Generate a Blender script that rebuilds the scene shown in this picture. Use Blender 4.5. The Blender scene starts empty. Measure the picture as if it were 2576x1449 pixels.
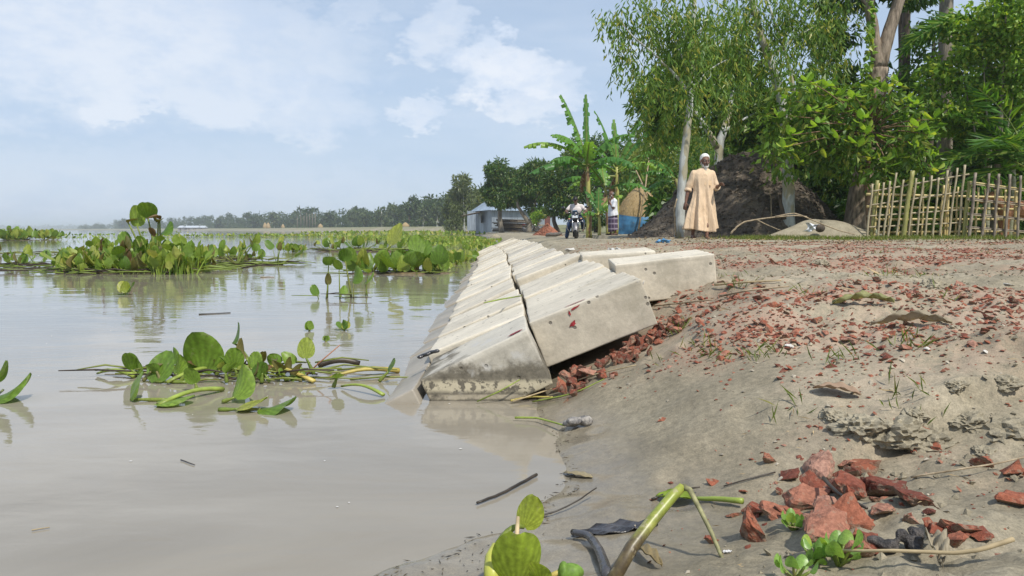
import bpy, bmesh, math, random
import numpy as np
from mathutils import Vector, Matrix, Euler
R = math.radians
rnd = random.Random(7)
nr = np.random.default_rng(11)
SC = bpy.context.scene
COL = SC.collection

# ------------------------------------------------------------------ camera
F_PX, PITCH, CAMZ = 740.0, R(4.52), 0.62
cam_d = bpy.data.cameras.new('camera')
cam_d.sensor_fit = 'HORIZONTAL'; cam_d.sensor_width = 36.0
cam_d.lens = 36.0 * F_PX / 1024.0
cam_d.clip_start = 0.02; cam_d.clip_end = 20000
cam = bpy.data.objects.new('camera', cam_d); COL.objects.link(cam)
cam.location = (0, 0, CAMZ); cam.rotation_euler = (R(90) - PITCH, 0, 0)
SC.camera = cam

# ------------------------------------------------------------------ world, sun, exposure
SUN_EL, SUN_AZ = R(54), R(148)            # azimuth clockwise from +Y (view direction)
SUNV = Vector((math.sin(SUN_AZ) * math.cos(SUN_EL), math.cos(SUN_AZ) * math.cos(SUN_EL), math.sin(SUN_EL)))
sun_d = bpy.data.lights.new('sun', 'SUN'); sun_d.energy = 2.75; sun_d.angle = R(2.0); sun_d.color = (1.0, 0.95, 0.86)
sun = bpy.data.objects.new('sun', sun_d); COL.objects.link(sun)
sun.rotation_euler = (-SUNV).to_track_quat('-Z', 'Y').to_euler()
SC.view_settings.view_transform = 'Standard'; SC.view_settings.look = 'None'
SC.view_settings.exposure = 0.63; SC.view_settings.gamma = 1.0
SC.view_settings.use_curve_mapping = False
SC.render.engine = 'CYCLES'
SC.cycles.use_denoising = True
SC.cycles.max_bounces = 8; SC.cycles.transparent_max_bounces = 8; SC.cycles.volume_bounces = 1
SC.cycles.sample_clamp_indirect = 6.0
SC.cycles.caustics_reflective = False; SC.cycles.caustics_refractive = False


class NT:
    """small node-tree writer"""
    def __init__(s, tree): s.t = tree
    def n(s, typ, **kw):
        nd = s.t.nodes.new(typ)
        for k, v in kw.items():
            if k.startswith('_'): setattr(nd, k[1:], v)
        for k, v in kw.items():
            if not k.startswith('_'):
                key = int(k[1:]) if (k[0] == 'i' and k[1:].isdigit()) else k.replace('__', ' ')
                s.put(nd.inputs[key], v)
        return nd
    def put(s, sock, v):
        if isinstance(v, bpy.types.NodeSocket): s.t.links.new(v, sock)
        elif isinstance(v, bpy.types.Node): s.t.links.new(v.outputs[0], sock)
        else:
            if isinstance(v, (tuple, list)) and len(v) == 3 and sock.type == 'RGBA': v = (*v, 1)
            sock.default_value = v
    def math(s, op, a, b=0.0, c=None, clamp=False):
        nd = s.t.nodes.new('ShaderNodeMath'); nd.operation = op; nd.use_clamp = clamp
        s.put(nd.inputs[0], a); s.put(nd.inputs[1], b)
        if c is not None: s.put(nd.inputs[2], c)
        return nd.outputs[0]
    def ramp(s, fac, *stops):
        nd = s.t.nodes.new('ShaderNodeValToRGB'); s.put(nd.inputs[0], fac)
        el = nd.color_ramp.elements
        while len(el) < len(stops): el.new(0.5)
        for e, (p, c) in zip(el, stops):
            e.position = p
            e.color = (c, c, c, 1) if isinstance(c, (int, float)) else (*c, 1)
        return nd.outputs[0]
    def mix(s, fac, a, b, blend='MIX'):
        nd = s.t.nodes.new('ShaderNodeMix'); nd.data_type = 'RGBA'; nd.blend_type = blend
        s.put(nd.inputs[0], fac); s.put(nd.inputs[6], a); s.put(nd.inputs[7], b)
        return nd.outputs[2]
    def smooth(s, x, lo, hi, out0=0.0, out1=1.0):
        nd = s.t.nodes.new('ShaderNodeMapRange'); nd.interpolation_type = 'SMOOTHSTEP'
        s.put(nd.inputs[0], x); s.put(nd.inputs[1], lo); s.put(nd.inputs[2], hi); s.put(nd.inputs[3], out0); s.put(nd.inputs[4], out1)
        return nd.outputs[0]
    def noise(s, vec, scale, detail=4, rough=0.55, dist=0.0, col=False):
        nd = s.t.nodes.new('ShaderNodeTexNoise')
        if vec is not None: s.put(nd.inputs['Vector'], vec)
        nd.inputs['Scale'].default_value = scale; nd.inputs['Detail'].default_value = detail
        nd.inputs['Roughness'].default_value = rough; nd.inputs['Distortion'].default_value = dist
        return nd.outputs[1] if col else nd.outputs[0]
    def vmul(s, vec, m):
        nd = s.t.nodes.new('ShaderNodeVectorMath'); nd.operation = 'MULTIPLY'
        s.put(nd.inputs[0], vec); nd.inputs[1].default_value = m
        return nd.outputs[0]
    def xyz(s, vec):
        nd = s.t.nodes.new('ShaderNodeSeparateXYZ'); s.put(nd.inputs[0], vec); return nd.outputs
    def bump(s, h, strength=0.3, dist=0.01):
        nd = s.t.nodes.new('ShaderNodeBump'); nd.inputs['Strength'].default_value = strength
        nd.inputs['Distance'].default_value = dist; s.put(nd.inputs['Height'], h); return nd.outputs[0]


VS = 1024.0 / 2576.0
def ray(vx, vy):
    px, py = vx * VS, vy * VS
    c, s_ = math.cos(PITCH), math.sin(PITCH)
    u = 288 - py
    return Vector((px - 512, F_PX * c + u * s_, -F_PX * s_ + u * c))
def W(vx, vy, Y):
    """world point seen at view position (vx, vy) at distance Y ahead"""
    d = ray(vx, vy); return Vector((0, 0, CAMZ)) + d * (Y / d.y)
def G(vx, vy, z=0.0):
    d = ray(vx, vy); return Vector((0, 0, CAMZ)) + d * ((z - CAMZ) / d.z)
def azel(vx, vy):
    d = ray(vx, vy).normalized(); return math.atan2(d.x, d.y), math.asin(d.z)

world = bpy.data.worlds.new('World'); SC.world = world; world.use_nodes = True
wt = world.node_tree; wt.nodes.clear(); w = NT(wt)
sky = w.n('ShaderNodeTexSky'); sky.sky_type = 'NISHITA'; sky.sun_disc = False
sky.sun_elevation = SUN_EL; sky.sun_rotation = SUN_AZ
sky.altitude = 0; sky.air_density = 1.0; sky.dust_density = 1.2; sky.ozone_density = 1.4
tc = w.n('ShaderNodeTexCoord')
X, Y_, Z = w.xyz(tc.outputs['Generated'])
az = w.math('ARCTAN2', X, Y_); el = w.math('ARCSINE', Z)
cv = w.n('ShaderNodeCombineXYZ', X=az, Y=w.math('MULTIPLY', el, 1.9), Z=0.0).outputs[0]
n1 = w.noise(cv, 6.0, 9, 0.62); n2 = w.noise(cv, 17.0, 8, 0.65); n3 = w.noise(w.vmul(cv, (0.5, 1.6, 1)), 4.0, 4, 0.5)
daz = w.math('MULTIPLY', w.math('SUBTRACT', n1, 0.5), 0.30)
de = w.math('ADD', w.math('MULTIPLY', w.math('SUBTRACT', n2, 0.5), 0.13), w.math('MULTIPLY', w.math('SUBTRACT', n1, 0.5), 0.07))
azd = w.math('ADD', az, daz); eld = w.math('ADD', el, de)
def blob(vx, vy, rx, ry, lo, hi, amp):
    a0, e0 = azel(vx, vy); ra, re = rx * VS / F_PX, ry * VS / F_PX
    dx = w.math('MULTIPLY', w.math('SUBTRACT', azd, a0), 1 / ra)
    dy = w.math('MULTIPLY', w.math('SUBTRACT', eld, e0), 1 / re)
    d2 = w.math('ADD', w.math('MULTIPLY', dx, dx), w.math('MULTIPLY', dy, dy))
    return w.smooth(d2, lo, hi, amp, 0.0)
BL = [(120, 60, 560, 190, .1, 1.5, .75), (700, 120, 260, 120, .1, 1.6, .5), (620, 225, 190, 90, .3, 1.2, .62), (365, 240, 120, 58, .3, 1.1, .75),
      (770, 280, 150, 80, .2, 1.3, .5), (1265, 185, 150, 85, .3, 1.25, .95), (1340, 240, 120, 75, .2, 1.3, .75), (1090, 75, 75, 95, .2, 1.3, .6),
      (1165, 190, 70, 80, .2, 1.3, .6), (1025, 295, 78, 45, .2, 1.3, .75), (925, 30, 60, 35, .1, 1.3, .35), (330, 470, 900, 90, .0, 1.5, .3)]
m = None
for b in BL:
    o = blob(*b); m = o if m is None else w.math('MAXIMUM', m, o)
general = w.math('MULTIPLY', w.smooth(n3, 0.42, 0.72), 0.4)            # thin layered cloud all round the sky
m = w.math('MULTIPLY', w.math('MAXIMUM', m, general), .82)
veil = w.smooth(el, -0.02, 0.6, 0.88, 0.35)                            # humid whitish air towards the horizon
hz = w.mix(veil, sky.outputs[0], (3.95, 4.85, 6.15))
shade = w.math('MULTIPLY', w.smooth(n3, 0.5, 0.3), 0.22)
hz = w.mix(shade, hz, (3.4, 4.5, 6.3))
ccol = w.mix(w.smooth(w.math('ADD', w.math('MULTIPLY', n2, .5), w.math('MULTIPLY', n1, .5)), .40, .58), (5.3, 5.95, 7.0), (6.7, 6.95, 7.4))
cl = w.mix(m, hz, ccol)
bg = w.n('ShaderNodeBackground', Color=cl, Strength=0.091)
w.n('ShaderNodeOutputWorld', Surface=bg)

# ------------------------------------------------------------------ helpers
def tag(o, label=None, cat=None, group=None, kind=None):
    if label: o['label'] = label
    if cat: o['category'] = cat
    if group: o['group'] = group
    if kind: o['kind'] = kind
    return o
def empty(name, loc=(0, 0, 0), rz=0.0, parent=None):
    o = bpy.data.objects.new(name, None); COL.objects.link(o); o.location = loc; o.rotation_euler = (0, 0, rz)
    o.empty_display_size = 0.1
    if parent: o.parent = parent
    return o
def mobj(name, me, material=None, parent=None, loc=None, rot=None, scale=None):
    o = bpy.data.objects.new(name, me); COL.objects.link(o)
    if material and (not me.materials): me.materials.append(material)
    if parent: o.parent = parent
    if loc is not None: o.location = loc
    if rot is not None: o.rotation_euler = rot
    if scale is not None: o.scale = (scale,) * 3 if isinstance(scale, (int, float)) else scale
    return o
def np_mesh(name, V, Fq, smooth=False):
    """V (n,3), Fq (m,k) with one k"""
    V = np.asarray(V, np.float32); Fq = np.asarray(Fq, np.int32)
    me = bpy.data.meshes.new(name); k = Fq.shape[1]; mm = len(Fq)
    me.vertices.add(len(V)); me.vertices.foreach_set('co', V.ravel())
    me.loops.add(mm * k); me.loops.foreach_set('vertex_index', Fq.ravel())
    me.polygons.add(mm); me.polygons.foreach_set('loop_start', np.arange(0, mm * k, k, dtype=np.int32))
    me.polygons.foreach_set('use_smooth', np.full(mm, smooth, dtype=bool))
    me.update(calc_edges=True); return me
class MB:
    """collects vertices and faces (any size) for one mesh"""
    def __init__(s): s.v = []; s.f = []; s.m = []
    def add(s, vs, fs, mi=0):
        b = len(s.v); s.v.extend([tuple(p) for p in vs]); s.f.extend([tuple(i + b for i in f) for f in fs]); s.m.extend([mi] * len(fs)); return s
    def tube(s, pts, rad, seg=8, cap=True, mi=0, flat=1.0):
        pts = [Vector(p) for p in pts]; n = len(pts)
        if not isinstance(rad, (list, tuple)): rad = [rad] * n
        up = None; vs = []
        for i, p in enumerate(pts):
            t = (pts[min(i + 1, n - 1)] - pts[max(i - 1, 0)]).normalized()
            if up is None:
                up = Vector((0, 0, 1)) if abs(t.z) < 0.9 else Vector((0, 1, 0))
            a = t.cross(up).normalized(); b = a.cross(t).normalized(); up = b
            for k in range(seg):
                an = 2 * math.pi * k / seg
                vs.append(p + (a * math.cos(an) + b * (math.sin(an) * flat)) * rad[i])
        fs = []
        for i in range(n - 1):
            for k in range(seg):
                k2 = (k + 1) % seg
                fs.append((i * seg + k, i * seg + k2, (i + 1) * seg + k2, (i + 1) * seg + k))
        if cap:
            fs.append(tuple(range(seg))[::-1]); fs.append(tuple((n - 1) * seg + k for k in range(seg)))
        return s.add(vs, fs, mi)
    def box(s, c, size, rot=None, mi=0):
        hx, hy, hz_ = [d / 2 for d in size]
        vs = [Vector((x, y, z)) for x in (-hx, hx) for y in (-hy, hy) for z in (-hz_, hz_)]
        if rot is not None: vs = [rot @ v for v in vs]
        vs = [v + Vector(c) for v in vs]
        return s.add(vs, [(0, 1, 3, 2), (4, 6, 7, 5), (0, 4, 5, 1), (2, 3, 7, 6), (0, 2, 6, 4), (1, 5, 7, 3)], mi)
    def ball(s, c, r, seg=10, rings=7, rot=None, mi=0):
        r = (r, r, r) if isinstance(r, (int, float)) else r
        vs = [Vector((0, 0, -r[2]))]
        for i in range(1, rings):
            th = math.pi * i / rings - math.pi / 2
            for k in range(seg):
                an = 2 * math.pi * k / seg
                vs.append(Vector((r[0] * math.cos(th) * math.cos(an), r[1] * math.cos(th) * math.sin(an), r[2] * math.sin(th))))
        vs.append(Vector((0, 0, r[2])))
        fs = [(0, 1 + (k + 1) % seg, 1 + k) for k in range(seg)]
        for i in range(rings - 2):
            for k in range(seg):
                k2 = (k + 1) % seg; a = 1 + i * seg; b = a + seg
                fs.append((a + k, a + k2, b + k2, b + k))
        a = 1 + (rings - 2) * seg; t = len(vs) - 1
        fs += [(a + k, a + (k + 1) % seg, t) for k in range(seg)]
        if rot is not None: vs = [rot @ v for v in vs]
        return s.add([v + Vector(c) for v in vs], fs, mi)
    def grid(s, fn, nu, nv, mi=0):
        vs = [fn(i / nu, j / nv) for i in range(nu + 1) for j in range(nv + 1)]
        fs = [(i * (nv + 1) + j, (i + 1) * (nv + 1) + j, (i + 1) * (nv + 1) + j + 1, i * (nv + 1) + j + 1) for i in range(nu) for j in range(nv)]
        return s.add(vs, fs, mi)
    def mesh(s, name, smooth=True, mats=None):
        me = bpy.data.meshes.new(name); me.from_pydata(s.v, [], s.f)
        if smooth: me.polygons.foreach_set('use_smooth', np.ones(len(s.f), bool))
        if mats:
            for m_ in mats: me.materials.append(m_)
            me.polygons.foreach_set('material_index', s.m)
        me.update(); return me
    def build(s, name, material, parent=None, smooth=True, **kw):
        me = s.mesh(name, smooth, material if isinstance(material, (list, tuple)) else [material])
        return mobj(name, me, None, parent, **kw)

def _hash(xi, yi, seed):
    h = (xi.astype(np.int64) * 374761393 + yi.astype(np.int64) * 668265263 + seed * 974634777) & 0xffffffff
    h = ((h ^ (h >> 13)) * 1274126177) & 0xffffffff
    h = ((h ^ (h >> 16)) * 2246822519) & 0xffffffff
    return ((h ^ (h >> 15)) & 0xffffff) / float(0xffffff)
def vnoise(x, y, seed=0):
    x = np.asarray(x, float); y = np.asarray(y, float)
    xi = np.floor(x); yi = np.floor(y); fx = x - xi; fy = y - yi
    fx = fx * fx * (3 - 2 * fx); fy = fy * fy * (3 - 2 * fy)
    a = _hash(xi, yi, seed); b = _hash(xi + 1, yi, seed); c = _hash(xi, yi + 1, seed); d = _hash(xi + 1, yi + 1, seed)
    return (a * (1 - fx) + b * fx) * (1 - fy) + (c * (1 - fx) + d * fx) * fy - 0.5
def fbm(x, y, oct=4, seed=0, gain=0.5):
    s_ = 0; a = 1.0
    for o in range(oct):
        s_ = s_ + a * vnoise(x * 2 ** o + 13.7 * o, y * 2 ** o - 7.3 * o, seed + o); a *= gain
    return s_
def sstep(x, a, b):
    t = np.clip((x - a) / (b - a), 0, 1); return t * t * (3 - 2 * t)

# ------------------------------------------------------------------ materials
def new_mat(name):
    m_ = bpy.data.materials.new(name); m_.use_nodes = True; m_.node_tree.nodes.clear(); return m_, NT(m_.node_tree)
def simple(name, col, rough=0.6, spec=0.4, metal=0.0, vary=0.12, scale=8.0, bump=0.0, bscale=40.0, bdist=0.004, objrand=0.0, coat=0.0):
    m_, t = new_mat(name)
    co = t.n('ShaderNodeTexCoord').outputs['Object']
    nz = t.noise(co, scale, 4)
    lo = tuple(c * (1 - vary * 1.6) for c in col); hi = tuple(min(1, c * (1 + vary * 1.6)) for c in col)
    c = t.ramp(nz, (0.3, lo), (0.7, hi))
    if objrand:
        oi = t.n('ShaderNodeObjectInfo')
        c = t.mix(1.0, c, t.ramp(oi.outputs['Random'], (0, 1 - objrand), (1, 1 + objrand * 0.6)), 'MULTIPLY')
    b = t.n('ShaderNodeBsdfPrincipled', Base__Color=c, Roughness=rough, Metallic=metal)
    b.inputs['Specular IOR Level'].default_value = spec
    if coat: b.inputs['Coat Weight'].default_value = coat
    if bump: t.put(b.inputs['Normal'], t.bump(t.noise(co, bscale, 4), bump, bdist))
    t.n('ShaderNodeOutputMaterial', Surface=b); return m_
def leafmat(name, c1, c2, c3=None, trans=0.35, rough=0.42, spec=0.35, spots=0.0, island=True, tcol=None, veins=0.0):
    """leaf: reflecting side and light coming through; hue varies leaf by leaf"""
    m_, t = new_mat(name)
    oi = t.n('ShaderNodeObjectInfo'); ge = t.n('ShaderNodeNewGeometry')
    rv = t.math('FRACT', t.math('ADD', oi.outputs['Random'], ge.outputs['Random Per Island'] if island else 0.0))
    stops = [(0.0, c1), (0.75, c2)] + ([(1.0, c3)] if c3 else [])
    c = t.ramp(rv, *stops)
    co = t.n('ShaderNodeTexCoord').outputs['Object']
    c = t.mix(1.0, c, t.ramp(t.noise(co, 9.0, 3), (0.3, 0.75), (0.7, 1.2)), 'MULTIPLY')
    if spots:
        sp = t.smooth(t.noise(co, 22.0, 5, 0.65), 0.72 - spots * 0.22, 0.80 - spots * 0.2)
        c = t.mix(sp, c, (0.20, 0.13, 0.05))
    if veins:
        vx_, vy_, vz_ = t.xyz(co); vn = t.math('SINE', t.math('MULTIPLY', t.math('DIVIDE', vx_, t.math('ADD', .18, vz_)), veins))
        c = t.mix(1.0, c, t.ramp(t.math('MULTIPLY_ADD', vn, .5, .5), (0, .84), (1, 1.1)), 'MULTIPLY')
        c = t.mix(t.smooth(t.noise(co, 3.2, 6, .75), .56, .66, 0, .45), c, (.36, .33, .22))
    b = t.n('ShaderNodeBsdfPrincipled', Base__Color=c, Roughness=rough); b.inputs['Specular IOR Level'].default_value = spec
    tr = t.n('ShaderNodeBsdfTranslucent', Color=t.mix(1.0, c, tcol or (1.5, 1.45, 0.5), 'MULTIPLY'))
    mx = t.n('ShaderNodeMixShader', i0=trans, i1=b, i2=tr)
    t.n('ShaderNodeOutputMaterial', Surface=mx); return m_
# ------------------------------------------------------------------ ground shape
SHY = [-3, 0, 1.0, 1.32, 1.45, 1.6, 1.75, 1.97, 2.2, 2.6, 4, 10, 20, 51, 153, 208, 417, 900, 1600, 4500]
SHX = [-6, -2.2, -0.6, -0.21, -0.06, 0.08, 0.15, 0.155, 0.14, 0.0, -0.05, -0.2, -0.5, -1.3, -10.5, -49, -154, -540, -1500, -6500]
def shore(y): return np.interp(y, SHY, SHX)
def h_base(x, y):
    x = np.asarray(x, float); y = np.asarray(y, float)
    d = x - shore(y)
    flat = np.interp(d, [-3, -1, 0, .3, .6, .9, 1.4, 2.2, 4], [-.7, -.28, 0, .012, .05, .12, .2, .28, .36]); kf = sstep(y, 1.3, 1.95)
    near = np.interp(d, [-3, -1, 0, .15, .3, .5, .7, 1.0, 1.6, 3.0, 6], [-.7, -.28, 0, .03, .085, .155, .2, .27, .35, .42, .44])
    near = flat * (1 - kf) + near * kf
    xb = x + 0.02 * (y - 2.7)
    blk = np.interp(xb, [-6, -1, -.33, .14, .54, .7, .95, 1.6, 3, 8], [-.9, -.45, -.17, .02, .18, .26, .33, .39, .43, .44])
    far = np.interp(d, [-40, -5, 0, .6, 1.5, 6], [-1.2, -.7, 0, .2, .36, .44])
    emb = np.interp(d, [-60, -5, 0, 2, 4.5, 9, 60], [-1.5, -.7, 0, .3, 1.0, 1.35, 1.5])
    k1 = sstep(y, 2.2, 2.62); k2 = sstep(y, 17.5, 22); k3 = sstep(y, 75, 120)
    z = near * (1 - k1) + blk * k1
    z = z * (1 - k2) + far * k2
    low = np.interp(y, [16, 25, 45, 70], [1, .64, .62, .9]); low = np.where(x > 3.2, np.maximum(low, 1 - sstep(y, 24, 40) * .1), low)
    z = np.where(z > 0, z * low, z)
    return z * (1 - k3) + emb * k3
_dr = random.Random(5); DENTS = [(_dr.uniform(.25, 1.5), _dr.uniform(1.15, 2.6), _dr.uniform(.018, .05), _dr.uniform(.004, .013)) for _ in range(40)] + [(_dr.uniform(.9, 4), _dr.uniform(2.8, 8), _dr.uniform(.05, .12), _dr.uniform(.008, .025)) for _ in range(40)]
def h(x, y):
    x = np.asarray(x, float); y = np.asarray(y, float)
    z = h_base(x, y); d = x - shore(y)
    rough = sstep(d, .35, 1.1) * (1 - .55 * sstep(y, 6, 10))
    sand = np.exp(-(((x - .62) / .3) ** 2 + ((y - 2.15) / .38) ** 2))
    z = z + .035 * sand
    rough = rough * (1 - .85 * sand)
    z = z + rough * (.05 * fbm(x * 1.6, y * 1.6, 2, 3) + .032 * fbm(x * 6, y * 6, 3, 5) + .020 * fbm(x * 22, y * 22, 3, 9) - .014 * np.abs(fbm(x * 11, y * 11, 3, 14)))
    z = z + .006 * fbm(x * 9, y * 9, 3, 21) * sstep(d, 0, .3) + .022 * fbm(x * 5, y * 5, 4, 25) * np.exp(-((d - .1) / .35) ** 2) * (1 - sstep(y, 2.3, 2.6))
    for dx_, dy_, dr_, dd_ in DENTS:
        q = ((x - dx_) ** 2 + ((y - dy_) * .75) ** 2) / dr_ ** 2
        z = z - dd_ * np.exp(-q * 1.6) + dd_ * .55 * np.exp(-(np.sqrt(q) - 1.25) ** 2 * 5)
    # a small broken step in the mud
    e = (y - 1.62) - .35 * (x - .85) + .05 * fbm(x * 7, y * 7, 3, 31)
    win = sstep(x, .62, .8) * (1 - sstep(x, 1.6, 1.9))
    z = z + win * (.06 * sstep(e, -.02, .02) - .03)
    return z
def h1(x, y): return float(h(np.array([x]), np.array([y]))[0])
_GY = np.geomspace(0.5, 400, 4000)
def GS(vx, vy):
    """first ground point along a view direction"""
    d = ray(vx, vy); xs_ = d.x / d.y * _GY; zs = CAMZ + d.z / d.y * _GY
    i = np.argmax(zs <= np.maximum(h(xs_, _GY), 0)); Y = _GY[i]
    return Vector((xs_[i], Y, max(zs[i], 0)))

ZONES = [(1900, 835, .30, .20, 1.0), (2080, 850, .35, .20, .8), (1960, 770, .5, .3, .4), (2250, 900, .4, .25, .55), (2350, 1010, .35, .2, .45), (2480, 880, .5, .3, .5),
         (2120, 1240, .16, .12, 1.0), (2250, 1290, .2, .12, .7), (2420, 1350, .12, .06, 1.0), (2480, 1230, .2, .1, .35), (2150, 1040, .18, .1, .5),
         (2000, 655, 1.4, 1.2, 1.0), (2200, 630, 2.5, 2.0, 1.0), (2400, 650, 1.6, 1.0, .7), (1850, 690, .7, .7, .7), (2150, 700, .9, .7, .8), (2050, 614, 3.0, 2.2, 1.1),
         (2350, 612, 3.0, 2.0, .8), (1700, 625, 1.2, 1.5, .55), (2450, 740, .8, .5, .5), (1600, 860, .12, .12, .8)]
ZW = [(GS(a, b), c, d_, e_) for a, b, c, d_, e_ in ZONES]
def brick_density(x, y):
    s_ = np.zeros_like(np.asarray(x, float))
    for p, rx, ry, wt_ in ZW:
        s_ = np.maximum(s_, wt_ * np.exp(-(((x - p.x) / rx) ** 2 + ((y - p.y) / ry) ** 2)))
    patch = .5 + 2.1 * fbm(x * 1.5, y * 1.9, 3, 55)
    return np.clip(s_ * np.clip(patch, .05, 1.3) + .02, 0, 1)

def axis(*segs):
    out = []
    for a, b, n, mode in segs:
        if mode == 'g' and a > 0: out.append(np.geomspace(a, b, n, endpoint=False))
        elif mode == 'g': out.append(-np.geomspace(-a, -b, n, endpoint=False))
        else: out.append(np.linspace(a, b, n, endpoint=False))
    return np.concatenate(out)
gx = np.concatenate([axis((-4000, -4, 60, 'g'), (-4, -.5, 30, 'l'), (-.5, 2.4, 190, 'l'), (2.4, 10, 130, 'l'), (10, 3000, 60, 'g')), [3000]])
gy = np.concatenate([axis((-3, .5, 14, 'l'), (.5, 3.2, 190, 'l'), (3.2, 9, 150, 'l'), (9, 24, 110, 'l'), (24, 4500, 110, 'g')), [4500]])
XX, YY = np.meshgrid(gx, gy)
ZZ = h(XX, YY)
nx_, ny_ = len(gx), len(gy)
idx = np.arange(nx_ * ny_).reshape(ny_, nx_)
Fq = np.stack([idx[:-1, :-1], idx[:-1, 1:], idx[1:, 1:], idx[1:, :-1]], -1).reshape(-1, 4)
gme = np_mesh('ground', np.stack([XX, YY, ZZ], -1).reshape(-1, 3), Fq, True)
at = gme.attributes.new('brick', 'FLOAT', 'POINT'); at.data.foreach_set('value', brick_density(XX, YY).astype(np.float32).ravel())
green = (np.exp(-((YY - 15.2) / 1.9) ** 2) * sstep(XX, 3.6, 5.5) + .9 * sstep(YY, 36, 48) * sstep(XX - shore(YY), 4, 7) * (1 - .75 * np.exp(-((XX + 0) / 3.5) ** 2) * (1 - sstep(YY, 75, 90))))
at = gme.attributes.new('green', 'FLOAT', 'POINT'); at.data.foreach_set('value', green.astype(np.float32).ravel())

m_, t = new_mat('river_mud')
pos = t.n('ShaderNodeNewGeometry').outputs['Position']
px_, py_, pz_ = t.xyz(pos)
big = t.noise(pos, 1.3, 5, .6); mid = t.noise(pos, 7, 6, .65); fine = t.noise(pos, 55, 5, .7); grit = t.noise(pos, 260, 3, .7)
c = t.ramp(t.math('ADD', t.math('MULTIPLY', big, .6), t.math('MULTIPLY', mid, .4)), (.34, (.215, .186, .128)), (.50, (.315, .277, .196)), (.66, (.42, .375, .275)))
c = t.mix(1.0, c, t.ramp(fine, (.25, .62), (.75, 1.28)), 'MULTIPLY')
c = t.mix(1.0, c, t.ramp(grit, (.3, .72), (.7, 1.2)), 'MULTIPLY')
spk = t.noise(pos, 420, 2, .5); c = t.mix(t.smooth(spk, .70, .76), c, (.09, .075, .055))
ba = t.n('ShaderNodeAttribute', _attribute_name='brick').outputs['Fac']
dust = t.math('MULTIPLY', ba, t.smooth(t.math('ADD', t.math('MULTIPLY', mid, .5), t.math('MULTIPLY', fine, .5)), .38, .60))
c = t.mix(t.math('MULTIPLY', dust, .6), c, (.34, .15, .105))
ga = t.n('ShaderNodeAttribute', _attribute_name='green').outputs['Fac']
c = t.mix(t.math('MULTIPLY', ga, t.smooth(mid, .35, .6)), c, t.ramp(fine, (.3, (.075, .115, .025)), (.7, (.17, .2, .06))))
wet = t.smooth(t.math('ADD', pz_, t.math('MULTIPLY', t.math('SUBTRACT', mid, .5), .05)), .012, .085, 1, 0)
damp = t.smooth(t.math('ADD', pz_, t.math('MULTIPLY', t.math('SUBTRACT', big, .5), .15)), .05, .26, 1, 0)
c = t.mix(t.math('MULTIPLY', damp, .5), c, t.mix(1.0, c, (.66, .65, .62), 'MULTIPLY'))
c = t.mix(t.math('MULTIPLY', wet, .45), c, (.20, .175, .14))
rg = t.math('SUBTRACT', t.math('SUBTRACT', .92, t.math('MULTIPLY', damp, .2)), t.math('MULTIPLY', wet, .56))
hh = t.math('ADD', t.math('MULTIPLY', mid, .5), t.math('ADD', t.math('MULTIPLY', fine, .35), t.math('MULTIPLY', grit, .12)))
hh = t.math('MULTIPLY', hh, t.math('SUBTRACT', 1.0, t.math('MULTIPLY', wet, .93)))
b = t.n('ShaderNodeBsdfPrincipled', Base__Color=c, Roughness=rg, Normal=t.bump(hh, .5, .012))
b.inputs['Specular IOR Level'].default_value = .35
t.n('ShaderNodeOutputMaterial', Surface=b)
MUD = m_
ground = mobj('ground', gme, MUD); tag(ground, kind='structure')

# ------------------------------------------------------------------ river
m_, t = new_mat('silty_water')
pos = t.n('ShaderNodeNewGeometry').outputs['Position']
r1 = t.noise(t.vmul(pos, (1.0, 2.6, 1)), 5.5, 4, .5, .4); r2 = t.noise(t.vmul(pos, (1.0, 2.0, 1)), 1.1, 3, .5, .3); r3 = t.noise(t.vmul(pos, (1, 3, 1)), .12, 3)
cal = t.smooth(t.noise(t.vmul(pos, (.5, 1.5, 1)), .6, 4, .6, .8), .38, .62, .15, 1.5)
hh = t.math('ADD', t.math('MULTIPLY', t.math('MULTIPLY', r1, cal), .22), r2)
c = t.ramp(t.noise(t.vmul(pos, (.6, 1.6, 1)), .9, 5, .6, 1.6), (.3, (.235, .208, .160)), (.7, (.305, .275, .22)))
b = t.n('ShaderNodeBsdfPrincipled', Base__Color=c, Roughness=.025, IOR=1.45, Normal=t.bump(hh, .05, .12))
t.n('ShaderNodeOutputMaterial', Surface=b)
WATER = m_
wx = np.array([-6000, -300, -30, -4, 8, 3000.]); wy = np.array([-4, 8, 40, 300, 5000.])
Xw, Yw = np.meshgrid(wx, wy); iw = np.arange(len(wx) * len(wy)).reshape(len(wy), len(wx))
wme = np_mesh('river', np.stack([Xw, Yw, Xw * 0], -1).reshape(-1, 3), np.stack([iw[:-1, :-1], iw[:-1, 1:], iw[1:, 1:], iw[1:, :-1]], -1).reshape(-1, 4))
tag(mobj('river', wme, WATER), kind='structure')

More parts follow.
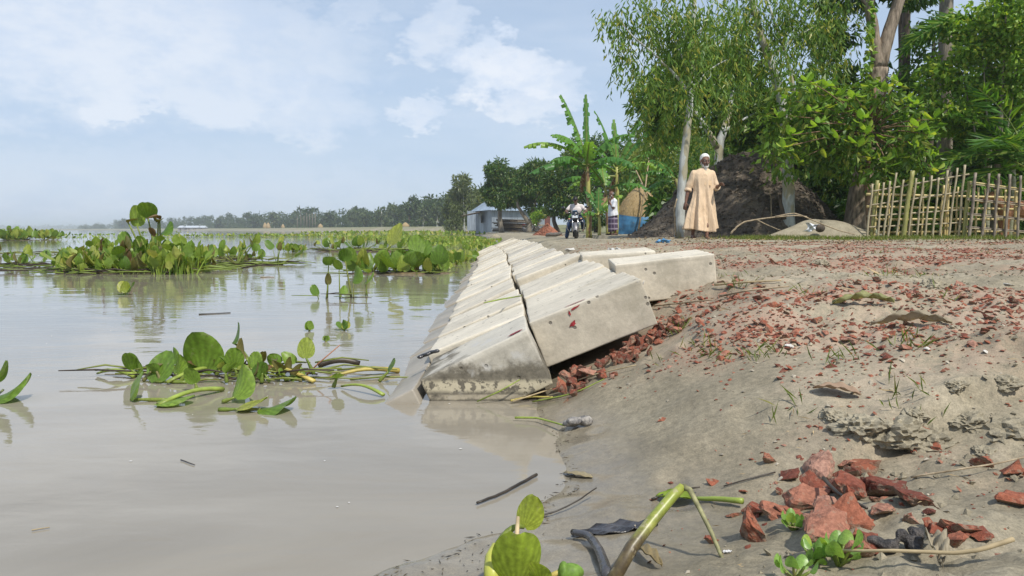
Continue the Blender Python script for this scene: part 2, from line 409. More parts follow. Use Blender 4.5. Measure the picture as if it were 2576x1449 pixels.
# ------------------------------------------------------------------ concrete revetment blocks
def noise3(p, s, seed):
    from mathutils import noise as mn
    return mn.noise(Vector(p) * s + Vector((seed * 3.1, seed * 1.7, seed)))
def block_mesh(name, size, seed, cuts=11, chip=1.0):
    bm = bmesh.new(); bmesh.ops.create_cube(bm, size=1.0)
    bmesh.ops.subdivide_edges(bm, edges=bm.edges[:], cuts=cuts, use_grid_fill=True)
    hs = Vector(size) / 2
    def rm(u, L):
        d_ = .5 - abs(u); c0 = 1.0 / (cuts + 1); e_ = .007 / L
        d_ = d_ / c0 * e_ if d_ <= c0 else e_ + (d_ - c0) / (.5 - c0) * (.5 - e_)
        return math.copysign(.5 - d_, u)
    for v in bm.verts:
        v.co = Vector([rm(v.co[k], size[k]) for k in range(3)])
        p = Vector((v.co.x * size[0], v.co.y * size[1], v.co.z * size[2]))
        r = .003 + .006 * chip * max(0, noise3(p, 13, seed)) + .035 * chip * max(0, noise3(p, 5.3, seed + 5) - .3)
        q = Vector([max(-hs[k] + r, min(hs[k] - r, p[k])) for k in range(3)]); dv = p - q
        p = q + dv.normalized() * min(r, dv.length) if dv.length > 1e-6 else p
        n = p.normalized()
        p += n * (.002 * noise3(p, 18, seed + 9) + .003 * noise3(p, 6, seed + 2))
        if v.co.z > .49: p.z += .003 * noise3((p.x * .6, p.y * 9, 0), 4, seed + 20)
        v.co = p
    me = bpy.data.meshes.new(name); bm.to_mesh(me); bm.free()
    me.polygons.foreach_set('use_smooth', np.ones(len(me.polygons), bool)); return me
def concrete(name, base=(.59, .53, .42), stain=0.0, weather=False):
    m_, t = new_mat(name)
    tcn = t.n('ShaderNodeTexCoord'); co = tcn.outputs['Object']; oi = t.n('ShaderNodeObjectInfo')
    off = t.n('ShaderNodeVectorMath', _operation='ADD', i0=co, i1=t.n('ShaderNodeVectorMath', _operation='SCALE', i0=(7.1, 3.3, 5.7), Scale=t.math('MULTIPLY', oi.outputs['Random'], 9.0)).outputs[0]).outputs[0]
    x, y, z = t.xyz(co)
    a = t.noise(off, 5, 6, .62); f = t.noise(off, 45, 5, .7)
    st = t.noise(t.vmul(off, (1.2, 16, 4)), 3.2, 5, .65)                         # form-work streaks running up the slope
    c = t.ramp(a, (.3, tuple(k * .78 for k in base)), (.5, base), (.72, tuple(min(1, k * 1.18) for k in base)))
    c = t.mix(1.0, c, t.ramp(f, (.25, .82), (.7, 1.1)), 'MULTIPLY')
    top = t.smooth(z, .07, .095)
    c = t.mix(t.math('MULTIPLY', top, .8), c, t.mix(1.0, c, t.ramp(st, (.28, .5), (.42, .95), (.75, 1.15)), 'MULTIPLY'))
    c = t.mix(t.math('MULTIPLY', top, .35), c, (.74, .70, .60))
    c = t.mix(1.0, c, t.ramp(oi.outputs['Random'], (0, .86), (1, 1.06)), 'MULTIPLY')
    grey = t.math('MULTIPLY', t.smooth(oi.outputs['Random'], .86, .9), t.smooth(st, .3, .6))
    c = t.mix(t.math('MULTIPLY', grey, .6), c, (.22, .205, .19))
    stn = t.math('MULTIPLY', t.smooth(t.noise(off, 3.0, 7, .72), .50, .68), .5)
    c = t.mix(stn, c, (.30, .27, .20))
    pit = t.n('ShaderNodeTexVoronoi', Vector=off, Scale=24.0); pit.distance = 'EUCLIDEAN'
    pm = t.math('MULTIPLY', t.smooth(pit.outputs['Distance'], .12, .2, 1, 0), t.smooth(t.xyz(pit.outputs['Color'])[0], .66, .7))
    c = t.mix(t.math('MULTIPLY', pm, .75), c, (.10, .09, .075))
    if weather:
        # algae-black weathering with its own ragged outline, pale salt bands near the old waterline
        wn = t.noise(off, 7, 6, .68); wn2 = t.noise(t.vmul(co, (1, 1, .12)), 60, 4, .7)
        lvl = t.math('ADD', t.math('ADD', z, t.math('MULTIPLY', x, .30)), t.math('MULTIPLY', t.math('SUBTRACT', wn, .5), .24))
        dk = t.smooth(lvl, .095, .045)
        dk = t.math('MULTIPLY', dk, t.smooth(wn, .26, .40))
        c = t.mix(t.math('MULTIPLY', dk, .88), c, t.ramp(f, (.3, (.060, .052, .038)), (.7, (.17, .15, .11))))
        pz = t.math('ADD', t.math('ADD', z, t.math('MULTIPLY', x, .47)), t.math('MULTIPLY', t.math('SUBTRACT', wn, .5), .035))
        band = t.math('MULTIPLY', t.smooth(t.math('ABSOLUTE', t.math('ADD', pz, .016)), .034, .010), t.smooth(t.noise(off, 38, 3, .6), .42, .50))
        c = t.mix(t.math('MULTIPLY', band, .85), c, (.56, .50, .36))
        band2 = t.math('MULTIPLY', t.smooth(t.math('ABSOLUTE', t.math('ADD', pz, .058)), .013, .005), t.smooth(wn, .4, .55))
        c = t.mix(t.math('MULTIPLY', band2, .7), c, (.50, .44, .33))
        crust = t.math('MULTIPLY', t.smooth(t.noise(off, 4.2, 5, .6), .60, .66), t.smooth(z, -.02, .05))
        c = t.mix(t.math('MULTIPLY', crust, .75), c, (.50, .49, .46))
    b = t.n('ShaderNodeBsdfPrincipled', Base__Color=c, Roughness=.88)
    b.inputs['Specular IOR Level'].default_value = .25
    hgt = t.math('SUBTRACT', t.math('ADD', t.math('MULTIPLY', f, .4), t.math('MULTIPLY', t.math('MULTIPLY', st, top), 1.2)), t.math('MULTIPLY', pm, 1.5))
    t.put(b.inputs['Normal'], t.bump(hgt, .5, .008))
    t.n('ShaderNodeOutputMaterial', Surface=b); return m_
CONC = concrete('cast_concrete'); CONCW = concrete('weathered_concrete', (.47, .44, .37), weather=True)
SILT = simple('silt_on_concrete', (.30, .27, .22), .45, .4, vary=.15, scale=6, bump=.3, bscale=25)
BS = (.445, .466, .2)
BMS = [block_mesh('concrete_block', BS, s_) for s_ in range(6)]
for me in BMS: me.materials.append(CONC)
BMW = block_mesh('concrete_block', (.43, .47, .22), 31, 13, 1.6); BMW.materials.append(CONCW)
BMU = block_mesh('concrete_block', (.462, .47, .19), 42, 15, .7); BMU.materials.append(CONC)
BMT = [block_mesh('concrete_block', BS, s_, 8, 1.2) for s_ in (60, 61)]
for me in BMT: me.materials.append(SILT)
CRK_U = Vector((.066, 0, .262)); CRK_L = Vector((.056, 0, .262))
def place_block(me, dims, corner, side, slope, y, jit, label, group, rz=0.0):
    """corner: upper edge of the block's top face; side +1 lies up-slope (to the right) of it, -1 down-slope"""
    ux = Vector((math.cos(slope), 0, math.sin(slope))); uz = Vector((-math.sin(slope), 0, math.cos(slope)))
    c = Vector(corner) + ux * (side * dims[0] / 2) - uz * (dims[2] / 2)
    c.y = y + dims[1] / 2
    o = mobj('concrete_block', me, None, None, c, (R(rnd.uniform(-1, 1) * jit), -slope + R(rnd.uniform(-1, 1) * jit), rz))
    tag(o, label, 'concrete block', group); return o
N_ROW = 31; PITCHB = .47
blocks_u = []; blocks_l = []
ORD = ['second', 'third', 'fourth', 'fifth', 'sixth', 'seventh', 'eighth', 'ninth', 'tenth', 'eleventh', 'twelfth', 'thirteenth', 'fourteenth', 'fifteenth', 'sixteenth', 'seventeenth', 'eighteenth', 'nineteenth', 'twentieth']
ORD += ['twenty-' + q for q in ('first', 'second', 'third', 'fourth', 'fifth', 'sixth', 'seventh', 'eighth', 'ninth')] + ['thirtieth', 'last']
for i in range(N_ROW):
    j = .8 if i < 12 else 1.2
    xo = -.020 * (i * PITCHB) + .012 * math.sin(i * .9) - .0012 * max(0, i - 16) ** 2
    yl = 2.64 + i * PITCHB; yu = 2.84 + i * PITCHB + .05 * math.sin(i * 1.3)
    dz = rnd.uniform(-.008, .012) if i else 0
    lab = 'dark weathered concrete block at the near end of the lower sloping row' if i == 0 else ('%s block from the near end in the lower sloping row' % ORD[i - 1] if i < 30 else 'farthest concrete block of the lower sloping row')
    o = place_block(BMW if i == 0 else BMS[i % 6], (.43, .47, .22) if i == 0 else BS, CRK_L + Vector((xo + rnd.uniform(-.008, .008), 0, dz)), -1, R(25.7) if i == 0 else R(24 + rnd.uniform(-1.5, 1.5)), yl, 0 if i == 0 else j, lab, 'concrete blocks paving the bank slope')
    blocks_l.append(o)
    dz = rnd.uniform(-.008, .014) if i else 0
    lab = 'pale concrete block with red paint marks at the near end of the upper row' if i == 0 else ('%s block from the near end in the upper sloping row' % ORD[i - 1] if i < 30 else 'farthest concrete block of the upper sloping row')
    o = place_block(BMU if i == 0 else BMS[(i * 5 + 2) % 6], (.462, .47, .19) if i == 0 else BS, CRK_U + Vector((xo + .004 + rnd.uniform(-.006, .012), 0, dz + (.03 if i == 4 else 0))), 1, R(21.6) if i == 0 else R(21.5 + rnd.uniform(-1.5, 2)), yu, 0 if i == 0 else j, lab, 'concrete blocks paving the bank slope')
    blocks_u.append(o)
    if i < 24:
        s_ = R(25)
        place_block(BMT[i % 2], BS, Vector((CRK_L.x + xo - .445 * math.cos(R(25)) + .0, 0, CRK_L.z - .445 * math.sin(R(25)) - .012 + rnd.uniform(-.015, .008))), -1, s_, 2.60 + i * PITCHB, 2.2,
                    'silt covered block at the near end of the drowned row' if i == 0 else '%s silt covered block from the near end of the drowned row' % ORD[i - 1], 'drowned blocks at the water edge')
o = mobj('concrete_block', BMU, None, None, (.735, 3.68, .392), (R(1), R(-6.5), R(-4))); tag(o, 'concrete block lying loose on the bank with torn plastic on its corner', 'concrete block', 'loose concrete blocks')
o = mobj('concrete_block', BMS[3], None, None, (.665, 4.72, .382), (R(1), R(-4), R(-3))); tag(o, 'loose concrete block half hidden behind the nearer loose block', 'concrete block', 'loose concrete blocks')
# red paint dabs on the near blocks
PAINT = simple('red_paint', (.26, .025, .03), .55, .3, vary=.35, scale=60)
def dab(parent, pts, nrm_axis, n=14, seed=0):
    """ragged paint blot: pts = (centre, half-axis a, half-axis b) in the parent's local space"""
    c, a, b_ = [Vector(p) for p in pts]; r_ = random.Random(seed); mb = MB()
    ring = []
    for k in range(n):
        an = 2 * math.pi * k / n; q = 1 + r_.uniform(-.3, .25); ring.append(c + a * math.cos(an) * q + b_ * math.sin(an) * q)
    mb.add([c] + ring, [(0, 1 + k, 1 + (k + 1) % n) for k in range(n)])
    return mb.build('paint_mark', PAINT, parent, False)
U0, L0 = blocks_u[0], blocks_l[0]
dab(U0, ((-.075, -.2395, .028), (.014, 0, .006), (-.002, 0, .008)), 1, seed=1)
dab(U0, ((-.045, -.2390, .083), (.018, 0, .003), (0, 0, .004)), 1, seed=2)
dab(U0, ((-.072, -.2392, .072), (.004, 0, .0), (0, 0, .010)), 1, seed=3)
dab(U0, ((-.03, -.222, .0985), (.045, 0, 0), (.01, .009, 0)), 1, seed=4)
dab(L0, ((.17, -.2, .113), (.03, 0, 0), (0, .016, 0)), 1, seed=5)

# ------------------------------------------------------------------ broken brick
m_, t = new_mat('broken_brick')
co = t.n('ShaderNodeTexCoord').outputs['Object']; oi = t.n('ShaderNodeObjectInfo'); ge = t.n('ShaderNodeNewGeometry')
rv = t.math('FRACT', t.math('ADD', oi.outputs['Random'], ge.outputs['Random Per Island']))
c = t.ramp(rv, (0, (.17, .052, .034)), (.35, (.29, .085, .048)), (.7, (.37, .13, .072)), (1, (.45, .25, .18)))
wn = t.noise(ge.outputs['Position'], 42, 6, .7); nzv = t.xyz(ge.outputs['Normal'])[2]
c = t.mix(1.0, c, t.ramp(t.noise(ge.outputs['Position'], 120, 4, .7), (.25, .55), (.75, 1.3)), 'MULTIPLY')
c = t.mix(t.math('MULTIPLY', t.smooth(wn, .5, .62), .55), c, (.11, .045, .03))
c = t.mix(t.math('MULTIPLY', t.smooth(t.math('SUBTRACT', t.noise(ge.outputs['Position'], 60, 5, .7), t.math('MULTIPLY', nzv, .12)), .44, .56), .7), c, (.25, .21, .15))
b = t.n('ShaderNodeBsdfPrincipled', Base__Color=c, Roughness=.8, Normal=t.bump(t.noise(ge.outputs['Position'], 90, 5, .75), .8, .008)); b.inputs['Specular IOR Level'].default_value = .3
t.n('ShaderNodeOutputMaterial', Surface=b); BRICK = m_
def shard(seed, flat=.55, npts=11, sq=.75):
    r_ = random.Random(seed); bm = bmesh.new()
    for _ in range(npts):
        v = Vector((r_.gauss(0, 1), r_.gauss(0, 1), r_.gauss(0, 1))); v.normalize()
        v = Vector([math.copysign(abs(q) ** sq, q) for q in v]) * r_.uniform(.75, 1.05)
        bm.verts.new((v.x * .5, v.y * .5 * r_.uniform(.65, .9), v.z * .5 * flat))
    res = bmesh.ops.convex_hull(bm, input=bm.verts[:])
    bmesh.ops.delete(bm, geom=[g for g in bm.verts if not g.link_faces], context='VERTS')
    bmesh.ops.triangulate(bm, faces=bm.faces[:])
    bmesh.ops.subdivide_edges(bm, edges=bm.edges[:], cuts=4, use_grid_fill=True)
    for v in bm.verts: v.co *= 1 + .14 * noise3(v.co, 3.0, seed) + .13 * noise3(v.co, 7.0, seed + 3) + .10 * noise3(v.co, 16.0, seed + 5)
    me = bpy.data.meshes.new('brick_fragment'); bm.to_mesh(me); bm.free(); me.materials.append(BRICK); return me
SHARDS = [shard(s_, rnd.uniform(.3, .6), rnd.choice((10, 12, 14, 18))) for s_ in range(16)]
def frag(x, y, size, label, group, lift=.14, z=None, tilt=.5, name='brick_fragment'):
    zz = (h1(x, y) if z is None else z) + size * lift * .5
    o = mobj(name, rnd.choice(SHARDS), None, None, (x, y, zz), (rnd.gauss(0, tilt), rnd.gauss(0, tilt), rnd.uniform(0, 6.28)), size)
    return tag(o, label, 'brick piece', group)
n_frag = 0
# the heap wedged under the tipped block
for k in range(105):
    u = rnd.random() ** .9; wv = rnd.gauss(0, .3)
    if k < 70: x = .17 + u * .5; y = 2.60 + u * .30 + wv * .16
    else: x = .14 + u * .65; y = 2.5 + u * .42 + wv * .25
    s_ = rnd.uniform(.035, .085) * (1.0 if k < 70 else .65)
    zz = h1(x, y) + (rnd.random() ** 1.3) * .05 * math.exp(-((y - (2.62 + u * .3)) / .1) ** 2)
    frag(x, y, s_, 'broken red brick piece in the heap under the tipped near block', 'brick heap under the tipped block', z=zz, tilt=.8); n_frag += 1
# larger pieces in the foreground
FG = [(2060, 1195, .085), (1985, 1205, .045), (2170, 1180, .075), (2150, 1245, .09), (2235, 1245, .075), (2290, 1265, .07), (1895, 1290, .055), (1955, 1300, .06), (2030, 1275, .075), (2080, 1290, .06),
      (1915, 1360, .08), (2080, 1345, .09), (2130, 1320, .07), (2050, 1240, .06), (2110, 1230, .05), (2150, 1400, .05), (2180, 1380, .04), (2555, 1275, .06), (2165, 1275, .05), (1870, 1240, .018), (1790, 1365, .022),
      (2360, 1340, .04), (2400, 1370, .04), (2430, 1350, .05), (2390, 1330, .035), (2470, 1355, .035), (2300, 1140, .02), (2360, 1130, .03), (2240, 1130, .025), (2470, 1170, .04), (2540, 1190, .05), (2330, 1090, .03)]
FG.sort(); n_l = n_s = 0; ORD1 = ['first'] + ORD
for vx, vy, s_ in FG:
    p = GS(vx, vy); s_ *= 1.3; big_ = s_ > .065; n_l += big_; n_s += not big_
    frag(p.x, p.y, s_, '%s large broken brick piece from the left in the foreground mud' % ORD1[n_l - 1] if big_ else '%s small broken brick piece from the left in the foreground mud' % ORD1[n_s - 1], 'brick pieces in the foreground', .22, tilt=.35); n_frag += 1
for k in range(34):
    vx = rnd.gauss(2120, 150); vy = 1285 + (vx - 2120) * .03 + rnd.gauss(0, 55); p = GS(vx, vy); frag(p.x, p.y, rnd.uniform(.018, .055), 'broken red brick piece in the foreground cluster by the green rosette plant', 'brick pieces in the foreground cluster', .3, tilt=.5); n_frag += 1
# pieces strewn over the middle of the bank
def scatter_bricks(n, xr, yr, smin, smax, label, group, thr=.0):
    global n_frag
    k = 0; tries = 0
    while k < n and tries < 40000:
        tries += 1
        x = rnd.uniform(*xr); y = rnd.uniform(*yr)
        if float(brick_density(np.array([x]), np.array([y]))[0]) < max(thr, rnd.random()): continue
        frag(x, y, smin + (smax - smin) * rnd.random() ** 2, label, group, .2, tilt=.4); k += 1; n_frag += 1
scatter_bricks(80, (.65, 1.7), (1.9, 3.4), .025, .06, 'broken red brick piece strewn on the mid bank behind the sand hump', 'brick pieces on the mid bank')
scatter_bricks(48, (1.0, 4.5), (3.4, 8), .025, .05, 'broken red brick piece strewn over the upper bank', 'brick pieces on the upper bank')
# the countless small chips
def chunk_mesh(name, P3, s_, flat, seed):
    r_ = np.random.default_rng(seed); n = len(P3)
    base = np.array([[1, 0, 0], [-.9, .2, 0], [.1, .8, 0], [-.1, -.8, .1], [.1, .1, 1], [0, 0, -1]], float)
    faces = np.array([[0, 2, 4], [2, 1, 4], [1, 3, 4], [3, 0, 4], [2, 0, 5], [1, 2, 5], [3, 1, 5], [0, 3, 5]])
    V = base[None] * (1 + .45 * (r_.random((n, 6, 3)) - .5)); V[:, :, 2] *= flat
    V *= s_[:, None, None] * .5
    a = r_.random(n) * 6.283; ca, sa = np.cos(a), np.sin(a); tx, ty = r_.normal(0, .35, n), r_.normal(0, .35, n)
    x, y, z = V[..., 0], V[..., 1], V[..., 2]
    x, y = x * ca[:, None] - y * sa[:, None], x * sa[:, None] + y * ca[:, None]
    z = z + x * tx[:, None] + y * ty[:, None]
    P = np.stack([x + P3[:, 0:1], y + P3[:, 1:2], z + P3[:, 2:3]], -1).reshape(-1, 3)
    return np_mesh(name, P, (faces[None] + (np.arange(n) * 6)[:, None, None]).reshape(-1, 3))
def chip_field(name, n, sampler, sz, material, seed, flat=.5, sink=.25, kind='stuff'):
    r_ = np.random.default_rng(seed); xy = sampler(n, r_); n = len(xy)
    s_ = sz[0] + (sz[1] - sz[0]) * r_.random(n) ** 2.2
    zz = h(xy[:, 0], xy[:, 1]) + s_ * flat * (.5 - sink) * .5
    o = mobj(name, chunk_mesh(name, np.column_stack([xy, zz]), s_, flat, seed + 1), material); return tag(o, kind=kind)
def dens_sampler(xr, yr, pw=1.0, uni=0.0):
    def f(n, r_):
        out = []
        while sum(len(o) for o in out) < n:
            x = r_.uniform(*xr, 20000); y = yr[0] * (yr[1] / yr[0]) ** r_.random(20000)
            keep = r_.random(20000) < np.maximum(brick_density(x, y) ** pw, uni)
            keep &= (x - shore(y)) > .25
            keep &= ~((x < .62) & (y > 2.5) & (y < 17))
            out.append(np.stack([x[keep], y[keep]], -1))
        return np.concatenate(out)[:n]
    return f
o = chip_field('brick_chips', 24000, dens_sampler((.3, 9), (1.9, 15), 1.7), (.008, .038), BRICK, 3, .38, .42); tag(o, 'countless small red brick chips strewn over the bank', 'brick chips')
o = chip_field('brick_chips', 2600, dens_sampler((.2, 1.8), (.8, 2.6), 1.0), (.004, .018), BRICK, 4, .4, .35); tag(o, 'fine red brick crumbs on the near mud', 'brick chips')
PEB = simple('pale_pebble', (.36, .32, .25), .8, vary=.3, scale=20)
o = chip_field('pebbles', 2200, dens_sampler((.2, 8), (.9, 15), .5, .12), (.005, .022), PEB, 5); tag(o, 'pale stone and mortar chips scattered on the bank', 'pebbles')
CRUMB = simple('soil_crumb', (.25, .21, .15), .9, vary=.25, scale=15)
def crumb_sampler(n, r_):
    x = r_.uniform(.2, 5, n * 6); y = .75 * (9 / .75) ** r_.random(n * 6); d = x - shore(y); sand = np.exp(-(((x - .62) / .3) ** 2 + ((y - 2.15) / .38) ** 2))
    k = (r_.random(n * 6) < sstep(d, .5, 1.1) * (1 - .9 * sand) * np.clip(.35 + 1.6 * fbm(x * 2.5, y * 2.5, 3, 91), .04, 1)) & ~((x < .62) & (y > 2.5)); return np.column_stack([x[k], y[k]])[:n]
o = chip_field('soil_crumbs', 15000, crumb_sampler, (.003, .022), MUD, 6, .75, .3); tag(o, 'crumbs of grey brown soil scattered over the bank', 'soil crumbs')
# ------------------------------------------------------------------ water hyacinth
HY = leafmat('hyacinth_leaf', (.10, .19, .028), (.20, .31, .045), (.34, .36, .07), .32, .38, .4, .5, island=False, veins=26.0)
HYB = leafmat('hyacinth_leaf_brown', (.10, .11, .03), (.17, .15, .05), (.16, .09, .05), .3, .5, .3, .8, island=False)
HYM = leafmat('hyacinth_mat_leaf', (.12, .21, .03), (.27, .36, .06), (.40, .37, .11), .32, .4, .4)
STALK = leafmat('hyacinth_stalk', (.15, .22, .035), (.24, .29, .06), (.22, .20, .08), .2, .4, .4, .2, island=False)
ROOTS = simple('wet_roots', (.045, .032, .022), .6, vary=.4, scale=30)
def blade_fn(width, length, cup, fold, tip, wav=0.0, seed=0):
    """rounded hyacinth blade growing along +Z from the origin, face towards -Y"""
    r_ = random.Random(seed); ph = r_.uniform(0, 6)
    def fn(u, v):
        a = (u - .5) * 2
        z = v * length
        q_ = min(1, v * .96 + .015) ** .86; wv = width * .5 * math.sqrt(max(.0006, 1 - (1 - 2 * q_) ** 2)) * (1.06 - .14 * v)
        x = a * wv
        y = cup * (a * a) * (wv / (width * .5 + 1e-6)) ** 1.5 * width - fold * v * v * length
        y += wav * width * math.sin(a * 4 + ph + v * 5) * abs(a)
        return Vector((x, y, z - abs(a) * length * .04 * (1 - v)))
    return fn
def blade_mesh(name, seed, width=1.0, length=1.1, cup=.25, fold=.25, wav=.03, nu=8, nv=10):
    return MB().grid(blade_fn(width, length, cup, fold, .02, wav, seed), nu, nv).mesh(name)
BL_ = [blade_mesh('leaf', s_, rnd.uniform(.85, 1.1), rnd.uniform(.95, 1.2), rnd.uniform(-.05, .42), rnd.uniform(-.1, .55), .05) for s_ in range(8)]
for me in BL_: me.materials.append(HY)
BLB = [blade_mesh('leaf', 50 + s_, rnd.uniform(.5, .8), rnd.uniform(.9, 1.1), rnd.uniform(.3, .8), rnd.uniform(.3, .8), .12) for s_ in range(4)]
for me in BLB: me.materials.append(HYB)
def leaf_at(root, base, tip, bsize, yaw, pitch, bulge=0.0, brown=False, sag=0.0, rad=None, roll=0.0, me=None):
    """one leaf of a plant: blade (part) with its stalk (sub-part). base, tip in root space."""
    base, tip = Vector(base), Vector(tip)
    mid_ = (base + tip) / 2 + Vector((0, 0, sag)); L = (tip - base).length
    rad = rad or max(.004, L * .022)
    pts = []; rr = []
    for i in range(7):
        q = i / 6; p = base.lerp(mid_, q).lerp(mid_.lerp(tip, q), q); pts.append(p)
        rr.append(rad * (1.25 - .55 * q) * (1 + bulge * math.exp(-((q - .35) / .2) ** 2)))
    d = (pts[-1] - pts[-2]).normalized()
    me = me or rnd.choice(BLB if brown else BL_)
    # blade frame: z along growth tipped by pitch from the vertical towards yaw
    rot = Euler((pitch, roll, yaw), 'XYZ')
    o = mobj('leaf', me, None, root, tip, rot, bsize)
    inv = Matrix.LocRotScale(tip, rot, Vector((bsize,) * 3)).inverted()
    MB().tube([inv @ p for p in pts], [r / bsize for r in rr], 6).build('stalk', STALK, o)
    return o
def rosette(root, c, n, hmin, hmax, spread, bs, brown=.12, lean=.5, rs=None):
    r_ = rs or rnd
    for k in range(n):
        a = r_.uniform(0, 6.283); hh_ = r_.uniform(hmin, hmax); out = r_.uniform(.2, 1) * spread
        b = Vector(c) + Vector((math.cos(a), math.sin(a), 0)) * r_.uniform(0, .12) * spread
        tp = Vector(c) + Vector((math.cos(a) * out, math.sin(a) * out, hh_))
        leaf_at(root, b, tp, r_.uniform(*bs), a - math.pi / 2 + r_.uniform(-.7, .7), -r_.uniform(.1, 1.0), .3 * r_.random(), r_.random() < brown, r_.uniform(0, .12) * hh_, roll=r_.uniform(-.5, .5))
def litter(root, n, rx, ry, ln, seed, z=.012, name='litter'):
    """tangle of floating stalks and roots under a clump, one joined part"""
    r_ = random.Random(seed); mb = MB()
    for k in range(n):
        a = r_.uniform(0, 6.283); q = math.sqrt(r_.random()); x, y = math.cos(a) * rx * q, math.sin(a) * ry * q
        b = r_.uniform(-.5, .5) + (math.pi if r_.random() < .5 else 0); L = r_.uniform(.4, 1) * ln; dz = r_.uniform(-.01, .05) * ln
        p0 = Vector((x, y, z + r_.uniform(-.01, .03))); p1 = p0 + Vector((math.cos(b) * L, math.sin(b) * L * .6, dz)); m2 = (p0 + p1) / 2 + Vector((0, 0, r_.uniform(0, .08) * L))
        mb.tube([p0, m2, p1], [ln * .013, ln * .014, ln * .008], 5, mi=0 if r_.random() < .7 else 1)
    o = mb.build(name, [STALK, ROOTS], root); o['kind'] = 'stuff'; return o
PLATE = simple('floating_muck', (.10, .075, .04), .6, vary=.5, scale=9)
def raft(root, rx, ry, seed, zt=.012):
    r_ = random.Random(seed); mb = MB(); n = 26; ring = []
    for k in range(n):
        a = 6.283 * k / n; q = 1 + r_.uniform(-.3, .15); ring.append(Vector((math.cos(a) * rx * q, math.sin(a) * ry * q, -.02)))
    inner = [Vector((p.x * .9, p.y * .9, zt + r_.uniform(-.006, .012))) for p in ring]
    mb.add(ring + inner + [Vector((0, 0, zt + .02))], [(k, (k + 1) % n, n + (k + 1) % n, n + k) for k in range(n)] + [(n + k, n + (k + 1) % n, 2 * n) for k in range(n)])
    return mb.build('root_mat', PLATE, root)

GH = 'floating water hyacinth clumps'
# big clump on the left
c0 = G(330, 682); A = empty('water_hyacinth', c0); tag(A, 'largest floating hyacinth clump with tall leaves standing above the left horizon', 'water hyacinth', GH)
raft(A, 1.2, .7, 3); litter(A, 90, 1.7, .9, .8, 4)
for k in range(12):
    a = rnd.uniform(0, 6.283); q = math.sqrt(rnd.random())
    rosette(A, (math.cos(a) * 1.0 * q, math.sin(a) * .75 * q, .0), 10, .04, .52 - .34 * q, .36, (.09, .20), .26)
def tall(vx, vy, bx, bs, yaw, pitch, brown=False, me=None, Y=None, by=695):
    tp = W(vx, vy, Y or (c0.y - .15)) - c0; bp = Vector((W(bx, by, Y or (c0.y - .15)).x - c0.x, tp.y, .02))
    leaf_at(A, bp, tp, bs, yaw, pitch, .15, brown, .05, .015, me=me)
tall(372, 548, 400, .26, 0.3, .35, True, BL_[2]); tall(402, 552, 405, .19, -.9, 1.0, True); tall(345, 568, 380, .25, .2, -.1, False, BL_[0]); tall(322, 560, 378, .16, 1.4, .9, True)
tall(398, 560, 395, .20, .6, .8, True); tall(405, 590, 400, .22, -.6, -.9); tall(318, 620, 370, .2, .9, -.5); tall(355, 640, 385, .26, 0, -.3); tall(385, 595, 398, .16, 0, .3, True)
for vx, vy, r_ in [(585, 650, .5), (70, 665, .55), (640, 660, .35)]:
    p = G(vx, vy + 6); B = empty('water_hyacinth', p)
    tag(B, {585: 'low hyacinth clump just right of the largest clump', 70: 'sparse leaning hyacinth stalks left of the largest clump', 640: 'small wilting hyacinth sprig with thin tall stems right of the largest clump'}[vx], 'water hyacinth', GH)
    litter(B, 40, r_ * 1.6, r_ * .6, .7, int(vx))
    for k in range(3): rosette(B, (rnd.uniform(-1, 1) * r_ * 1.2, rnd.uniform(-.4, .4) * r_, 0), 6, .02, .22 if vx != 640 else .4, .35, (.08, .17), .3)
p = G(20, 640); B = empty('water_hyacinth', p); tag(B, 'hyacinth clump cut by the left picture edge in front of the far green clump', 'water hyacinth', GH)
litter(B, 30, 1.8, .8, .8, 77)
for k in range(4): rosette(B, (rnd.uniform(-1.5, .2), rnd.uniform(-.5, .5), 0), 6, .03, .25, .45, (.12, .24), .3)
p = G(70, 604); B = empty('water_hyacinth', p); tag(B, 'dense bright green hyacinth clump far off at the left', 'water hyacinth', GH)
raft(B, 2.2, 1.3, 9)
for k in range(15):
    a = rnd.uniform(0, 6.283); q = math.sqrt(rnd.random()); hm = .62 * (1 - .6 * q)
    rosette(B, (math.cos(a) * 1.7 * q, math.sin(a) * 1.2 * q, 0), 9, .08, hm, .7, (.26, .42), .05)
# clump of broad fresh leaves in the middle
p = G(1000, 687); B = empty('water_hyacinth', p); tag(B, 'clump of broad fresh hyacinth leaves with one tall drooping leaf beside the block slope', 'water hyacinth', GH)
raft(B, .75, .4, 12); litter(B, 25, .8, .4, .5, 13)
for k in range(8): rosette(B, (rnd.uniform(-.62, .62), rnd.uniform(-.25, .3), 0), 6, .02, .15, .25, (.14, .25), .05)
q = W(985, 615, p.y) - p; leaf_at(B, (q.x - .28, .05, .02), q, .30, 2.4, .5, .1, False, .05, .02, me=BL_[1])
q = W(1050, 640, p.y) - p; leaf_at(B, (q.x - .1, .05, .02), q, .24, .3, -.3, .1, me=BL_[3]); q = W(1062, 645, p.y) - p; leaf_at(B, (q.x, .05, .02), q, .23, -.5, -.5, .1, me=BL_[4])
p = G(930, 632); B = empty('water_hyacinth', p); tag(B, 'hyacinth clump with brown roots behind the broad leaved clump', 'water hyacinth', GH)
raft(B, 1.5, .7, 14); litter(B, 45, 1.6, .7, 1.0, 15)
for k in range(7): rosette(B, (rnd.uniform(-1.3, 1.3), rnd.uniform(-.4, .4), 0), 5, .04, .25, .5, (.13, .24), .22)
p = G(855, 752); B = empty('water_hyacinth', p); tag(B, 'sparse hyacinth sprig of thin upright stems in open water', 'water hyacinth', GH)
litter(B, 6, .2, .1, .3, 17)
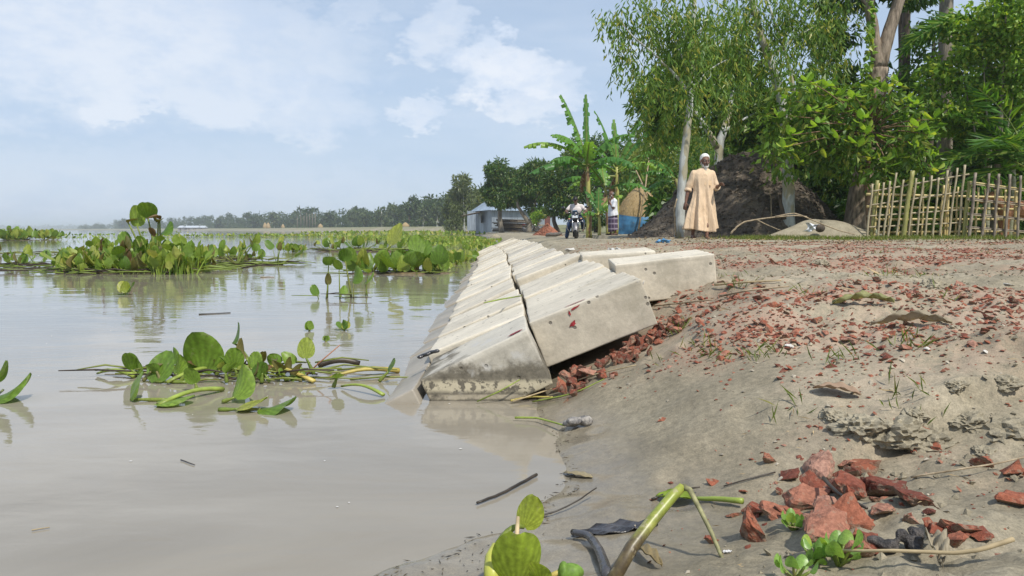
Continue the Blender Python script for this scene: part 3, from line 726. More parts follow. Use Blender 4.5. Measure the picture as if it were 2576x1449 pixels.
for dx, dy, hh_, bs, yw, pt in [(-.12, .1, .30, .11, .5, .7), (-.03, .12, .26, .10, -.3, .6), (.02, .15, .33, .12, .2, .1), (-.10, 0, .13, .10, .3, -.2), (.12, .02, .14, .14, -.8, -.6), (.2, .3, .22, .1, -.4, .8), (.16, .32, .12, .11, -1.2, -.9), (-.22, .02, .03, .09, .8, -.4), (.03, -.02, .04, .09, 0, -1.0)]:
    leaf_at(B, (dx + rnd.uniform(-.05, .05), dy, 0), (dx, dy, hh_), bs, yw, pt, .1, dx == -.10, .03)
p = G(1165, 672); B = empty('water_hyacinth', p); tag(B, 'two arching hyacinth leaves close to the block slope', 'water hyacinth', GH)
leaf_at(B, (0, 0, 0), (-.1, 0, .12), .14, .5, .6); leaf_at(B, (.05, 0, 0), (.1, 0, .2), .16, -.6, -1.8)
# nearest clump: long stalks floating on the water with a few big leaves
p = G(600, 945); B = empty('water_hyacinth', p); tag(B, 'nearest floating hyacinth tangle of long yellow stalks and muddy leaves', 'water hyacinth', GH); NEAR = B
litter(B, 46, .6, .17, .3, 21)
def nl(vx, vy, bx, by, bs, yaw, pitch, brown=False, me=None, Yo=0.0, bulge=.25, roll=0, sag=0.0):
    bp = G(bx, by); Yq = bp.y + Yo; tp = W(vx, vy, Yq); tp.z = max(tp.z, .008)
    return leaf_at(B, bp - p + Vector((0, 0, .006)), tp - p, bs, yaw, pitch, bulge, brown, sag, .0062, roll=roll, me=me)
nl(330, 930, 350, 950, .075, .2, .3, me=BL_[0]); nl(345, 940, 352, 952, .06, -.9, -.2); nl(508, 938, 470, 950, .16, .1, -.15, me=BL_[2], bulge=0)
nl(585, 862, 640, 940, .085, -1.1, -.7, me=BL_[5], sag=.05); nl(590, 925, 600, 955, .075, .3, .15, me=BL_[4]); nl(640, 930, 650, 955, .07, -.2, -.4, me=BL_[6])
nl(395, 1015, 470, 965, .12, 2.9, .6, me=BL_[1]); nl(330, 1060, 420, 1010, .09, 2.2, .3, me=BL_[3]); nl(590, 1000, 560, 1015, .105, -.6, -.75, me=BL_[2]); nl(600, 1030, 550, 1035, .09, -1.4, -1.2); nl(655, 1030, 600, 1035, .11, -1.55, -1.45)
nl(395, 1040, 430, 1020, .11, -1.4, -1.4); nl(770, 900, 790, 945, .075, .2, -.2, me=BL_[1]); nl(745, 955, 760, 960, .06, 0, -1.2); nl(445, 940, 440, 955, .07, -.5, -.4); nl(430, 915, 445, 950, .06, -.7, -.6)
nl(690, 905, 700, 950, .05, .4, 1.2, True); nl(660, 910, 650, 950, .06, .5, .3, True); nl(620, 900, 640, 945, .07, 1.2, -.9, True); nl(730, 930, 735, 950, .05, .8, -.6, True)
def floater(name, label, cat, a, b_, ra, rb, material, group=None, lift=.01, bend=.02, flat=.7, seg=8):
    a, b_ = G(*a), G(*b_); n = 8; pts = []; rr = []
    for i in range(n + 1):
        q = i / n; pt = a.lerp(b_, q); pt.z = lift + bend * math.sin(q * math.pi); pts.append(pt - a); rr.append(ra + (rb - ra) * q)
    o = MB().tube(pts, rr, seg, flat=flat).build(name, material, None, loc=a); return tag(o, label, cat, group)
YST = simple('yellow_stalk', (.42, .34, .09), .45, vary=.25, scale=14); GST = simple('green_stalk', (.22, .28, .05), .4, vary=.25, scale=14); BST = simple('rotten_stalk', (.045, .035, .025), .45, .5, vary=.5, scale=12); TAN = simple('dry_straw', (.42, .33, .19), .7, vary=.25, scale=20)
floater('floating_stalk', 'thick yellow floating stalk pointing at the near block', 'plant stalk', (830, 955), (1003, 938), .008, .017, YST)
floater('floating_stalk', 'thin green stalk floating against the drowned near block', 'plant stalk', (860, 978), (965, 1000), .006, .009, GST)
floater('floating_stalk', 'green tapered stalk at the left tip of the nearest tangle', 'plant stalk', (245, 945), (340, 952), .006, .016, GST)
floater('floating_stalk', 'pale green stalk crossing the nearest tangle', 'plant stalk', (420, 968), (585, 935), .010, .012, GST, bend=.03)
floater('floating_stalk', 'long pale green stalk lying in front of the nearest tangle', 'plant stalk', (400, 1025), (560, 985), .010, .013, GST, bend=.02)
floater('floating_stalk', 'yellow green stalk at the right of the nearest tangle', 'plant stalk', (610, 930), (790, 965), .010, .011, YST, bend=.03)
floater('floating_debris', 'brown crust of floating debris behind the nearest tangle', 'debris', (800, 925), (905, 920), .012, .01, BST, flat=1.2)
o = MB().tube([G(765, 950), W(800, 915, G(765, 950).y), W(855, 868, G(765, 950).y)], [.004, .0035, .0025], 6).build('reed', simple('red_brown_reed', (.30, .14, .08), .5)); tag(o, 'thin red brown reed slanting up from the nearest tangle', 'reed')
p = G(30, 1010); B = empty('water_hyacinth', p); tag(B, 'curled green hyacinth leaf at the left picture edge', 'water hyacinth', GH)
leaf_at(B, (-.1, .1, .02), (-.06, 0, .015), .12, -1.2, -1.35, 0, me=BL_[2]); leaf_at(B, (-.12, .05, .02), (-.08, .0, .06), .10, -1.3, -1.0, 0, me=BL_[5])
# tiny floating plants
for i, (vx, vy) in enumerate([(777, 833), (867, 832), (820, 860), (316, 742), (525, 665)]):
    p = G(vx, vy); B = empty('floating_plantlet', p)
    tag(B, ['tiny floating plantlet with rounded leaves in open water, left of a spiky one', 'tiny floating plantlet with spiky leaves in open water', 'smallest floating plantlet beyond the nearest tangle', 'lone floating leaf sprig in the reflection of the largest clump', 'bright yellow green leaf upright right of the largest clump'][i], 'plantlet', 'tiny floating plants')
    s_ = [.045, .05, .025, .1, .16][i]
    for k in range(1 if i == 4 else 5): leaf_at(B, (0, 0, 0), (rnd.uniform(-1, 1) * s_ * .4, rnd.uniform(-1, 1) * s_ * .3, s_ * .25), s_, rnd.uniform(-1.5, 1.5), -rnd.uniform(.1, .9) if i != 4 else 2.8)
# far mats that nobody could count
def mat_field(name, label, cells, n, seed, hgt, bs):
    r_ = np.random.default_rng(seed); Vs = []; Fs = []; base = 0
    cells = [(G(vx, vy), rx, ry) for vx, vy, rx, ry in cells]
    wts = np.array([float(c_[1] * c_[2]) for c_ in cells]); wts = wts / wts.sum()
    ci = r_.choice(len(cells), n, p=wts); cx = np.array([[c_[0].x, c_[0].y, c_[1], c_[2]] for c_ in cells])[ci]
    a = r_.random(n) * 6.283; q = np.sqrt(r_.random(n)); x0 = cx[:, 0] + np.cos(a) * q * cx[:, 2]; y0 = cx[:, 1] + np.sin(a) * q * cx[:, 3]
    clump = np.clip(.25 + 1.3 * (fbm(x0 * 1.1, y0 * .9, 3, seed) + .3), .12, 1.3)
    keep = r_.random(n) < clump + .2; x0, y0, clump, q = x0[keep], y0[keep], clump[keep], q[keep]; n = len(x0)
    H = hgt * clump * (.2 + .8 * r_.random(n)) * (1.05 - .5 * q); s_ = bs[0] + (bs[1] - bs[0]) * r_.random(n)
    yaw = r_.random(n) * 6.283; pit = r_.random(n) * 1.4 - .2
    # blade template: 3 x 3 rounded, cupped
    T = np.array([[0, 0, 0], [-.42, .08, .35], [0, -.03, .35], [.42, .08, .35], [-.36, .12, .75], [0, 0, .8], [.36, .12, .75], [0, .05, 1.08]])
    TF = np.array([[0, 2, 1, 1], [0, 3, 2, 2], [1, 2, 5, 4], [2, 3, 6, 5], [4, 5, 7, 7], [5, 6, 7, 7]])
    P = T[None] * s_[:, None, None]; cp, sp = np.cos(pit), np.sin(pit); y = P[..., 1] * cp[:, None] - P[..., 2] * sp[:, None]; z = P[..., 1] * sp[:, None] + P[..., 2] * cp[:, None]; x = P[..., 0]
    ca, sa = np.cos(yaw), np.sin(yaw); x, y = x * ca[:, None] - y * sa[:, None], x * sa[:, None] + y * ca[:, None]
    lean = r_.normal(0, .25, (n, 2)) * H[:, None]
    P = np.stack([x + (x0 + lean[:, 0])[:, None], y + (y0 + lean[:, 1])[:, None], z + H[:, None]], -1)
    w_ = s_ * .06
    S = np.stack([np.stack([x0 - w_, y0, H * 0], -1), np.stack([x0 + w_, y0, H * 0], -1), np.stack([x0 + lean[:, 0] + w_ * .6, y0 + lean[:, 1], H], -1), np.stack([x0 + lean[:, 0] - w_ * .6, y0 + lean[:, 1], H], -1)], 1)
    Vv = np.concatenate([P, S], 1).reshape(-1, 3); TF = np.concatenate([TF, [[8, 9, 10, 11]]])
    tri = []
    for f in TF:
        tri.append([f[0], f[1], f[2]])
        if f[3] != f[2]: tri.append([f[0], f[2], f[3]])
    tri = np.array(tri); Fc = (tri[None] + (np.arange(n) * 12)[:, None, None]).reshape(-1, 3)
    o = mobj(name, np_mesh(name, Vv, Fc), HYM)
    return tag(o, label, 'water hyacinth', None, 'stuff') if label else o
mat_field('water_hyacinth_mat', 'broad mat of hyacinth crowding the water along the bank beyond the blocks', [(1130, 613, 2.2, 5), (1190, 609, 1.6, 6), (1060, 602, 4, 7), (1195, 628, .35, 2.0), (1090, 622, .8, 1.5), (980, 601, 4, 5), (1210, 622, .6, 3)], 2300, 31, .12, (.09, .19))
mat_field('water_hyacinth_mat', 'thin floating line of hyacinth far out on the water', [(640, 596, 8, 2.0), (560, 597, 6, 1.2), (830, 596, 9, 2), (700, 595, 4, 1.5), (230, 594, 4, 2), (130, 602, 5, 1.0)], 750, 32, .17, (.13, .27))
mat_field('water_hyacinth_mat', 'strip of hyacinth drifting along the far bank edge', [(930, 588, 12, 6), (1020, 589, 14, 7), (1100, 592, 10, 8), (450, 590, 6, 2)], 850, 33, .25, (.22, .45))
mat_field('water_hyacinth_mat', 'scattered small hyacinth bits floating near the block slope', [(1165, 655, .3, .8), (1120, 665, .3, .5), (1100, 680, .2, .5), (740, 633, .35, .4), (500, 640, 1.2, .3)], 380, 34, .12, (.1, .2))

for par, cells, n_, sd_, hg_, bs_ in [(A, [(330, 682, 1.05, .7), (270, 678, .65, .5), (400, 684, .65, .5), (440, 690, .3, .2)], 1100, 41, .46, (.10, .20))]:
    o = mat_field('foliage', None, cells, n_, sd_, hg_, bs_); o.parent = par; o.location = -par.location; o['kind'] = 'stuff'

for k in range(26):
    vx = rnd.gauss(600, 130); vy = rnd.gauss(950, 14); s_ = rnd.uniform(.03, .065)
    B = NEAR; p = NEAR.location.copy(); nl(vx, vy - rnd.uniform(5, 22), vx + rnd.uniform(-25, 25), vy + 8, s_, rnd.uniform(-3, 3), rnd.uniform(-1.4, .6), rnd.random() < .45, roll=rnd.uniform(-.8, .8))
# ------------------------------------------------------------------ trees
def leaves_np(P, D, L, Wd, seed, fold=.25):
    r_ = np.random.default_rng(seed); n = len(P)
    D = D / (np.linalg.norm(D, axis=1, keepdims=True) + 1e-9)
    S = np.cross(D, r_.normal(0, 1, (n, 3))); S /= (np.linalg.norm(S, axis=1, keepdims=True) + 1e-9); N = np.cross(S, D)
    L = np.broadcast_to(L, (n,))[:, None]; Wd = np.broadcast_to(Wd, (n,))[:, None]
    m0 = P + D * L * .42
    V = np.stack([P, m0 + S * Wd * .5 + N * Wd * fold, P + D * L - N * L * .12, m0 - S * Wd * .5 + N * Wd * fold], 1).reshape(-1, 3)
    k = np.arange(n)[:, None] * 4
    return V, np.concatenate([np.stack([k[:, 0], k[:, 0] + 1, k[:, 0] + 2], -1), np.stack([k[:, 0], k[:, 0] + 2, k[:, 0] + 3], -1)])
def crown_mesh(name, clusters, L, Wd, seed, droop=.5, shell=.6, outw=.6, jit=.8):
    """clusters: (centre, (rx,ry,rz), n)"""
    r_ = np.random.default_rng(seed); Ps = []; Ds = []; cl_ = []
    for c, rr, n in clusters:                                      # break every lobe into smaller uneven tufts
        if n < 60: cl_.append((c, rr, n)); continue
        cl_.append((c, tuple(q * .8 for q in rr), int(n * .42)))
        for k in range(6):
            d = r_.normal(0, 1, 3); d /= np.linalg.norm(d); f = r_.uniform(.28, .5); cl_.append((np.array(c) + d * np.array(rr) * r_.uniform(.6, .95), tuple(q * f for q in rr), int(n * .097)))
    for c, rr, n in cl_:
        d = r_.normal(0, 1, (n, 3)); d /= np.linalg.norm(d, axis=1, keepdims=True)
        q = np.where(r_.random(n) < shell, .72 + .33 * r_.random(n), r_.random(n) ** (1 / 2.2))[:, None]
        Ps.append(np.array(c)[None] + d * q * np.array(rr)[None]); Ds.append(d * outw + r_.normal(0, jit * .6, (n, 3)) + np.array([0, 0, -droop])[None])
    P = np.concatenate(Ps); D = np.concatenate(Ds); n = len(P)
    V, Fc = leaves_np(P, D, L * (.7 + .6 * r_.random(n)), Wd * (.7 + .6 * r_.random(n)), seed + 1)
    return np_mesh(name, V, Fc)
def strands_mesh(name, clusters, L, Wd, seed, slen=(.4, 1.1), step=.05, per=1.0):
    """weeping foliage: thin hanging twigs with narrow leaves"""
    r_ = np.random.default_rng(seed); P = []; D = []
    for c, rr, n in clusters:
        for k in range(n):
            d = r_.normal(0, 1, 3); d /= np.linalg.norm(d); p = np.array(c) + d * np.array(rr) * r_.random() ** .45
            ln = r_.uniform(*slen); m_ = max(4, int(ln / step * per)); dr = r_.normal(0, .18, 2)
            u = np.linspace(0, 1, m_)[:, None]
            pts = p[None] + np.concatenate([dr[0] * u * ln, dr[1] * u * ln, -u * ln], 1) + r_.normal(0, .025, (m_, 3))
            P.append(pts); D.append(np.concatenate([r_.normal(0, .5, (m_, 2)), np.full((m_, 1), -.8)], 1))
    P = np.concatenate(P); D = np.concatenate(D); n = len(P)
    V, Fc = leaves_np(P, D, L * (.65 + .7 * r_.random(n)), Wd * (.7 + .6 * r_.random(n)), seed + 1, .12)
    return np_mesh(name, V, Fc)
def bark(name, c1, c2, scale=(3, 3, .6), rough=.85, bump=.6, patches=None):
    m_, t = new_mat(name); pos = t.n('ShaderNodeNewGeometry').outputs['Position']
    a = t.noise(t.vmul(pos, scale), 6, 5, .65); c = t.ramp(a, (.35, c1), (.62, c2))
    if patches: c = t.mix(t.smooth(t.noise(t.vmul(pos, (1, 1, .45)), 3.2, 3), .52, .58), c, patches)
    b = t.n('ShaderNodeBsdfPrincipled', Base__Color=c, Roughness=rough, Normal=t.bump(a, bump, .03)); t.n('ShaderNodeOutputMaterial', Surface=b); return m_
PALE = bark('pale_eucalyptus_bark', (.30, .31, .29), (.50, .52, .49), (2, 2, .5), .75, .25, (.34, .31, .21))
GREYB = bark('grey_bark', (.12, .10, .075), (.30, .26, .20)); DARKB = bark('dark_bark', (.035, .026, .018), (.12, .092, .066)); BROWNB = bark('brown_bark', (.13, .075, .04), (.28, .18, .11))
EUC = leafmat('eucalyptus_leaf', (0.085, 0.179, 0.034), (0.189, 0.303, 0.056), (0.436, 0.416, 0.095), .38, .4)
MANGO = leafmat('mango_leaf', (0.041, 0.104, 0.027), (0.095, 0.179, 0.038), (0.227, 0.246, 0.056), .28, .38)
DENSE = leafmat('dense_leaf', (0.052, 0.123, 0.027), (0.113, 0.217, 0.041), (0.265, 0.303, 0.066), .34, .4)
LIGHT = leafmat('light_leaf', (0.133, 0.265, 0.038), (0.265, 0.416, 0.066), (0.454, 0.492, 0.095), .42, .4)
BAMB = leafmat('bamboo_leaf', (0.142, 0.227, 0.056), (0.265, 0.340, 0.085), (0.378, 0.378, 0.113), .4, .45)
BANA = leafmat('banana_leaf', (0.078, 0.217, 0.054), (0.155, 0.326, 0.062), (0.264, 0.419, 0.078), .42, .33, .45, .12, island=False)
BANADRY = simple('dry_banana_leaf', (.26, .17, .09), .8, vary=.3)
PALM = leafmat('palm_leaf', (0.066, 0.170, 0.038), (0.151, 0.303, 0.056), (0.283, 0.378, 0.076), .35, .38, island=True)
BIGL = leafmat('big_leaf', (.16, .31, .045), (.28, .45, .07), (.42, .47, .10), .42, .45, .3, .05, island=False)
GT = 'trees behind the bank'
def limb(mb, pts, r0, r1, seg=8, wob=.0, seed=0):
    r_ = random.Random(seed); pts = [Vector(p) for p in pts]; out = []; n = 4
    for i in range(len(pts) - 1):
        for k in range(n): out.append(pts[i].lerp(pts[i + 1], k / n))
    out.append(pts[-1])
    sm = [out[0]] + [(out[max(i - 1, 0)] + out[i] * 2 + out[min(i + 1, len(out) - 1)]) / 4 + Vector((r_.uniform(-1, 1), r_.uniform(-1, 1), 0)) * wob for i in range(1, len(out) - 1)] + [out[-1]]
    rr = [r0 + (r1 - r0) * (i / (len(sm) - 1)) ** .8 for i in range(len(sm))]
    mb.tube(sm, rr, seg)
def vpts(L, Y): return [W(a, b_, Y + (q[0] if q else 0)) for a, b_, *q in L]
def vcl(L, Y): 
    s_ = VS / F_PX * Y
    return [(W(vx, vy, Y + dy), (rx * s_, rx * s_ * .9, ry * s_), n) for vx, vy, dy, rx, ry, n in L]
def tree(name, label, Y, base, limbs, barkm, crown_me, crown_mat, group=GT, cat='tree'):
    b0 = Vector((W(*base, Y).x, Y, 0)); b0.z = h1(b0.x, Y) - .05
    root = empty(name, b0); tag(root, label, cat, group)
    mb = MB()
    for i, (pts, r0, r1) in enumerate(limbs):
        P = vpts(pts, Y)
        if i == 0: P[0] = b0.copy()
        limb(mb, [p - b0 for p in P], r0, r1, 10 if i == 0 else 7, .012, i)
    mb.build('trunk', barkm, root)
    for nm, me, mt in ([('crown', crown_me, crown_mat)] if crown_me else []):
        o = mobj(nm, me, mt, root); o.location = -b0
    return root, b0
# pale eucalyptus beside the walking man
cl1 = vcl([(1530, 35, -.5, 35, 30, 16), (1560, 110, -.3, 40, 45, 18), (1600, 60, 0, 60, 60, 34), (1590, 175, .2, 50, 40, 16), (1660, 60, .3, 70, 70, 44), (1650, 170, -.3, 60, 50, 26), (1700, 150, .5, 60, 80, 32), (1760, 90, .2, 80, 80, 44), (1820, 60, .6, 80, 70, 40),
           (1640, 270, .4, 60, 50, 30), (1700, 290, .6, 60, 60, 30), (1790, 210, .3, 70, 60, 40), (1860, 190, .8, 70, 70, 36), (1720, 20, 0, 90, 50, 40), (1630, -20, 0, 80, 60, 36), (1660, 340, .8, 60, 40, 22), (1760, 320, 1, 60, 40, 20), (1745, 185, -.6, 45, 35, 22), (1735, 110, -.6, 50, 45, 30), (1750, 30, -.6, 60, 50, 34), (1700, 225, -.4, 40, 30, 16)], 15.5)
root, b0 = tree('eucalyptus_tree', 'pale smooth trunked weeping tree standing just left of the walking man', 15.5, (1708, 590),
    [([(1708, 590), (1714, 480), (1722, 380), (1733, 290), (1739, 220), (1740, 140), (1748, 0), (1752, -160)], .11, .04), ([(1738, 240), (1705, 195, -.2), (1675, 165, -.3), (1640, 130, -.3), (1590, 90, -.3), (1545, 30, -.4)], .035, .008),
     ([(1740, 130), (1770, 60, .2), (1800, 0, .3)], .03, .012), ([(1740, 200), (1700, 110, .3), (1680, 30, .3)], .03, .01), ([(1739, 225), (1790, 170, .4), (1830, 150, .6)], .03, .01)],
    PALE, strands_mesh('crown', cl1, .16, .042, 71, (.2, .7), .045), EUC)
cl2 = vcl([(1850, 20, .0, 80, 60, 50), (1930, 40, .3, 80, 70, 52), (2010, 60, .2, 80, 80, 52), (2080, 50, .5, 80, 80, 46), (1870, 120, .5, 70, 60, 44), (1950, 130, -.3, 60, 60, 40), (2040, 160, .5, 70, 60, 44), (2110, 130, .7, 60, 70, 36), (1820, 100, .8, 70, 60, 36),
           (1900, 220, .6, 60, 50, 34), (1990, 240, .8, 60, 60, 30), (1840, 260, 1, 60, 50, 30), (2120, 20, .8, 70, 60, 36), (1960, -20, 0, 120, 50, 60)], 16.6)
root, b0 = tree('eucalyptus_tree', 'pale trunked weeping tree leaning left in front of the dark soil heap', 16.6, (1985, 562),
    [([(1985, 562), (1983, 470), (1982, 400), (1976, 320), (1962, 230), (1935, 150), (1912, 80), (1892, 0), (1870, -110)], .15, .06), ([(1978, 330), (2000, 250, .2), (1985, 160, .3), (1960, 90, .4), (1930, 0, .5)], .05, .025), ([(1935, 150), (1990, 100, .4), (2060, 60, .6)], .04, .012), ([(1940, 160), (1890, 150, .3), (1840, 120, .4)], .03, .01)],
    PALE, strands_mesh('crown', cl2, .16, .045, 72, (.2, .65), .045), EUC)
# big forked tree with a creeper
root, b0 = tree('forked_tree', 'tall dark forked tree with a creeper climbing its trunk behind the broad leaved tree', 17.2, (2155, 560),
    [([(2155, 560), (2170, 470), (2192, 340), (2205, 220), (2212, 170)], .34, .19), ([(2210, 180), (2200, 110), (2190, 40), (2180, -60), (2170, -160)], .16, .09), ([(2212, 170), (2232, 90), (2255, 20), (2275, -60), (2295, -160)], .17, .10), ([(2190, 20), (2140, -30), (2090, -60)], .05, .02)],
    bark('streaked_bark', (.10, .075, .05), (.34, .27, .20), (2.5, 2.5, .5)), crown_mesh('crown', vcl([(2120, -20, .6, 90, 60, 1300), (2200, -60, .5, 120, 60, 1500), (2310, -30, .8, 90, 50, 900), (2080, 90, 1.2, 60, 70, 800), (2150, 210, 1.4, 60, 60, 700)], 17.2), .19, .07, 73, .6), DENSE)
vine = []
for k in range(150):
    q = rnd.random(); pv = W(2185 + 25 * q - 14 + rnd.uniform(-10, 8), 330 - 330 * q, 17.0 - .1 * rnd.random()); vine.append(pv)
V, Fc = leaves_np(np.array(vine), np.column_stack([nr.normal(0, .5, 150), nr.normal(-.5, .3, 150), nr.normal(-.7, .3, 150)]), .17, .13, 5)
o = mobj('creeper', np_mesh('creeper', V, Fc), LIGHT, root); o.location = -b0
# slim bare trunks on the right
for vx0, vx1, Y, r0, lab in [(2268, 2281, 21, .13, 'slim straight palm trunk seen right of the forked tree'), (2372, 2380, 19, .20, 'grey straight trunk rising behind the bamboo fence panels'), (2262, 2268, 22, .10, 'thin dark trunk close beside the slim palm trunk')]:
    tree('bare_trunk_tree', lab, Y, (vx0, 560), [([(vx0, 560), ((vx0 + vx1) / 2 + 2, 280), (vx1, 0), (vx1 + 3, -150)], r0, r0 * .7)], GREYB if vx0 > 2300 else DARKB,
         crown_mesh('crown', vcl([(vx1, -110, 0, 120, 60, 900)], Y), .3, .08, int(vx0), .6), DENSE)
# background trees: (name,label,Y,base v,trunk r,clusters,leaf L,W,mat)
def bushy(name, label, Y, base, tr, cl, L, Wd, mt, seed, brk=GREYB, limbs=None, droop=.5, group=GT, cat='tree'):
    if limbs is None:
        top = min(cl, key=lambda c_: c_[1]); limbs = [([base, ((base[0] + top[0]) / 2, (base[1] + top[1]) / 2 + 20), (top[0], top[1])], tr, tr * .3)]
        for c_ in cl[:5]: limbs.append(([(base[0] * .6 + top[0] * .4, base[1] * .6 + top[1] * .4), ((base[0] + c_[0]) / 2, (base[1] + c_[1]) / 2), (c_[0], c_[1], c_[2])], tr * .45, tr * .12))
    return tree(name, label, Y, base, limbs, brk, crown_mesh('crown', vcl(cl, Y), L, Wd, seed, droop), mt, group, cat)
bushy('gnarled_tree', 'dark leafy tree with pale gnarled branches behind the soil heap', 20, (1812, 470), .2, [(1690, 210, .5, 80, 70, 1500), (1760, 170, 1, 90, 80, 1700), (1850, 200, .8, 90, 80, 1700), (1930, 280, .6, 70, 70, 1300), (1690, 310, 1.2, 70, 60, 1100), (1870, 330, 1, 70, 40, 900), (1640, 260, 1, 50, 60, 700), (1790, 290, 1.5, 80, 60, 1100)], .2, .07, DENSE, 81, PALE,
      [([(1812, 470), (1806, 370), (1830, 300, .2), (1845, 230, .4)], .16, .06), ([(1806, 372), (1775, 320, -.2), (1740, 270, -.2), (1700, 260, 0)], .10, .03), ([(1820, 330), (1870, 300, .3), (1910, 280, .4)], .05, .02), ([(1775, 320), (1720, 325, .2)], .04, .015)])
bushy('bamboo_thicket', 'feathery bamboo thicket behind the haystack', 39, (1665, 560), .06, [(1640, 400, 0, 70, 60, 1900), (1690, 350, .5, 70, 70, 1900), (1640, 320, 1, 50, 50, 900), (1690, 460, .3, 80, 60, 1700), (1620, 480, 0, 60, 60, 1200), (1630, 240, 1.2, 45, 60, 700)], .34, .06, BAMB, 82, GREYB, cat='bamboo')
bushy('leafy_tree', 'dark tree filling the middle of the wood above the soil heap', 24, (1930, 540), .2, [(1880, 300, .5, 90, 90, 1500), (1960, 330, 0, 80, 80, 1400), (2030, 300, .6, 80, 90, 1500), (2080, 220, 1, 80, 90, 1500), (1950, 420, 0, 90, 70, 1300), (2060, 430, .4, 90, 90, 1400), (1850, 430, .5, 80, 70, 1100)], .24, .085, DENSE, 83, DARKB)
bushy('leafy_tree', 'shaded tree low in the wood left of the bamboo fence', 20.5, (2110, 560), .14, [(2100, 440, 0, 70, 70, 1200), (2150, 400, .6, 70, 80, 1200), (2060, 500, .2, 60, 50, 800), (2230, 420, 1, 80, 90, 1400), (2120, 520, .3, 70, 40, 700)], .22, .09, DENSE, 84, DARKB)
bushy('leafy_tree', 'thin crowned tree letting sky through right of the forked trunk', 20, (2330, 560), .13, [(2310, 170, .2, 50, 60, 420), (2350, 90, .3, 60, 70, 430), (2300, 300, .3, 70, 60, 900), (2390, 230, .5, 70, 70, 800), (2350, 380, .5, 90, 70, 1300), (2260, 250, .9, 60, 80, 600), (2430, 330, .5, 60, 60, 800)], .17, .085, DENSE, 85, DARKB)
bushy('small_leaved_tree', 'bright small leaved tree at the upper right corner over the fence', 16, (2500, 570), .09, [(2530, 40, -.4, 70, 60, 1100), (2470, 110, 0, 70, 60, 1000), (2560, 150, -.2, 60, 70, 1000), (2420, 180, .2, 60, 60, 800), (2500, 230, .2, 70, 60, 1000), (2400, 280, .3, 60, 50, 700), (2470, 320, .4, 70, 40, 700), (2580, 290, .3, 60, 60, 800), (2350, 200, .4, 50, 60, 420), (2430, 50, .2, 60, 50, 420), (2640, 120, 0, 80, 120, 1200)], .12, .08, LIGHT, 86, GREYB, droop=.3)
bushy('leafy_tree', 'dark tree behind the areca palms at the right picture edge', 21, (2560, 560), .16, [(2540, 330, .5, 90, 90, 1400), (2480, 400, 0, 80, 80, 1300), (2560, 450, 0, 90, 90, 1400), (2420, 440, .5, 80, 80, 1200), (2620, 300, .5, 90, 120, 1200), (2500, 160, 1, 90, 80, 700)], .22, .09, DENSE, 87, DARKB)
bushy('leafy_tree', 'tall dark tree just outside the right picture edge', 18, (2780, 570), .16, [(2760, 60, 0, 110, 100, 1500), (2820, 200, 0, 110, 100, 1500), (2720, 300, .5, 90, 90, 1200), (2860, 380, .5, 100, 100, 1200), (2760, 440, 0, 100, 90, 1200)], .22, .09, DENSE, 88, DARKB)
bushy('leafy_tree', 'second dark tree farther outside the right picture edge', 20, (3050, 570), .18, [(3000, 100, 0, 120, 110, 1500), (3100, 240, 0, 120, 110, 1500), (2980, 380, .5, 120, 100, 1300), (3120, 440, .5, 120, 90, 1200)], .22, .09, DENSE, 89, DARKB)
for i, (vx, vy, Y, r_, lab) in enumerate([(1700, 540, 22, 60, 'low shrub between the bamboo thicket and the soil heap'), (2300, 520, 18, 70, 'leafy undergrowth behind the left half of the bamboo fence'), (2420, 525, 18.3, 70, 'leafy undergrowth behind the middle of the bamboo fence'), (2540, 520, 18.6, 70, 'leafy undergrowth behind the right end of the bamboo fence'), (2090, 545, 19, 50, 'low shrub at the right foot of the soil heap')]):
    bushy('shrub', lab, Y, (vx, vy + 45), .04, [(vx - 30, vy - 10, 0, r_ * .8, r_ * .7, 500), (vx + 35, vy, .3, r_ * .8, r_ * .6, 500), (vx, vy + 30, -.3, r_, r_ * .4, 450)], .30, .16, DENSE if i in (0, 4) else LIGHT if i == 1 else DENSE, 90 + i, DARKB, cat='shrub', group='undergrowth')
# dense wood standing behind everything on the right: one mass
bk = []
for k in range(46):
    x = rnd.uniform(7.5, 34); y = rnd.uniform(34, 46) + x * .2; zz = rnd.uniform(1.2, 6.2 if x > 11 else 4.0)
    bk.append(((x, y, zz), (2.3, 2.0, 1.9), 900))
o = mobj('distant_wood', crown_mesh('distant_wood', bk, .34, .16, 99, .4), DENSE); tag(o, 'dense dark wood filling the gaps behind the nearer trees', 'wood', None, 'stuff')
# mango trees by the tin shed
MG = 'mango trees by the tin shed'
bushy('mango_tree', 'round dark mango tree shading the left of the tin shed', 70, (1262, 584), .22, [(1250, 440, 0, 34, 34, 2210), (1285, 450, .5, 34, 36, 2210), (1262, 490, 0, 44, 34, 2550), (1238, 480, .5, 26, 30, 1360), (1290, 500, .5, 30, 28, 1360)], .36, .12, MANGO, 101, GREYB,
      [([(1258, 584), (1256, 545), (1262, 500), (1264, 450)], .28, .1), ([(1262, 510), (1290, 470, .3)], .12, .05), ([(1258, 520), (1238, 480, .3)], .12, .05)], group=MG)
bushy('mango_tree', 'twin stemmed mango tree leaning over the middle of the tin shed', 66, (1330, 584), .22, [(1330, 440, 0, 30, 36, 1870), (1360, 430, .5, 34, 34, 2210), (1350, 480, 0, 40, 34, 2210), (1320, 490, .5, 26, 30, 1190), (1385, 470, .5, 30, 36, 1530), (1350, 530, 0, 24, 20, 680), (1305, 470, 0, 26, 34, 900)], .36, .12, MANGO, 102, GREYB,
      [([(1330, 584), (1334, 560), (1345, 520), (1355, 450)], .25, .1), ([(1332, 562), (1316, 540), (1302, 518), (1305, 485)], .22, .1)], group=MG)
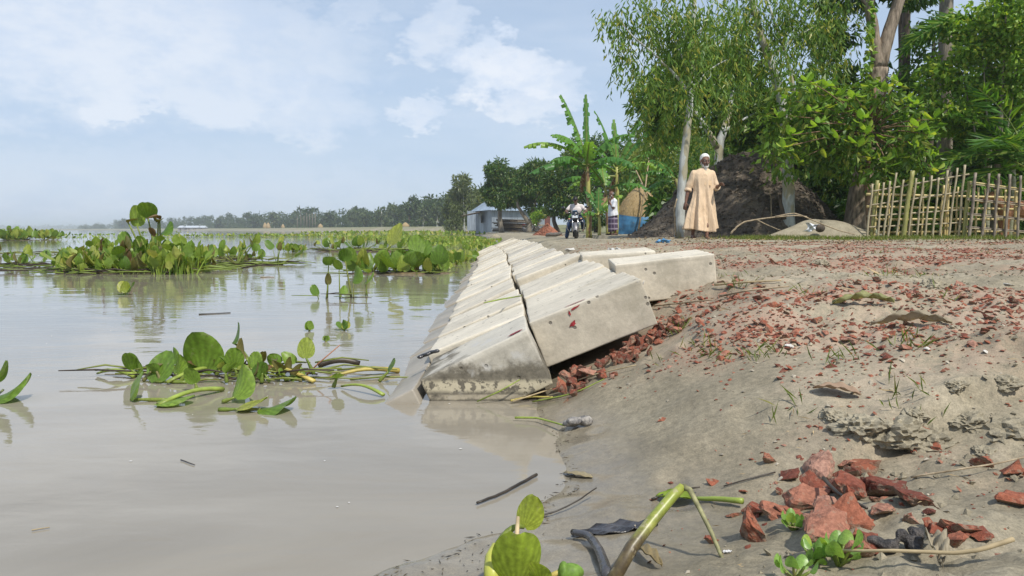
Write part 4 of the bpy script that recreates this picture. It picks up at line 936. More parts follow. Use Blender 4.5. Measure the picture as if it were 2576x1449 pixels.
bushy('mango_tree', 'dark mango tree right of the tin shed behind the red brick heap', 60, (1405, 582), .2, [(1400, 450, 0, 34, 40, 2210), (1430, 420, .5, 36, 40, 2210), (1420, 490, 0, 44, 36, 2380), (1455, 460, .5, 36, 44, 2210), (1400, 520, 0, 34, 22, 1020), (1440, 530, .3, 34, 24, 1020)], .33, .11, MANGO, 103, DARKB,
      [([(1397, 582), (1392, 555), (1398, 520), (1410, 460)], .2, .1), ([(1433, 580), (1432, 520), (1440, 470)], .14, .08)], group=MG)
bushy('mango_tree', 'dark tree behind the banana plants', 54, (1500, 580), .2, [(1450, 400, 0, 40, 50, 1870), (1500, 390, .4, 44, 50, 2040), (1560, 400, .6, 50, 60, 2210), (1480, 470, 0, 50, 40, 2040), (1540, 480, .3, 50, 50, 2040), (1600, 420, .5, 50, 70, 2040), (1500, 540, 0, 60, 30, 1530), (1590, 520, .3, 60, 50, 1700)], .28, .095, MANGO, 104, DARKB, group=MG)
bushy('young_tree', 'small bright bush under the mango trees by the shed', 58, (1345, 582), .05, [(1347, 548, 0, 11, 15, 260), (1357, 538, .2, 9, 10, 140)], .24, .1, LIGHT, 105, GREYB, group=MG)
# airy pale trees left of the shed
for i, (vx, top, Y, r_, lab) in enumerate([(1165, 440, 112, 28, 'tall airy pale tree left of the tin shed'), (1195, 470, 118, 24, 'shorter airy pale tree touching the shed roof'), (1140, 480, 125, 20, 'airy pale tree farthest left beside the shed'), (1215, 490, 108, 18, 'low pale tree directly left of the shed wall')]):
    bushy('airy_tree', lab, Y, (vx + 4, 577), .18, [(vx, top + 22, 0, r_, 22, 420), (vx - r_ * .6, top + 50, 1, r_ * .8, 24, 380), (vx + r_ * .6, top + 60, 1, r_ * .8, 26, 380), (vx, top + 85, 0, r_ * 1.1, 22, 420)], .8, .22, leafmat('pale_tree_leaf', (.09, .13, .045), (.16, .20, .08), (.2, .22, .1), .35), 110 + i, PALE, group='airy trees left of the shed')

# ------------------------------------------------------------------ banana plants
def banana_leaf(root, base, az_, elev, L, hw, droop, dry=False, seed=0, torn=.6):
    r_ = random.Random(seed); n = 15; d0 = Vector((math.cos(az_) * math.cos(elev), math.sin(az_) * math.cos(elev), math.sin(elev)))
    p = Vector(base); pts = [p.copy()]; d = d0.copy()
    for i in range(n):
        p = p + d * (L / n); pts.append(p.copy()); d = (d + Vector((0, 0, -droop / n)) * (.4 + 1.2 * i / n)).normalized()
    mb = MB(); rb = MB()
    rb.tube(pts, [.05 * (1 - .9 * i / n) * L / 2.2 + .006 for i in range(n + 1)], 6)
    for i in range(2, n):
        q = (i - 2) / (n - 2); wv = hw * math.sin(math.pi * min(1, .12 + .86 * q)) ** .55 * (1 if q < .85 else 1 - (q - .85) * 2.6)
        t_ = (pts[i + 1] - pts[i]).normalized(); sd = t_.cross(Vector((0, 0, 1))).normalized(); upv = sd.cross(t_)
        for sg in (-1, 1):
            dr = r_.uniform(.1, .5) + (r_.uniform(.3, 1.3) if r_.random() < torn else 0); sw = r_.uniform(.05, .3)
            a = pts[i]; b_ = pts[i + 1]
            e = sd * sg * math.cos(dr * .8) * wv + upv * (.12 - math.sin(dr * .8)) * wv + t_ * wv * sw
            me_ = (sd * sg * .55 + upv * .16) * wv + t_ * wv * sw * .4
            gap = .92 if r_.random() > torn else .72
            mb.add([a, a.lerp(b_, 1), b_ + me_, a + me_, a.lerp(b_, gap) + e, a + e + t_ * .0], [(0, 1, 2, 3), (3, 2, 4, 5)])
    o = mb.build('leaf', BANADRY if dry else BANA, root); rb.build('midrib', BANADRY if dry else STALK, o); return o
BSTEM = bark('banana_stem', (.28, .30, .07), (.46, .42, .13), (4, 4, .8), .5, .3, (.22, .13, .07))
def banana(base_v, Y, top_v, r0, leaves, label, seed, extra_dry=1):
    bx = W(base_v[0], base_v[1], Y).x; b0 = Vector((bx, Y, h1(bx, Y))); r0 *= .85; root = empty('banana_plant', b0); tag(root, label, 'banana plant', 'banana plants')
    tp = W(*top_v, Y) - b0; limb(mb := MB(), [(0, 0, -.05), tp * .5 + Vector((.04, 0, 0)), tp], r0, r0 * .55, 10, .01, seed); mb.build('stem', BSTEM, root)
    for i, (azd_, el_, L, hw, dr) in enumerate(leaves): banana_leaf(root, tp - Vector((0, 0, .05 * i)), R(azd_), R(el_), L, hw, dr, False, seed * 31 + i)
    for k in range(extra_dry): banana_leaf(root, tp * .9, R(rnd.uniform(0, 360)), R(-50), 1.1, .18, 1.2, True, seed * 37 + k, 1)
    return root
banana((1482, 590), 29, (1476, 400), .15, [(165, 70, 2.7, .30, .35), (185, 32, 2.6, .26, 1.1), (100, 86, 2.6, .16, .15), (350, 50, 2.2, .30, 1.3), (200, 55, 1.9, .34, 1.3), (190, 8, 2.4, .26, .9), (330, 25, 2.0, .3, 1.4), (10, 25, 2.2, .3, 1.3), (270, 60, 1.6, .34, 1.6), (215, 35, 1.9, .3, 1.5)], 'tall banana plant right behind the motorcyclist', 1)
banana((1548, 580), 31, (1552, 420), .15, [(175, 72, 2.5, .20, .6), (0, 68, 2.9, .24, .4), (355, 55, 2.8, .20, .5), (170, 55, 2.2, .26, 1.2), (350, 38, 2.8, .26, 1.0), (200, 30, 2.2, .3, 1.4), (320, 30, 2.2, .3, 1.5), (100, 80, 2.4, .18, .3), (185, 5, 2.2, .28, 1.0)], 'tall banana plant right of the white shirted man', 2)
banana((1508, 590), 28.5, (1505, 535), .09, [(120, 60, 1.4, .22, .9), (30, 50, 1.4, .22, 1.1), (200, 20, 1.3, .22, 1.2), (300, 40, 1.2, .2, 1.2), (80, 80, 1.2, .2, .5)], 'young banana plant between the motorcyclist and the white shirted man', 3, 0)
banana((1585, 575), 38, (1582, 480), .1, [(20, 40, 1.9, .26, 1.2), (60, 65, 1.7, .24, .8), (160, 40, 1.8, .26, 1.2), (0, 0, 1.8, .26, 1.0), (270, 40, 1.5, .24, 1.2)], 'slim banana plant with reddish dead stem behind the haystack', 4)
banana((1530, 588), 30, (1522, 470), .12, [(170, 30, 1.9, .27, 1.2), (220, 50, 1.7, .27, 1.0), (340, 20, 1.9, .27, 1.2), (95, 60, 1.8, .25, .8)], 'shorter banana plant in the middle of the banana group', 5)
banana((1735, 560), 19.5, (1700, 450), .1, [(175, 30, .9, .14, 1.1), (185, 0, .8, .14, .9), (120, 50, 1.2, .18, 1.0)], 'banana plant half hidden behind the pale trunk', 6, 0)
banana((2520, 560), 17.5, (2500, 330), .1, [(165, 10, 1.7, .22, .7), (100, 50, 1.6, .24, .9), (20, 30, 1.6, .22, 1.1), (200, -20, 1.5, .22, .8)], 'banana plant with one drooping bluish leaf above the right fence', 7, 0)
# ------------------------------------------------------------------ areca palms at the right
def areca(base_v, Y, top_v, r0, fronds, label, seed, bare=False):
    bx = W(*base_v, Y).x; b0 = Vector((bx, Y, h1(bx, Y))); root = empty('areca_palm', b0); tag(root, label, 'palm', 'areca palms')
    tp = W(*top_v, Y) - b0; mb = MB(); n = 26; pts = []; rr = []
    for i in range(n + 1):
        q = i / n; pts.append(Vector((tp.x * q + .05 * math.sin(q * 3), tp.y * q, tp.z * q - .05 * (q == 0)))); rr.append(r0 * (1.15 if i % 2 else 1.0) * (1 - .25 * q))
    mb.tube(pts, rr, 10); mb.build('trunk', bark('ringed_bark', (.16, .17, .08), (.36, .35, .25), (1, 1, 7), .7, .3), root)
    for k, (a_, e_, L) in enumerate(fronds):
        a_, e_ = R(a_), R(e_); d = Vector((math.cos(a_) * math.cos(e_), math.sin(a_) * math.cos(e_), math.sin(e_))); p = tp.copy(); P = [p.copy()]
        for i in range(16): p = p + d * (L / 16); P.append(p.copy()); d = (d + Vector((0, 0, -.075))).normalized()
        V = []; Dd = []; Ls = []
        for i in range(3, 17):
            for sg in (-1, 1):
                for _ in range(2):
                    t_ = (P[i] - P[i - 1]).normalized(); sd = t_.cross(Vector((0, 0, 1))).normalized() * sg
                    V.append(P[i] - t_ * rnd.uniform(0, L / 16)); Dd.append(sd * .9 + t_ * .6 + Vector((0, 0, rnd.uniform(-.5, .25)))); Ls.append(.62 * math.sin(math.pi * (.15 + .75 * i / 17)) + .1)
        Vn, Fn = leaves_np(np.array(V), np.array(Dd), np.array(Ls), .055, seed + k, .2)
        o = mobj('frond', np_mesh('frond', Vn, Fn), PALM, root); MB().tube(P, [.02 * (1 - .85 * i / 16) for i in range(17)], 5).build('midrib', STALK, o)
areca((2478, 596), 16.4, (2484, 60), .075, [(rnd.uniform(0, 360), rnd.uniform(10, 70), 1.8) for _ in range(8)], 'ringed slim palm trunk rising behind the bamboo fence', 200)
areca((2600, 596), 15.6, (2592, 430), .08, [(175, 35, 1.9), (165, 60, 2.0), (195, 15, 1.8), (150, 40, 1.9), (130, 60, 2.0), (100, 70, 2.2), (210, 45, 1.9), (250, 40, 1.8), (185, 70, 2.1)], 'young areca palm with spreading fronds at the right picture edge', 300)
areca((2540, 596), 17.2, (2545, 400), .07, [(175, 55, 1.8), (120, 60, 1.9), (40, 50, 1.8), (200, 30, 1.8), (330, 40, 1.8), (270, 35, 1.8), (80, 75, 1.8)], 'areca palm with dark arching fronds left of the edge palm', 400)
# ------------------------------------------------------------------ broad leaved tree
YB = 15.2
def bigleaf_mesh(seed):
    r_ = random.Random(seed); cup, fold = r_.uniform(.1, .35), r_.uniform(.1, .5)
    def fn(u, v):
        a = (u - .5) * 2; wv = .25 * math.sin(math.pi * (v ** 1.25) * .985 + .03) ** .75
        return Vector((a * wv, cup * a * a * wv - fold * v * v * .6, v))
    me = MB().grid(fn, 4, 7).mesh('leaf'); me.materials.append(BIGL); return me
BLM = [bigleaf_mesh(s_) for s_ in range(6)]
b0 = Vector((W(2192, 590, YB + .6).x, YB + .6, h1(W(2192, 590, YB + .6).x, YB + .6))); root = empty('broad_leaved_tree', b0); tag(root, 'bright broad leaved tree with whorled leaves in front of the forked trunk', 'tree', GT)
WH = [(1985, 250), (1960, 290), (2010, 300), (2050, 230), (2090, 210), (2030, 200), (2075, 270), (2120, 280), (2150, 240), (2190, 215), (2230, 225), (2260, 205), (2170, 300), (2220, 290), (2260, 300), (2300, 260), (2310, 320), (2340, 340), (2110, 350), (2060, 340), (2160, 360), (2140, 390), (2080, 390),
      (1990, 340), (1975, 370), (2230, 350), (2260, 390), (2230, 410), (2310, 370), (2350, 300), (2290, 420), (2200, 260), (2130, 320), (2040, 280), (2100, 240), (2270, 250), (2350, 390), (2190, 400), (2010, 400), (2360, 430), (2180, 330), (2060, 310)]
mb = MB(); hub = W(2190, 330, YB + .6) - b0; limb(mb, [(0, 0, 0), W(2180, 470, YB + .7) - b0, hub, W(2200, 220, YB + .5) - b0], .075, .03, 9, .01, 3)
nleaf = 0; inner = []
for i, (vx, vy) in enumerate(WH):
    c = W(vx, vy, YB + rnd.uniform(-.5, .5)) - b0; s0 = W(2190 + (vx - 2190) * .12, 330 + (vy - 330) * .2, YB + .6) - b0
    limb(mb, [s0, (s0 + c) / 2 + Vector((0, 0, .06)), c], .022, .007, 5, .008, i)
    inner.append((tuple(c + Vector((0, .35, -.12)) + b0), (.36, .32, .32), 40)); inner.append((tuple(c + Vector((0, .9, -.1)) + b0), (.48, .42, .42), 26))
    for k in range(6):
        if nleaf >= 290: break
        a = 6.283 * k / 6 + rnd.uniform(-.4, .4); pit = rnd.uniform(.7, 1.9)
        mobj('leaf', rnd.choice(BLM), None, root, c + Vector((0, 0, rnd.uniform(-.08, .05))), Euler((-pit, 0, a), 'XYZ'), rnd.uniform(.18, .30)); nleaf += 1
mb.build('trunk', BROWNB, root)
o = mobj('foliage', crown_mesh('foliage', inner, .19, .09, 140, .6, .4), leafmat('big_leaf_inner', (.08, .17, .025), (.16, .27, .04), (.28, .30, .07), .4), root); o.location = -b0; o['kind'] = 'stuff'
# ------------------------------------------------------------------ far wood and far things
FARY = lambda vx: float(np.interp(vx, [-200, 205, 450, 600, 900, 1050, 1240], [1000, 950, 640, 480, 320, 230, 170]))
FARM = leafmat('far_wood_leaf', (.030, .062, .016), (.062, .105, .026), (.10, .13, .04), .3)
FARP = leafmat('far_pale_leaf', (.07, .11, .04), (.12, .16, .065), (.15, .18, .08), .3)
cls = []
for k in range(420):
    vx = rnd.uniform(205, 1240); Y = FARY(vx) * rnd.uniform(1.0, 1.12); p = W(vx, 578, Y)
    hgt = float(np.interp(vx, [205, 300, 700, 900, 1000, 1130, 1240], [8, 11, 9.3, 8.8, 9, 9.5, 9])) * rnd.choice((.5, .65, .75, .85, .95, 1.15)) * rnd.uniform(.9, 1.1); r_ = rnd.uniform(1.6, 4.0) * (Y / 400) ** .35
    cls.append(((p.x, p.y, hgt - r_ * .9), (r_, r_, r_ * .9), 130)); cls.append(((p.x + rnd.uniform(-2, 2), p.y - 2, r_ * .6), (r_ * 1.15, r_, r_ * .75), 75))
o = mobj('distant_wood', crown_mesh('distant_wood', cls, 1.1, .6, 301, .3), FARM); tag(o, 'hazy line of wood along the far bank of the river', 'wood', None, 'stuff')
cls = []
for k in range(150):
    Y = rnd.uniform(2300, 2900); vx = rnd.uniform(-250, 330); p = W(vx, 578, Y); cls.append(((p.x, p.y, rnd.uniform(3, 9)), (14, 10, 5), 40))
o = mobj('distant_wood', crown_mesh('distant_wood', cls, 6, 4, 302, .3), FARM); tag(o, 'faint strip of trees on the horizon at the far left', 'wood', None, 'stuff')
FT = 'trees standing out along the far bank'
def far_tree(vx, top, Y, r_, pale, lab, seed, trunk=True):
    bushy('far_tree', lab, Y, (vx, 580), .012 * r_ * Y / 100 + .12, [(vx, top + r_ * .8, 0, r_, r_ * .8, 90), (vx - r_ * .5, top + r_ * 1.7, .5, r_ * .8, r_ * .8, 80), (vx + r_ * .5, top + r_ * 1.9, .5, r_ * .8, r_ * .8, 80), (vx, top + r_ * 2.7, 0, r_, r_ * .7, 70)], .0042 * Y + .25, .0022 * Y, FARP if pale else FARM, seed, PALE if pale else DARKB, group=FT)
for i, (vx, top, r_, pale, lab) in enumerate([(690, 534, 9, True, 'tallest lone tree standing above the far wood'), (830, 532, 10, False, 'rounded tree rising at the right half of the far wood'), (885, 530, 10, True, 'pale feathery tree above the far wood, left of a pair'), (915, 533, 9, True, 'slim pale tree beside the taller feathery one far off'), (960, 522, 13, True, 'broad pale tree beyond the water left of the shed'),
        (990, 518, 12, True, 'pale tree right next to the broad pale one far off'), (1030, 512, 8, False, 'tall dark narrow tree among pale ones far off'), (1065, 520, 11, True, 'pale tree left of two bigger ones near the shed'), (1100, 515, 14, True, 'spreading pale tree beyond the embankment'), (310, 553, 6, False, 'small lone tree at the left part of the far wood'), (640, 545, 7, False, 'bushy tree left of the tallest lone far tree'), (550, 552, 7, False, 'dark rounded tree behind the white roofed houses')]):
    far_tree(vx, top, FARY(vx) * .97, r_, pale, lab, 310 + i)
for i, vx in enumerate([748, 757, 765, 772, 779, 786, 793]):
    Y = 330 + 4 * (i % 3); b0 = Vector((W(vx, 580, Y).x, Y, 1.2)); root = empty('far_palm', b0); tag(root, '%s tall palm from the left in the far palm row' % ['first', 'second', 'third', 'fourth', 'fifth', 'sixth', 'last'][i], 'palm', 'palms on the far bank')
    hh_ = rnd.uniform(6.8, 9); MB().tube([(0, 0, -.5), (.1, 0, hh_ * .5), (0, 0, hh_)], [.22, .18, .14], 6).build('trunk', GREYB, root)
    Vn, Fn = leaves_np(np.tile([[0, 0, hh_]], (26, 1)) + nr.normal(0, .2, (26, 3)), np.column_stack([nr.normal(0, 1, 26), nr.normal(0, 1, 26), nr.normal(-.1, .5, 26)]), 2.2, .5, 350 + i); mobj('crown', np_mesh('crown', Vn, Fn), FARM, root)
# small far houses with pale tin roofs
TINW = simple('pale_tin', (.48, .52, .56), .35, .5, .0, .1, 3); WALLW = simple('far_wall', (.28, .28, .27), .8, vary=.15, scale=1)
def house(name, lab, c, wd, dp, hw, hr, roofm, wallm, group):
    root = empty(name, c); tag(root, lab, 'house', group)
    MB().box((0, 0, hw / 2), (wd, dp, hw)).build('wall', wallm, root, False)
    e = .4; mb = MB(); z0 = hw - .1; a, b_ = wd / 2 + e, dp / 2 + e
    mb.add([(-a, -b_, z0), (a, -b_, z0), (a, b_, z0), (-a, b_, z0), (-a * .8, 0, z0 + hr), (a * .8, 0, z0 + hr)], [(0, 1, 5, 4), (2, 3, 4, 5), (1, 2, 5), (3, 0, 4), (3, 2, 1, 0)]); mb.build('roof', roofm, root, False)
    dr = MB().box((wd * .1, -dp / 2 - .02, hw * .4), (.9, .06, hw * .8)).build('door', DARKB, root, False)
    MB().box((-wd * .25, -dp / 2 - .02, hw * .55), (.8, .06, .7)).build('window', DARKB, root, False); return root
for i, (vx, wpx, lab) in enumerate([(458, 15, 'leftmost small white roofed house at the far water edge'), (478, 27, 'widest white roofed house at the far water edge'), (495, 18, 'third white roofed house at the far water edge'), (510, 22, 'rightmost small white roofed house at the far water edge')]):
    Y = 480 + 6 * (i % 2); s_ = VS / F_PX * Y; house('far_house', lab, (W(vx, 580, Y).x, Y, .0), wpx * s_ * .72, 5, 1.9, 1.3, TINW, WALLW, 'houses at the far water edge')
HAY = bark('straw', (.24, .165, .075), (.42, .31, .16), (14, 14, 1.2), .9, .6)
def hay(c, r_, hh_, lab, seg=22, fuzz=0, group='haystacks'):
    root = empty('haystack', c); tag(root, lab, 'haystack', group); mb = MB(); rings = 12; rr_ = random.Random(int(c[1]))
    prof = [(0, .93), (.1, 1.0), (.25, 1.0), (.4, .93), (.55, .8), (.7, .62), (.82, .44), (.92, .24), (.98, .1), (1.0, .02)]
    vs = [(math.cos(6.283 * k / seg) * r_ * q * (1 + rr_.uniform(-.03, .03)), math.sin(6.283 * k / seg) * r_ * q * (1 + rr_.uniform(-.03, .03)), z * hh_) for z, q in prof for k in range(seg)]
    mb.add(vs, [(i * seg + k, i * seg + (k + 1) % seg, (i + 1) * seg + (k + 1) % seg, (i + 1) * seg + k) for i in range(len(prof) - 1) for k in range(seg)] + [tuple((len(prof) - 1) * seg + k for k in range(seg))])
    mb.build('stack', HAY, root)
    if fuzz:
        P = []; D = []
        for _ in range(fuzz):
            z = rr_.random() ** .8; q = float(np.interp(z, [p_[0] for p_ in prof], [p_[1] for p_ in prof])); a = rr_.uniform(0, 6.283); P.append((math.cos(a) * r_ * q, math.sin(a) * r_ * q, z * hh_)); D.append((math.cos(a) * .5 + rr_.gauss(0, .3), math.sin(a) * .5 + rr_.gauss(0, .3), -.9))
        Vn, Fn = leaves_np(np.array(P), np.array(D), .22, .012, 7, .1); o = mobj('loose_straw', np_mesh('loose_straw', Vn, Fn), simple('straw_wisp', (.36, .26, .12), .85, vary=.3), root); o['kind'] = 'stuff'
    return root
for vx, lab in [(667, 'far orange haystack left of its twin'), (675, 'far orange haystack right of its twin'), (712, 'tiny low haystack on the far field'), (806, 'far haystack beside the palm row'), (1020, 'haystack peeking above the embankment')]:
    Y = FARY(vx) * .86; p = W(vx, 579, Y); hay((p.x, Y, h1(p.x, Y) - .1), 1.15 if vx != 712 else .9, (2.6 if vx < 700 else 1.7) * Y / 400 + .5, lab, 10, group='far haystacks')
# ------------------------------------------------------------------ tin shed
m_, t = new_mat('zinc_sheet'); co = t.n('ShaderNodeTexCoord').outputs['Object']; oi = t.n('ShaderNodeObjectInfo')
c = t.mix(1.0, t.ramp(t.noise(t.vmul(co, (3, 3, .5)), 2, 5), (.3, (.22, .26, .30)), (.7, (.36, .41, .46))), t.ramp(oi.outputs['Random'], (0, .75), (1, 1.25)), 'MULTIPLY')
c = t.mix(t.math('MULTIPLY', t.smooth(t.noise(co, 1.5, 5, .7), .6, .72), .5), c, (.20, .13, .09))
b = t.n('ShaderNodeBsdfPrincipled', Base__Color=c, Roughness=.45, Metallic=.35); t.n('ShaderNodeOutputMaterial', Surface=b); ZINC = m_
Ys = 78; cz = .5
C0 = W(1237, 580, Ys); C0.z = cz; C1 = W(1392, 580, Ys + 6); C1.z = cz; C2 = W(1197, 580, Ys + 5); C2.z = cz
root = empty('tin_shed', C0); tag(root, 'blue grey corrugated tin shed with hipped roof under the mango trees', 'shed'); SHED = root
HW = 2.25
def sheet(a, b_, z0, z1, par, name='wall_sheet', mt=ZINC, ribs=5):
    a, b_ = Vector(a), Vector(b_); nrm = (b_ - a).cross(Vector((0, 0, 1))).normalized(); n = ribs * 4
    def fn(u, v): return a.lerp(b_, u) + Vector((0, 0, z0 + (z1 - z0) * v)) + nrm * (.02 * math.sin(u * ribs * 6.283))
    return MB().grid(fn, n, 1).build(name, mt, par)
d1 = C1 - C0; d2 = C2 - C0; C3 = d1 + d2
for k in range(10): sheet(d1 * (k / 10), d1 * ((k + 1) / 10 + .004), 0 - .3, HW + rnd.uniform(-.03, .03), root)
for k in range(4): sheet(d2 * ((k + 1) / 4 + .004), d2 * (k / 4), -.3, HW, root)
MB().box((d1 + d2 * .5) * 1.0 + Vector((0, 0, HW / 2)), (.1, d2.length, HW)).build('end_wall', ZINC, root, False)
MB().box(d1 * .5 + d2 + Vector((0, 0, HW / 2)), (d1.length, .1, HW)).build('back_wall', ZINC, root, False)
e1, e2 = d1.normalized(), d2.normalized(); ov = .55
q0 = -e1 * ov - e2 * ov; q1 = d1 + e1 * ov - e2 * ov; q2 = C3 + e1 * ov + e2 * ov; q3 = d2 - e1 * ov + e2 * ov; zz = Vector((0, 0, HW - .12))
r0 = d1 * .2 + d2 * .5 + Vector((0, 0, HW + 1.75)); r1 = d1 * .8 + d2 * .5 + Vector((0, 0, HW + 1.75))
def roofplane(a, b_, c_, d_, name='roof_sheet'):
    nrm = (b_ - a).cross(d_ - a).normalized(); n = max(8, int((b_ - a).length / .35) * 4)
    def fn(u, v): return a.lerp(b_, u).lerp(d_.lerp(c_, u), v) + nrm * .025 * math.sin(u * n / 4 * 6.283)
    return MB().grid(fn, n, 1).build(name, ROOFZ, root)
ROOFZ = simple('roof_zinc', (.34, .42, .50), .4, .5, .3, .12, 1.2)
roofplane(q0 + zz, q1 + zz, r1, r0); roofplane(q3 + zz, q0 + zz, r0, r0 + Vector((.01, .01, 0))); roofplane(q1 + zz, q2 + zz, r1 + Vector((.01, 0, 0)), r1); roofplane(q2 + zz, q3 + zz, r0, r1)
MB().tube([r0 + Vector((0, 0, .03)), r1 + Vector((0, 0, .03))], .09, 6).build('ridge_cap', ROOFZ, root)
MB().box(d1 * .86 - Vector((0, .05, -1.2)), (1.1, .08, 1.5)).build('door', simple('rusty_red_door', (.16, .06, .05), .7), root, False)
MB().box(d2 * .55 + Vector((-.15, -.1, 1.25)), (.08, .7, .8)).build('window', DARKB, root, False)
le = MB(); le.box(d2 * .6 + Vector((-1.1, 0, HW * .8)), (2.2, 2.4, .08), Euler((0, R(-12), 0)).to_matrix()); le.build('lean_to_roof', simple('old_thatch', (.10, .08, .06), .9), root, False)
# pole pile, soil lumps, brick heap, log, digger
p = W(1305, 583, 73); p.z = h1(p.x, p.y); root = empty('pole_pile', p); tag(root, 'pile of grey wooden poles in front of the tin shed', 'pole pile')
for k in range(16): MB().tube([(-2.2 + rnd.uniform(-.5, .3), rnd.uniform(-.5, .5), .1 + .075 * k), (2.2 + rnd.uniform(-.4, .5), rnd.uniform(-.5, .5), .12 + .06 * k + rnd.uniform(-.1, .1))], rnd.uniform(.05, .09), 6).build('pole', DARKB if k % 2 else GREYB, root)
def heap_mesh(name, rx, ry, hh_, seed, n=26, lump=.12, dome=False):
    def fn(u, v):
        a = u * 6.2832; q = v; z = hh_ * (max(0, 1 - q) ** 1.15 if not dome else .5 + .5 * math.cos(q * math.pi)); x, y = math.cos(a) * rx * q, math.sin(a) * ry * q
        nz = noise3((x, y, 0), 1.8 / max(rx, .3), seed) * lump * hh_ * 2 + noise3((x, y, 0), 6 / max(rx, .3), seed) * lump * hh_
        return Vector((x * (1 + .12 * math.sin(a * 3 + seed)), y, z * (1 + .15 * math.sin(a * 2 + seed)) + nz * (1 - q) - .03 * q))
    return MB().grid(fn, n, 12).mesh(name)
p = W(1377, 592, 45); p.z = h1(p.x, p.y) - .05; root = empty('brick_heap', p); tag(root, 'red heap of broken brick right of the tin shed', 'brick heap')
mobj('heap', heap_mesh('heap', .98, .9, .78, 3, 30, .05), BRICK, root)
hp = []
for k in range(1500):
    a = rnd.uniform(0, 6.283); q = math.sqrt(rnd.random()) * 1.12; hp.append((math.cos(a) * .98 * q, math.sin(a) * .9 * q, .78 * max(0, 1 - q) ** 1.15 + .01))
Vn, Fn = leaves_np(np.array(hp), nr.normal(0, 1, (1500, 3)), .07, .05, 9, .4); o = mobj('brick_chips', np_mesh('brick_chips', Vn, Fn), BRICK, root); o['kind'] = 'stuff'
p = W(1393, 597, 35); p.z = h1(p.x, p.y); mb = MB(); mb.tube([(-.8, 0, .1), (-.7, 0, .25), (-.3, .02, .3), (.2, 0, .28), (.6, -.05, .38), (.85, -.1, .45)], [.1, .22, .27, .25, .2, .08], 10, flat=.85); mb.tube([(-.2, 0, .3), (.1, .2, .42), (.4, .3, .5)], [.15, .1, .04], 7)
o = mb.build('log', bark('wet_log', (.05, .045, .04), (.17, .15, .13), (1, 6, 6)), None, loc=p, scale=.46); tag(o, 'dark weathered log lying in front of the red brick heap', 'log')
for i, (vx, Y, rx, hh_, lab) in enumerate([(1245, 50, .85, .36, 'low soil mound on the bank beyond the block rows'), (1172, 58, .7, .4, 'pale earth hump at the hyacinth edge left of the shed')]):
    p = W(vx, 590, Y); p.z = h1(p.x, p.y) - .1; o = mobj('soil_mound', heap_mesh('soil_mound', rx, .8, hh_, 20 + i, 26, .05), MUD, None, p); tag(o, lab, 'soil mound')
YEL = simple('digger_yellow', (.55, .33, .04), .5, vary=.15); BLK = simple('black_rubber', (.02, .02, .02), .7, vary=.3)
p = W(1398, 580, 92); p.z = h1(p.x, p.y); root = empty('excavator', p); tag(root, 'yellow excavator glimpsed between the trunks behind the red brick heap', 'excavator')
for sx in (-1, 1): MB().box((3.2 + sx * 1.1, 0, .45), (.6, 3.4, .9)).build('track', BLK, root)
MB().box((3.2, 0, 1.5), (2.6, 2.6, 1.1)).build('body', YEL, root, False); cb = MB().box((2.6, -.6, 2.5), (1.1, 1.4, 1.4)).build('cab', YEL, root, False); MB().box((2.6, -1.32, 2.6), (.9, .04, 1.0)).build('window', BLK, cb, False)
MB().tube([(2.6, 0, 1.9), (1.2, -.3, 4.4), (-.2, -.4, 3.6)], [.3, .28, .2], 6).build('boom', YEL, root); MB().tube([(-.2, -.4, 3.6), (-.7, -.4, 1.2)], [.2, .14], 6).build('dipper_arm', YEL, root); MB().box((-.7, -.4, .7), (.9, .8, .9)).build('bucket', YEL, root)
# ------------------------------------------------------------------ haystack with tarpaulin and leaning poles
YH = 34; p = W(1608, 590, YH); p.z = h1(p.x, YH); hay(p, 1.13, 2.25, 'straw haystack with blue tarpaulin round its foot beside the soil heap', 30, 2600)
def tarp(u, v):
    a = R(165) + u * R(190); z = .05 + v * .78; r_ = 1.13 * float(np.interp(z / 2.25, [0, .1, .25, .4], [1.0, 1.03, 1.03, .96])) + .05 + .035 * math.sin(a * 9 + v * 3) * (1 - v); return Vector((math.cos(a) * r_ * (1.12 - .12 * v), math.sin(a) * r_, z + (.1 * math.sin(u * 14) if v < .05 else 0) + .06 * math.sin(u * 9) * v))
o = MB().grid(tarp, 46, 8).build('tarpaulin', simple('blue_tarp', (.045, .16, .30), .45, .5, vary=.35, scale=3), None, loc=p); tag(o, 'faded blue tarpaulin wrapped round the foot of the haystack', 'tarpaulin')
POLE = bark('old_bamboo', (.24, .17, .09), (.42, .32, .19), (3, 3, 1), .6, .2)
for a, b_, lab in [((1592, 412), (1641, 525), 'bamboo pole leaning right against the haystack'), ((1637, 361), (1620, 480), 'bamboo pole standing upright behind the haystack top')]:
    P0, P1 = W(*b_, YH - 1.0), W(*a, YH - .3); d = (P1 - P0); P0 = P0 - d * (.0 if lab[12] == 'l' else .9); base = Vector((P0.x, P0.y, max(P0.z, 0.3)))
    o = MB().tube([Vector((0, 0, 0)), (P1 - base) * .5 + Vector((.04, 0, 0)), P1 - base], [.04, .035, .022], 7).build('bamboo_pole', POLE, None, loc=base); tag(o, lab, 'bamboo pole')
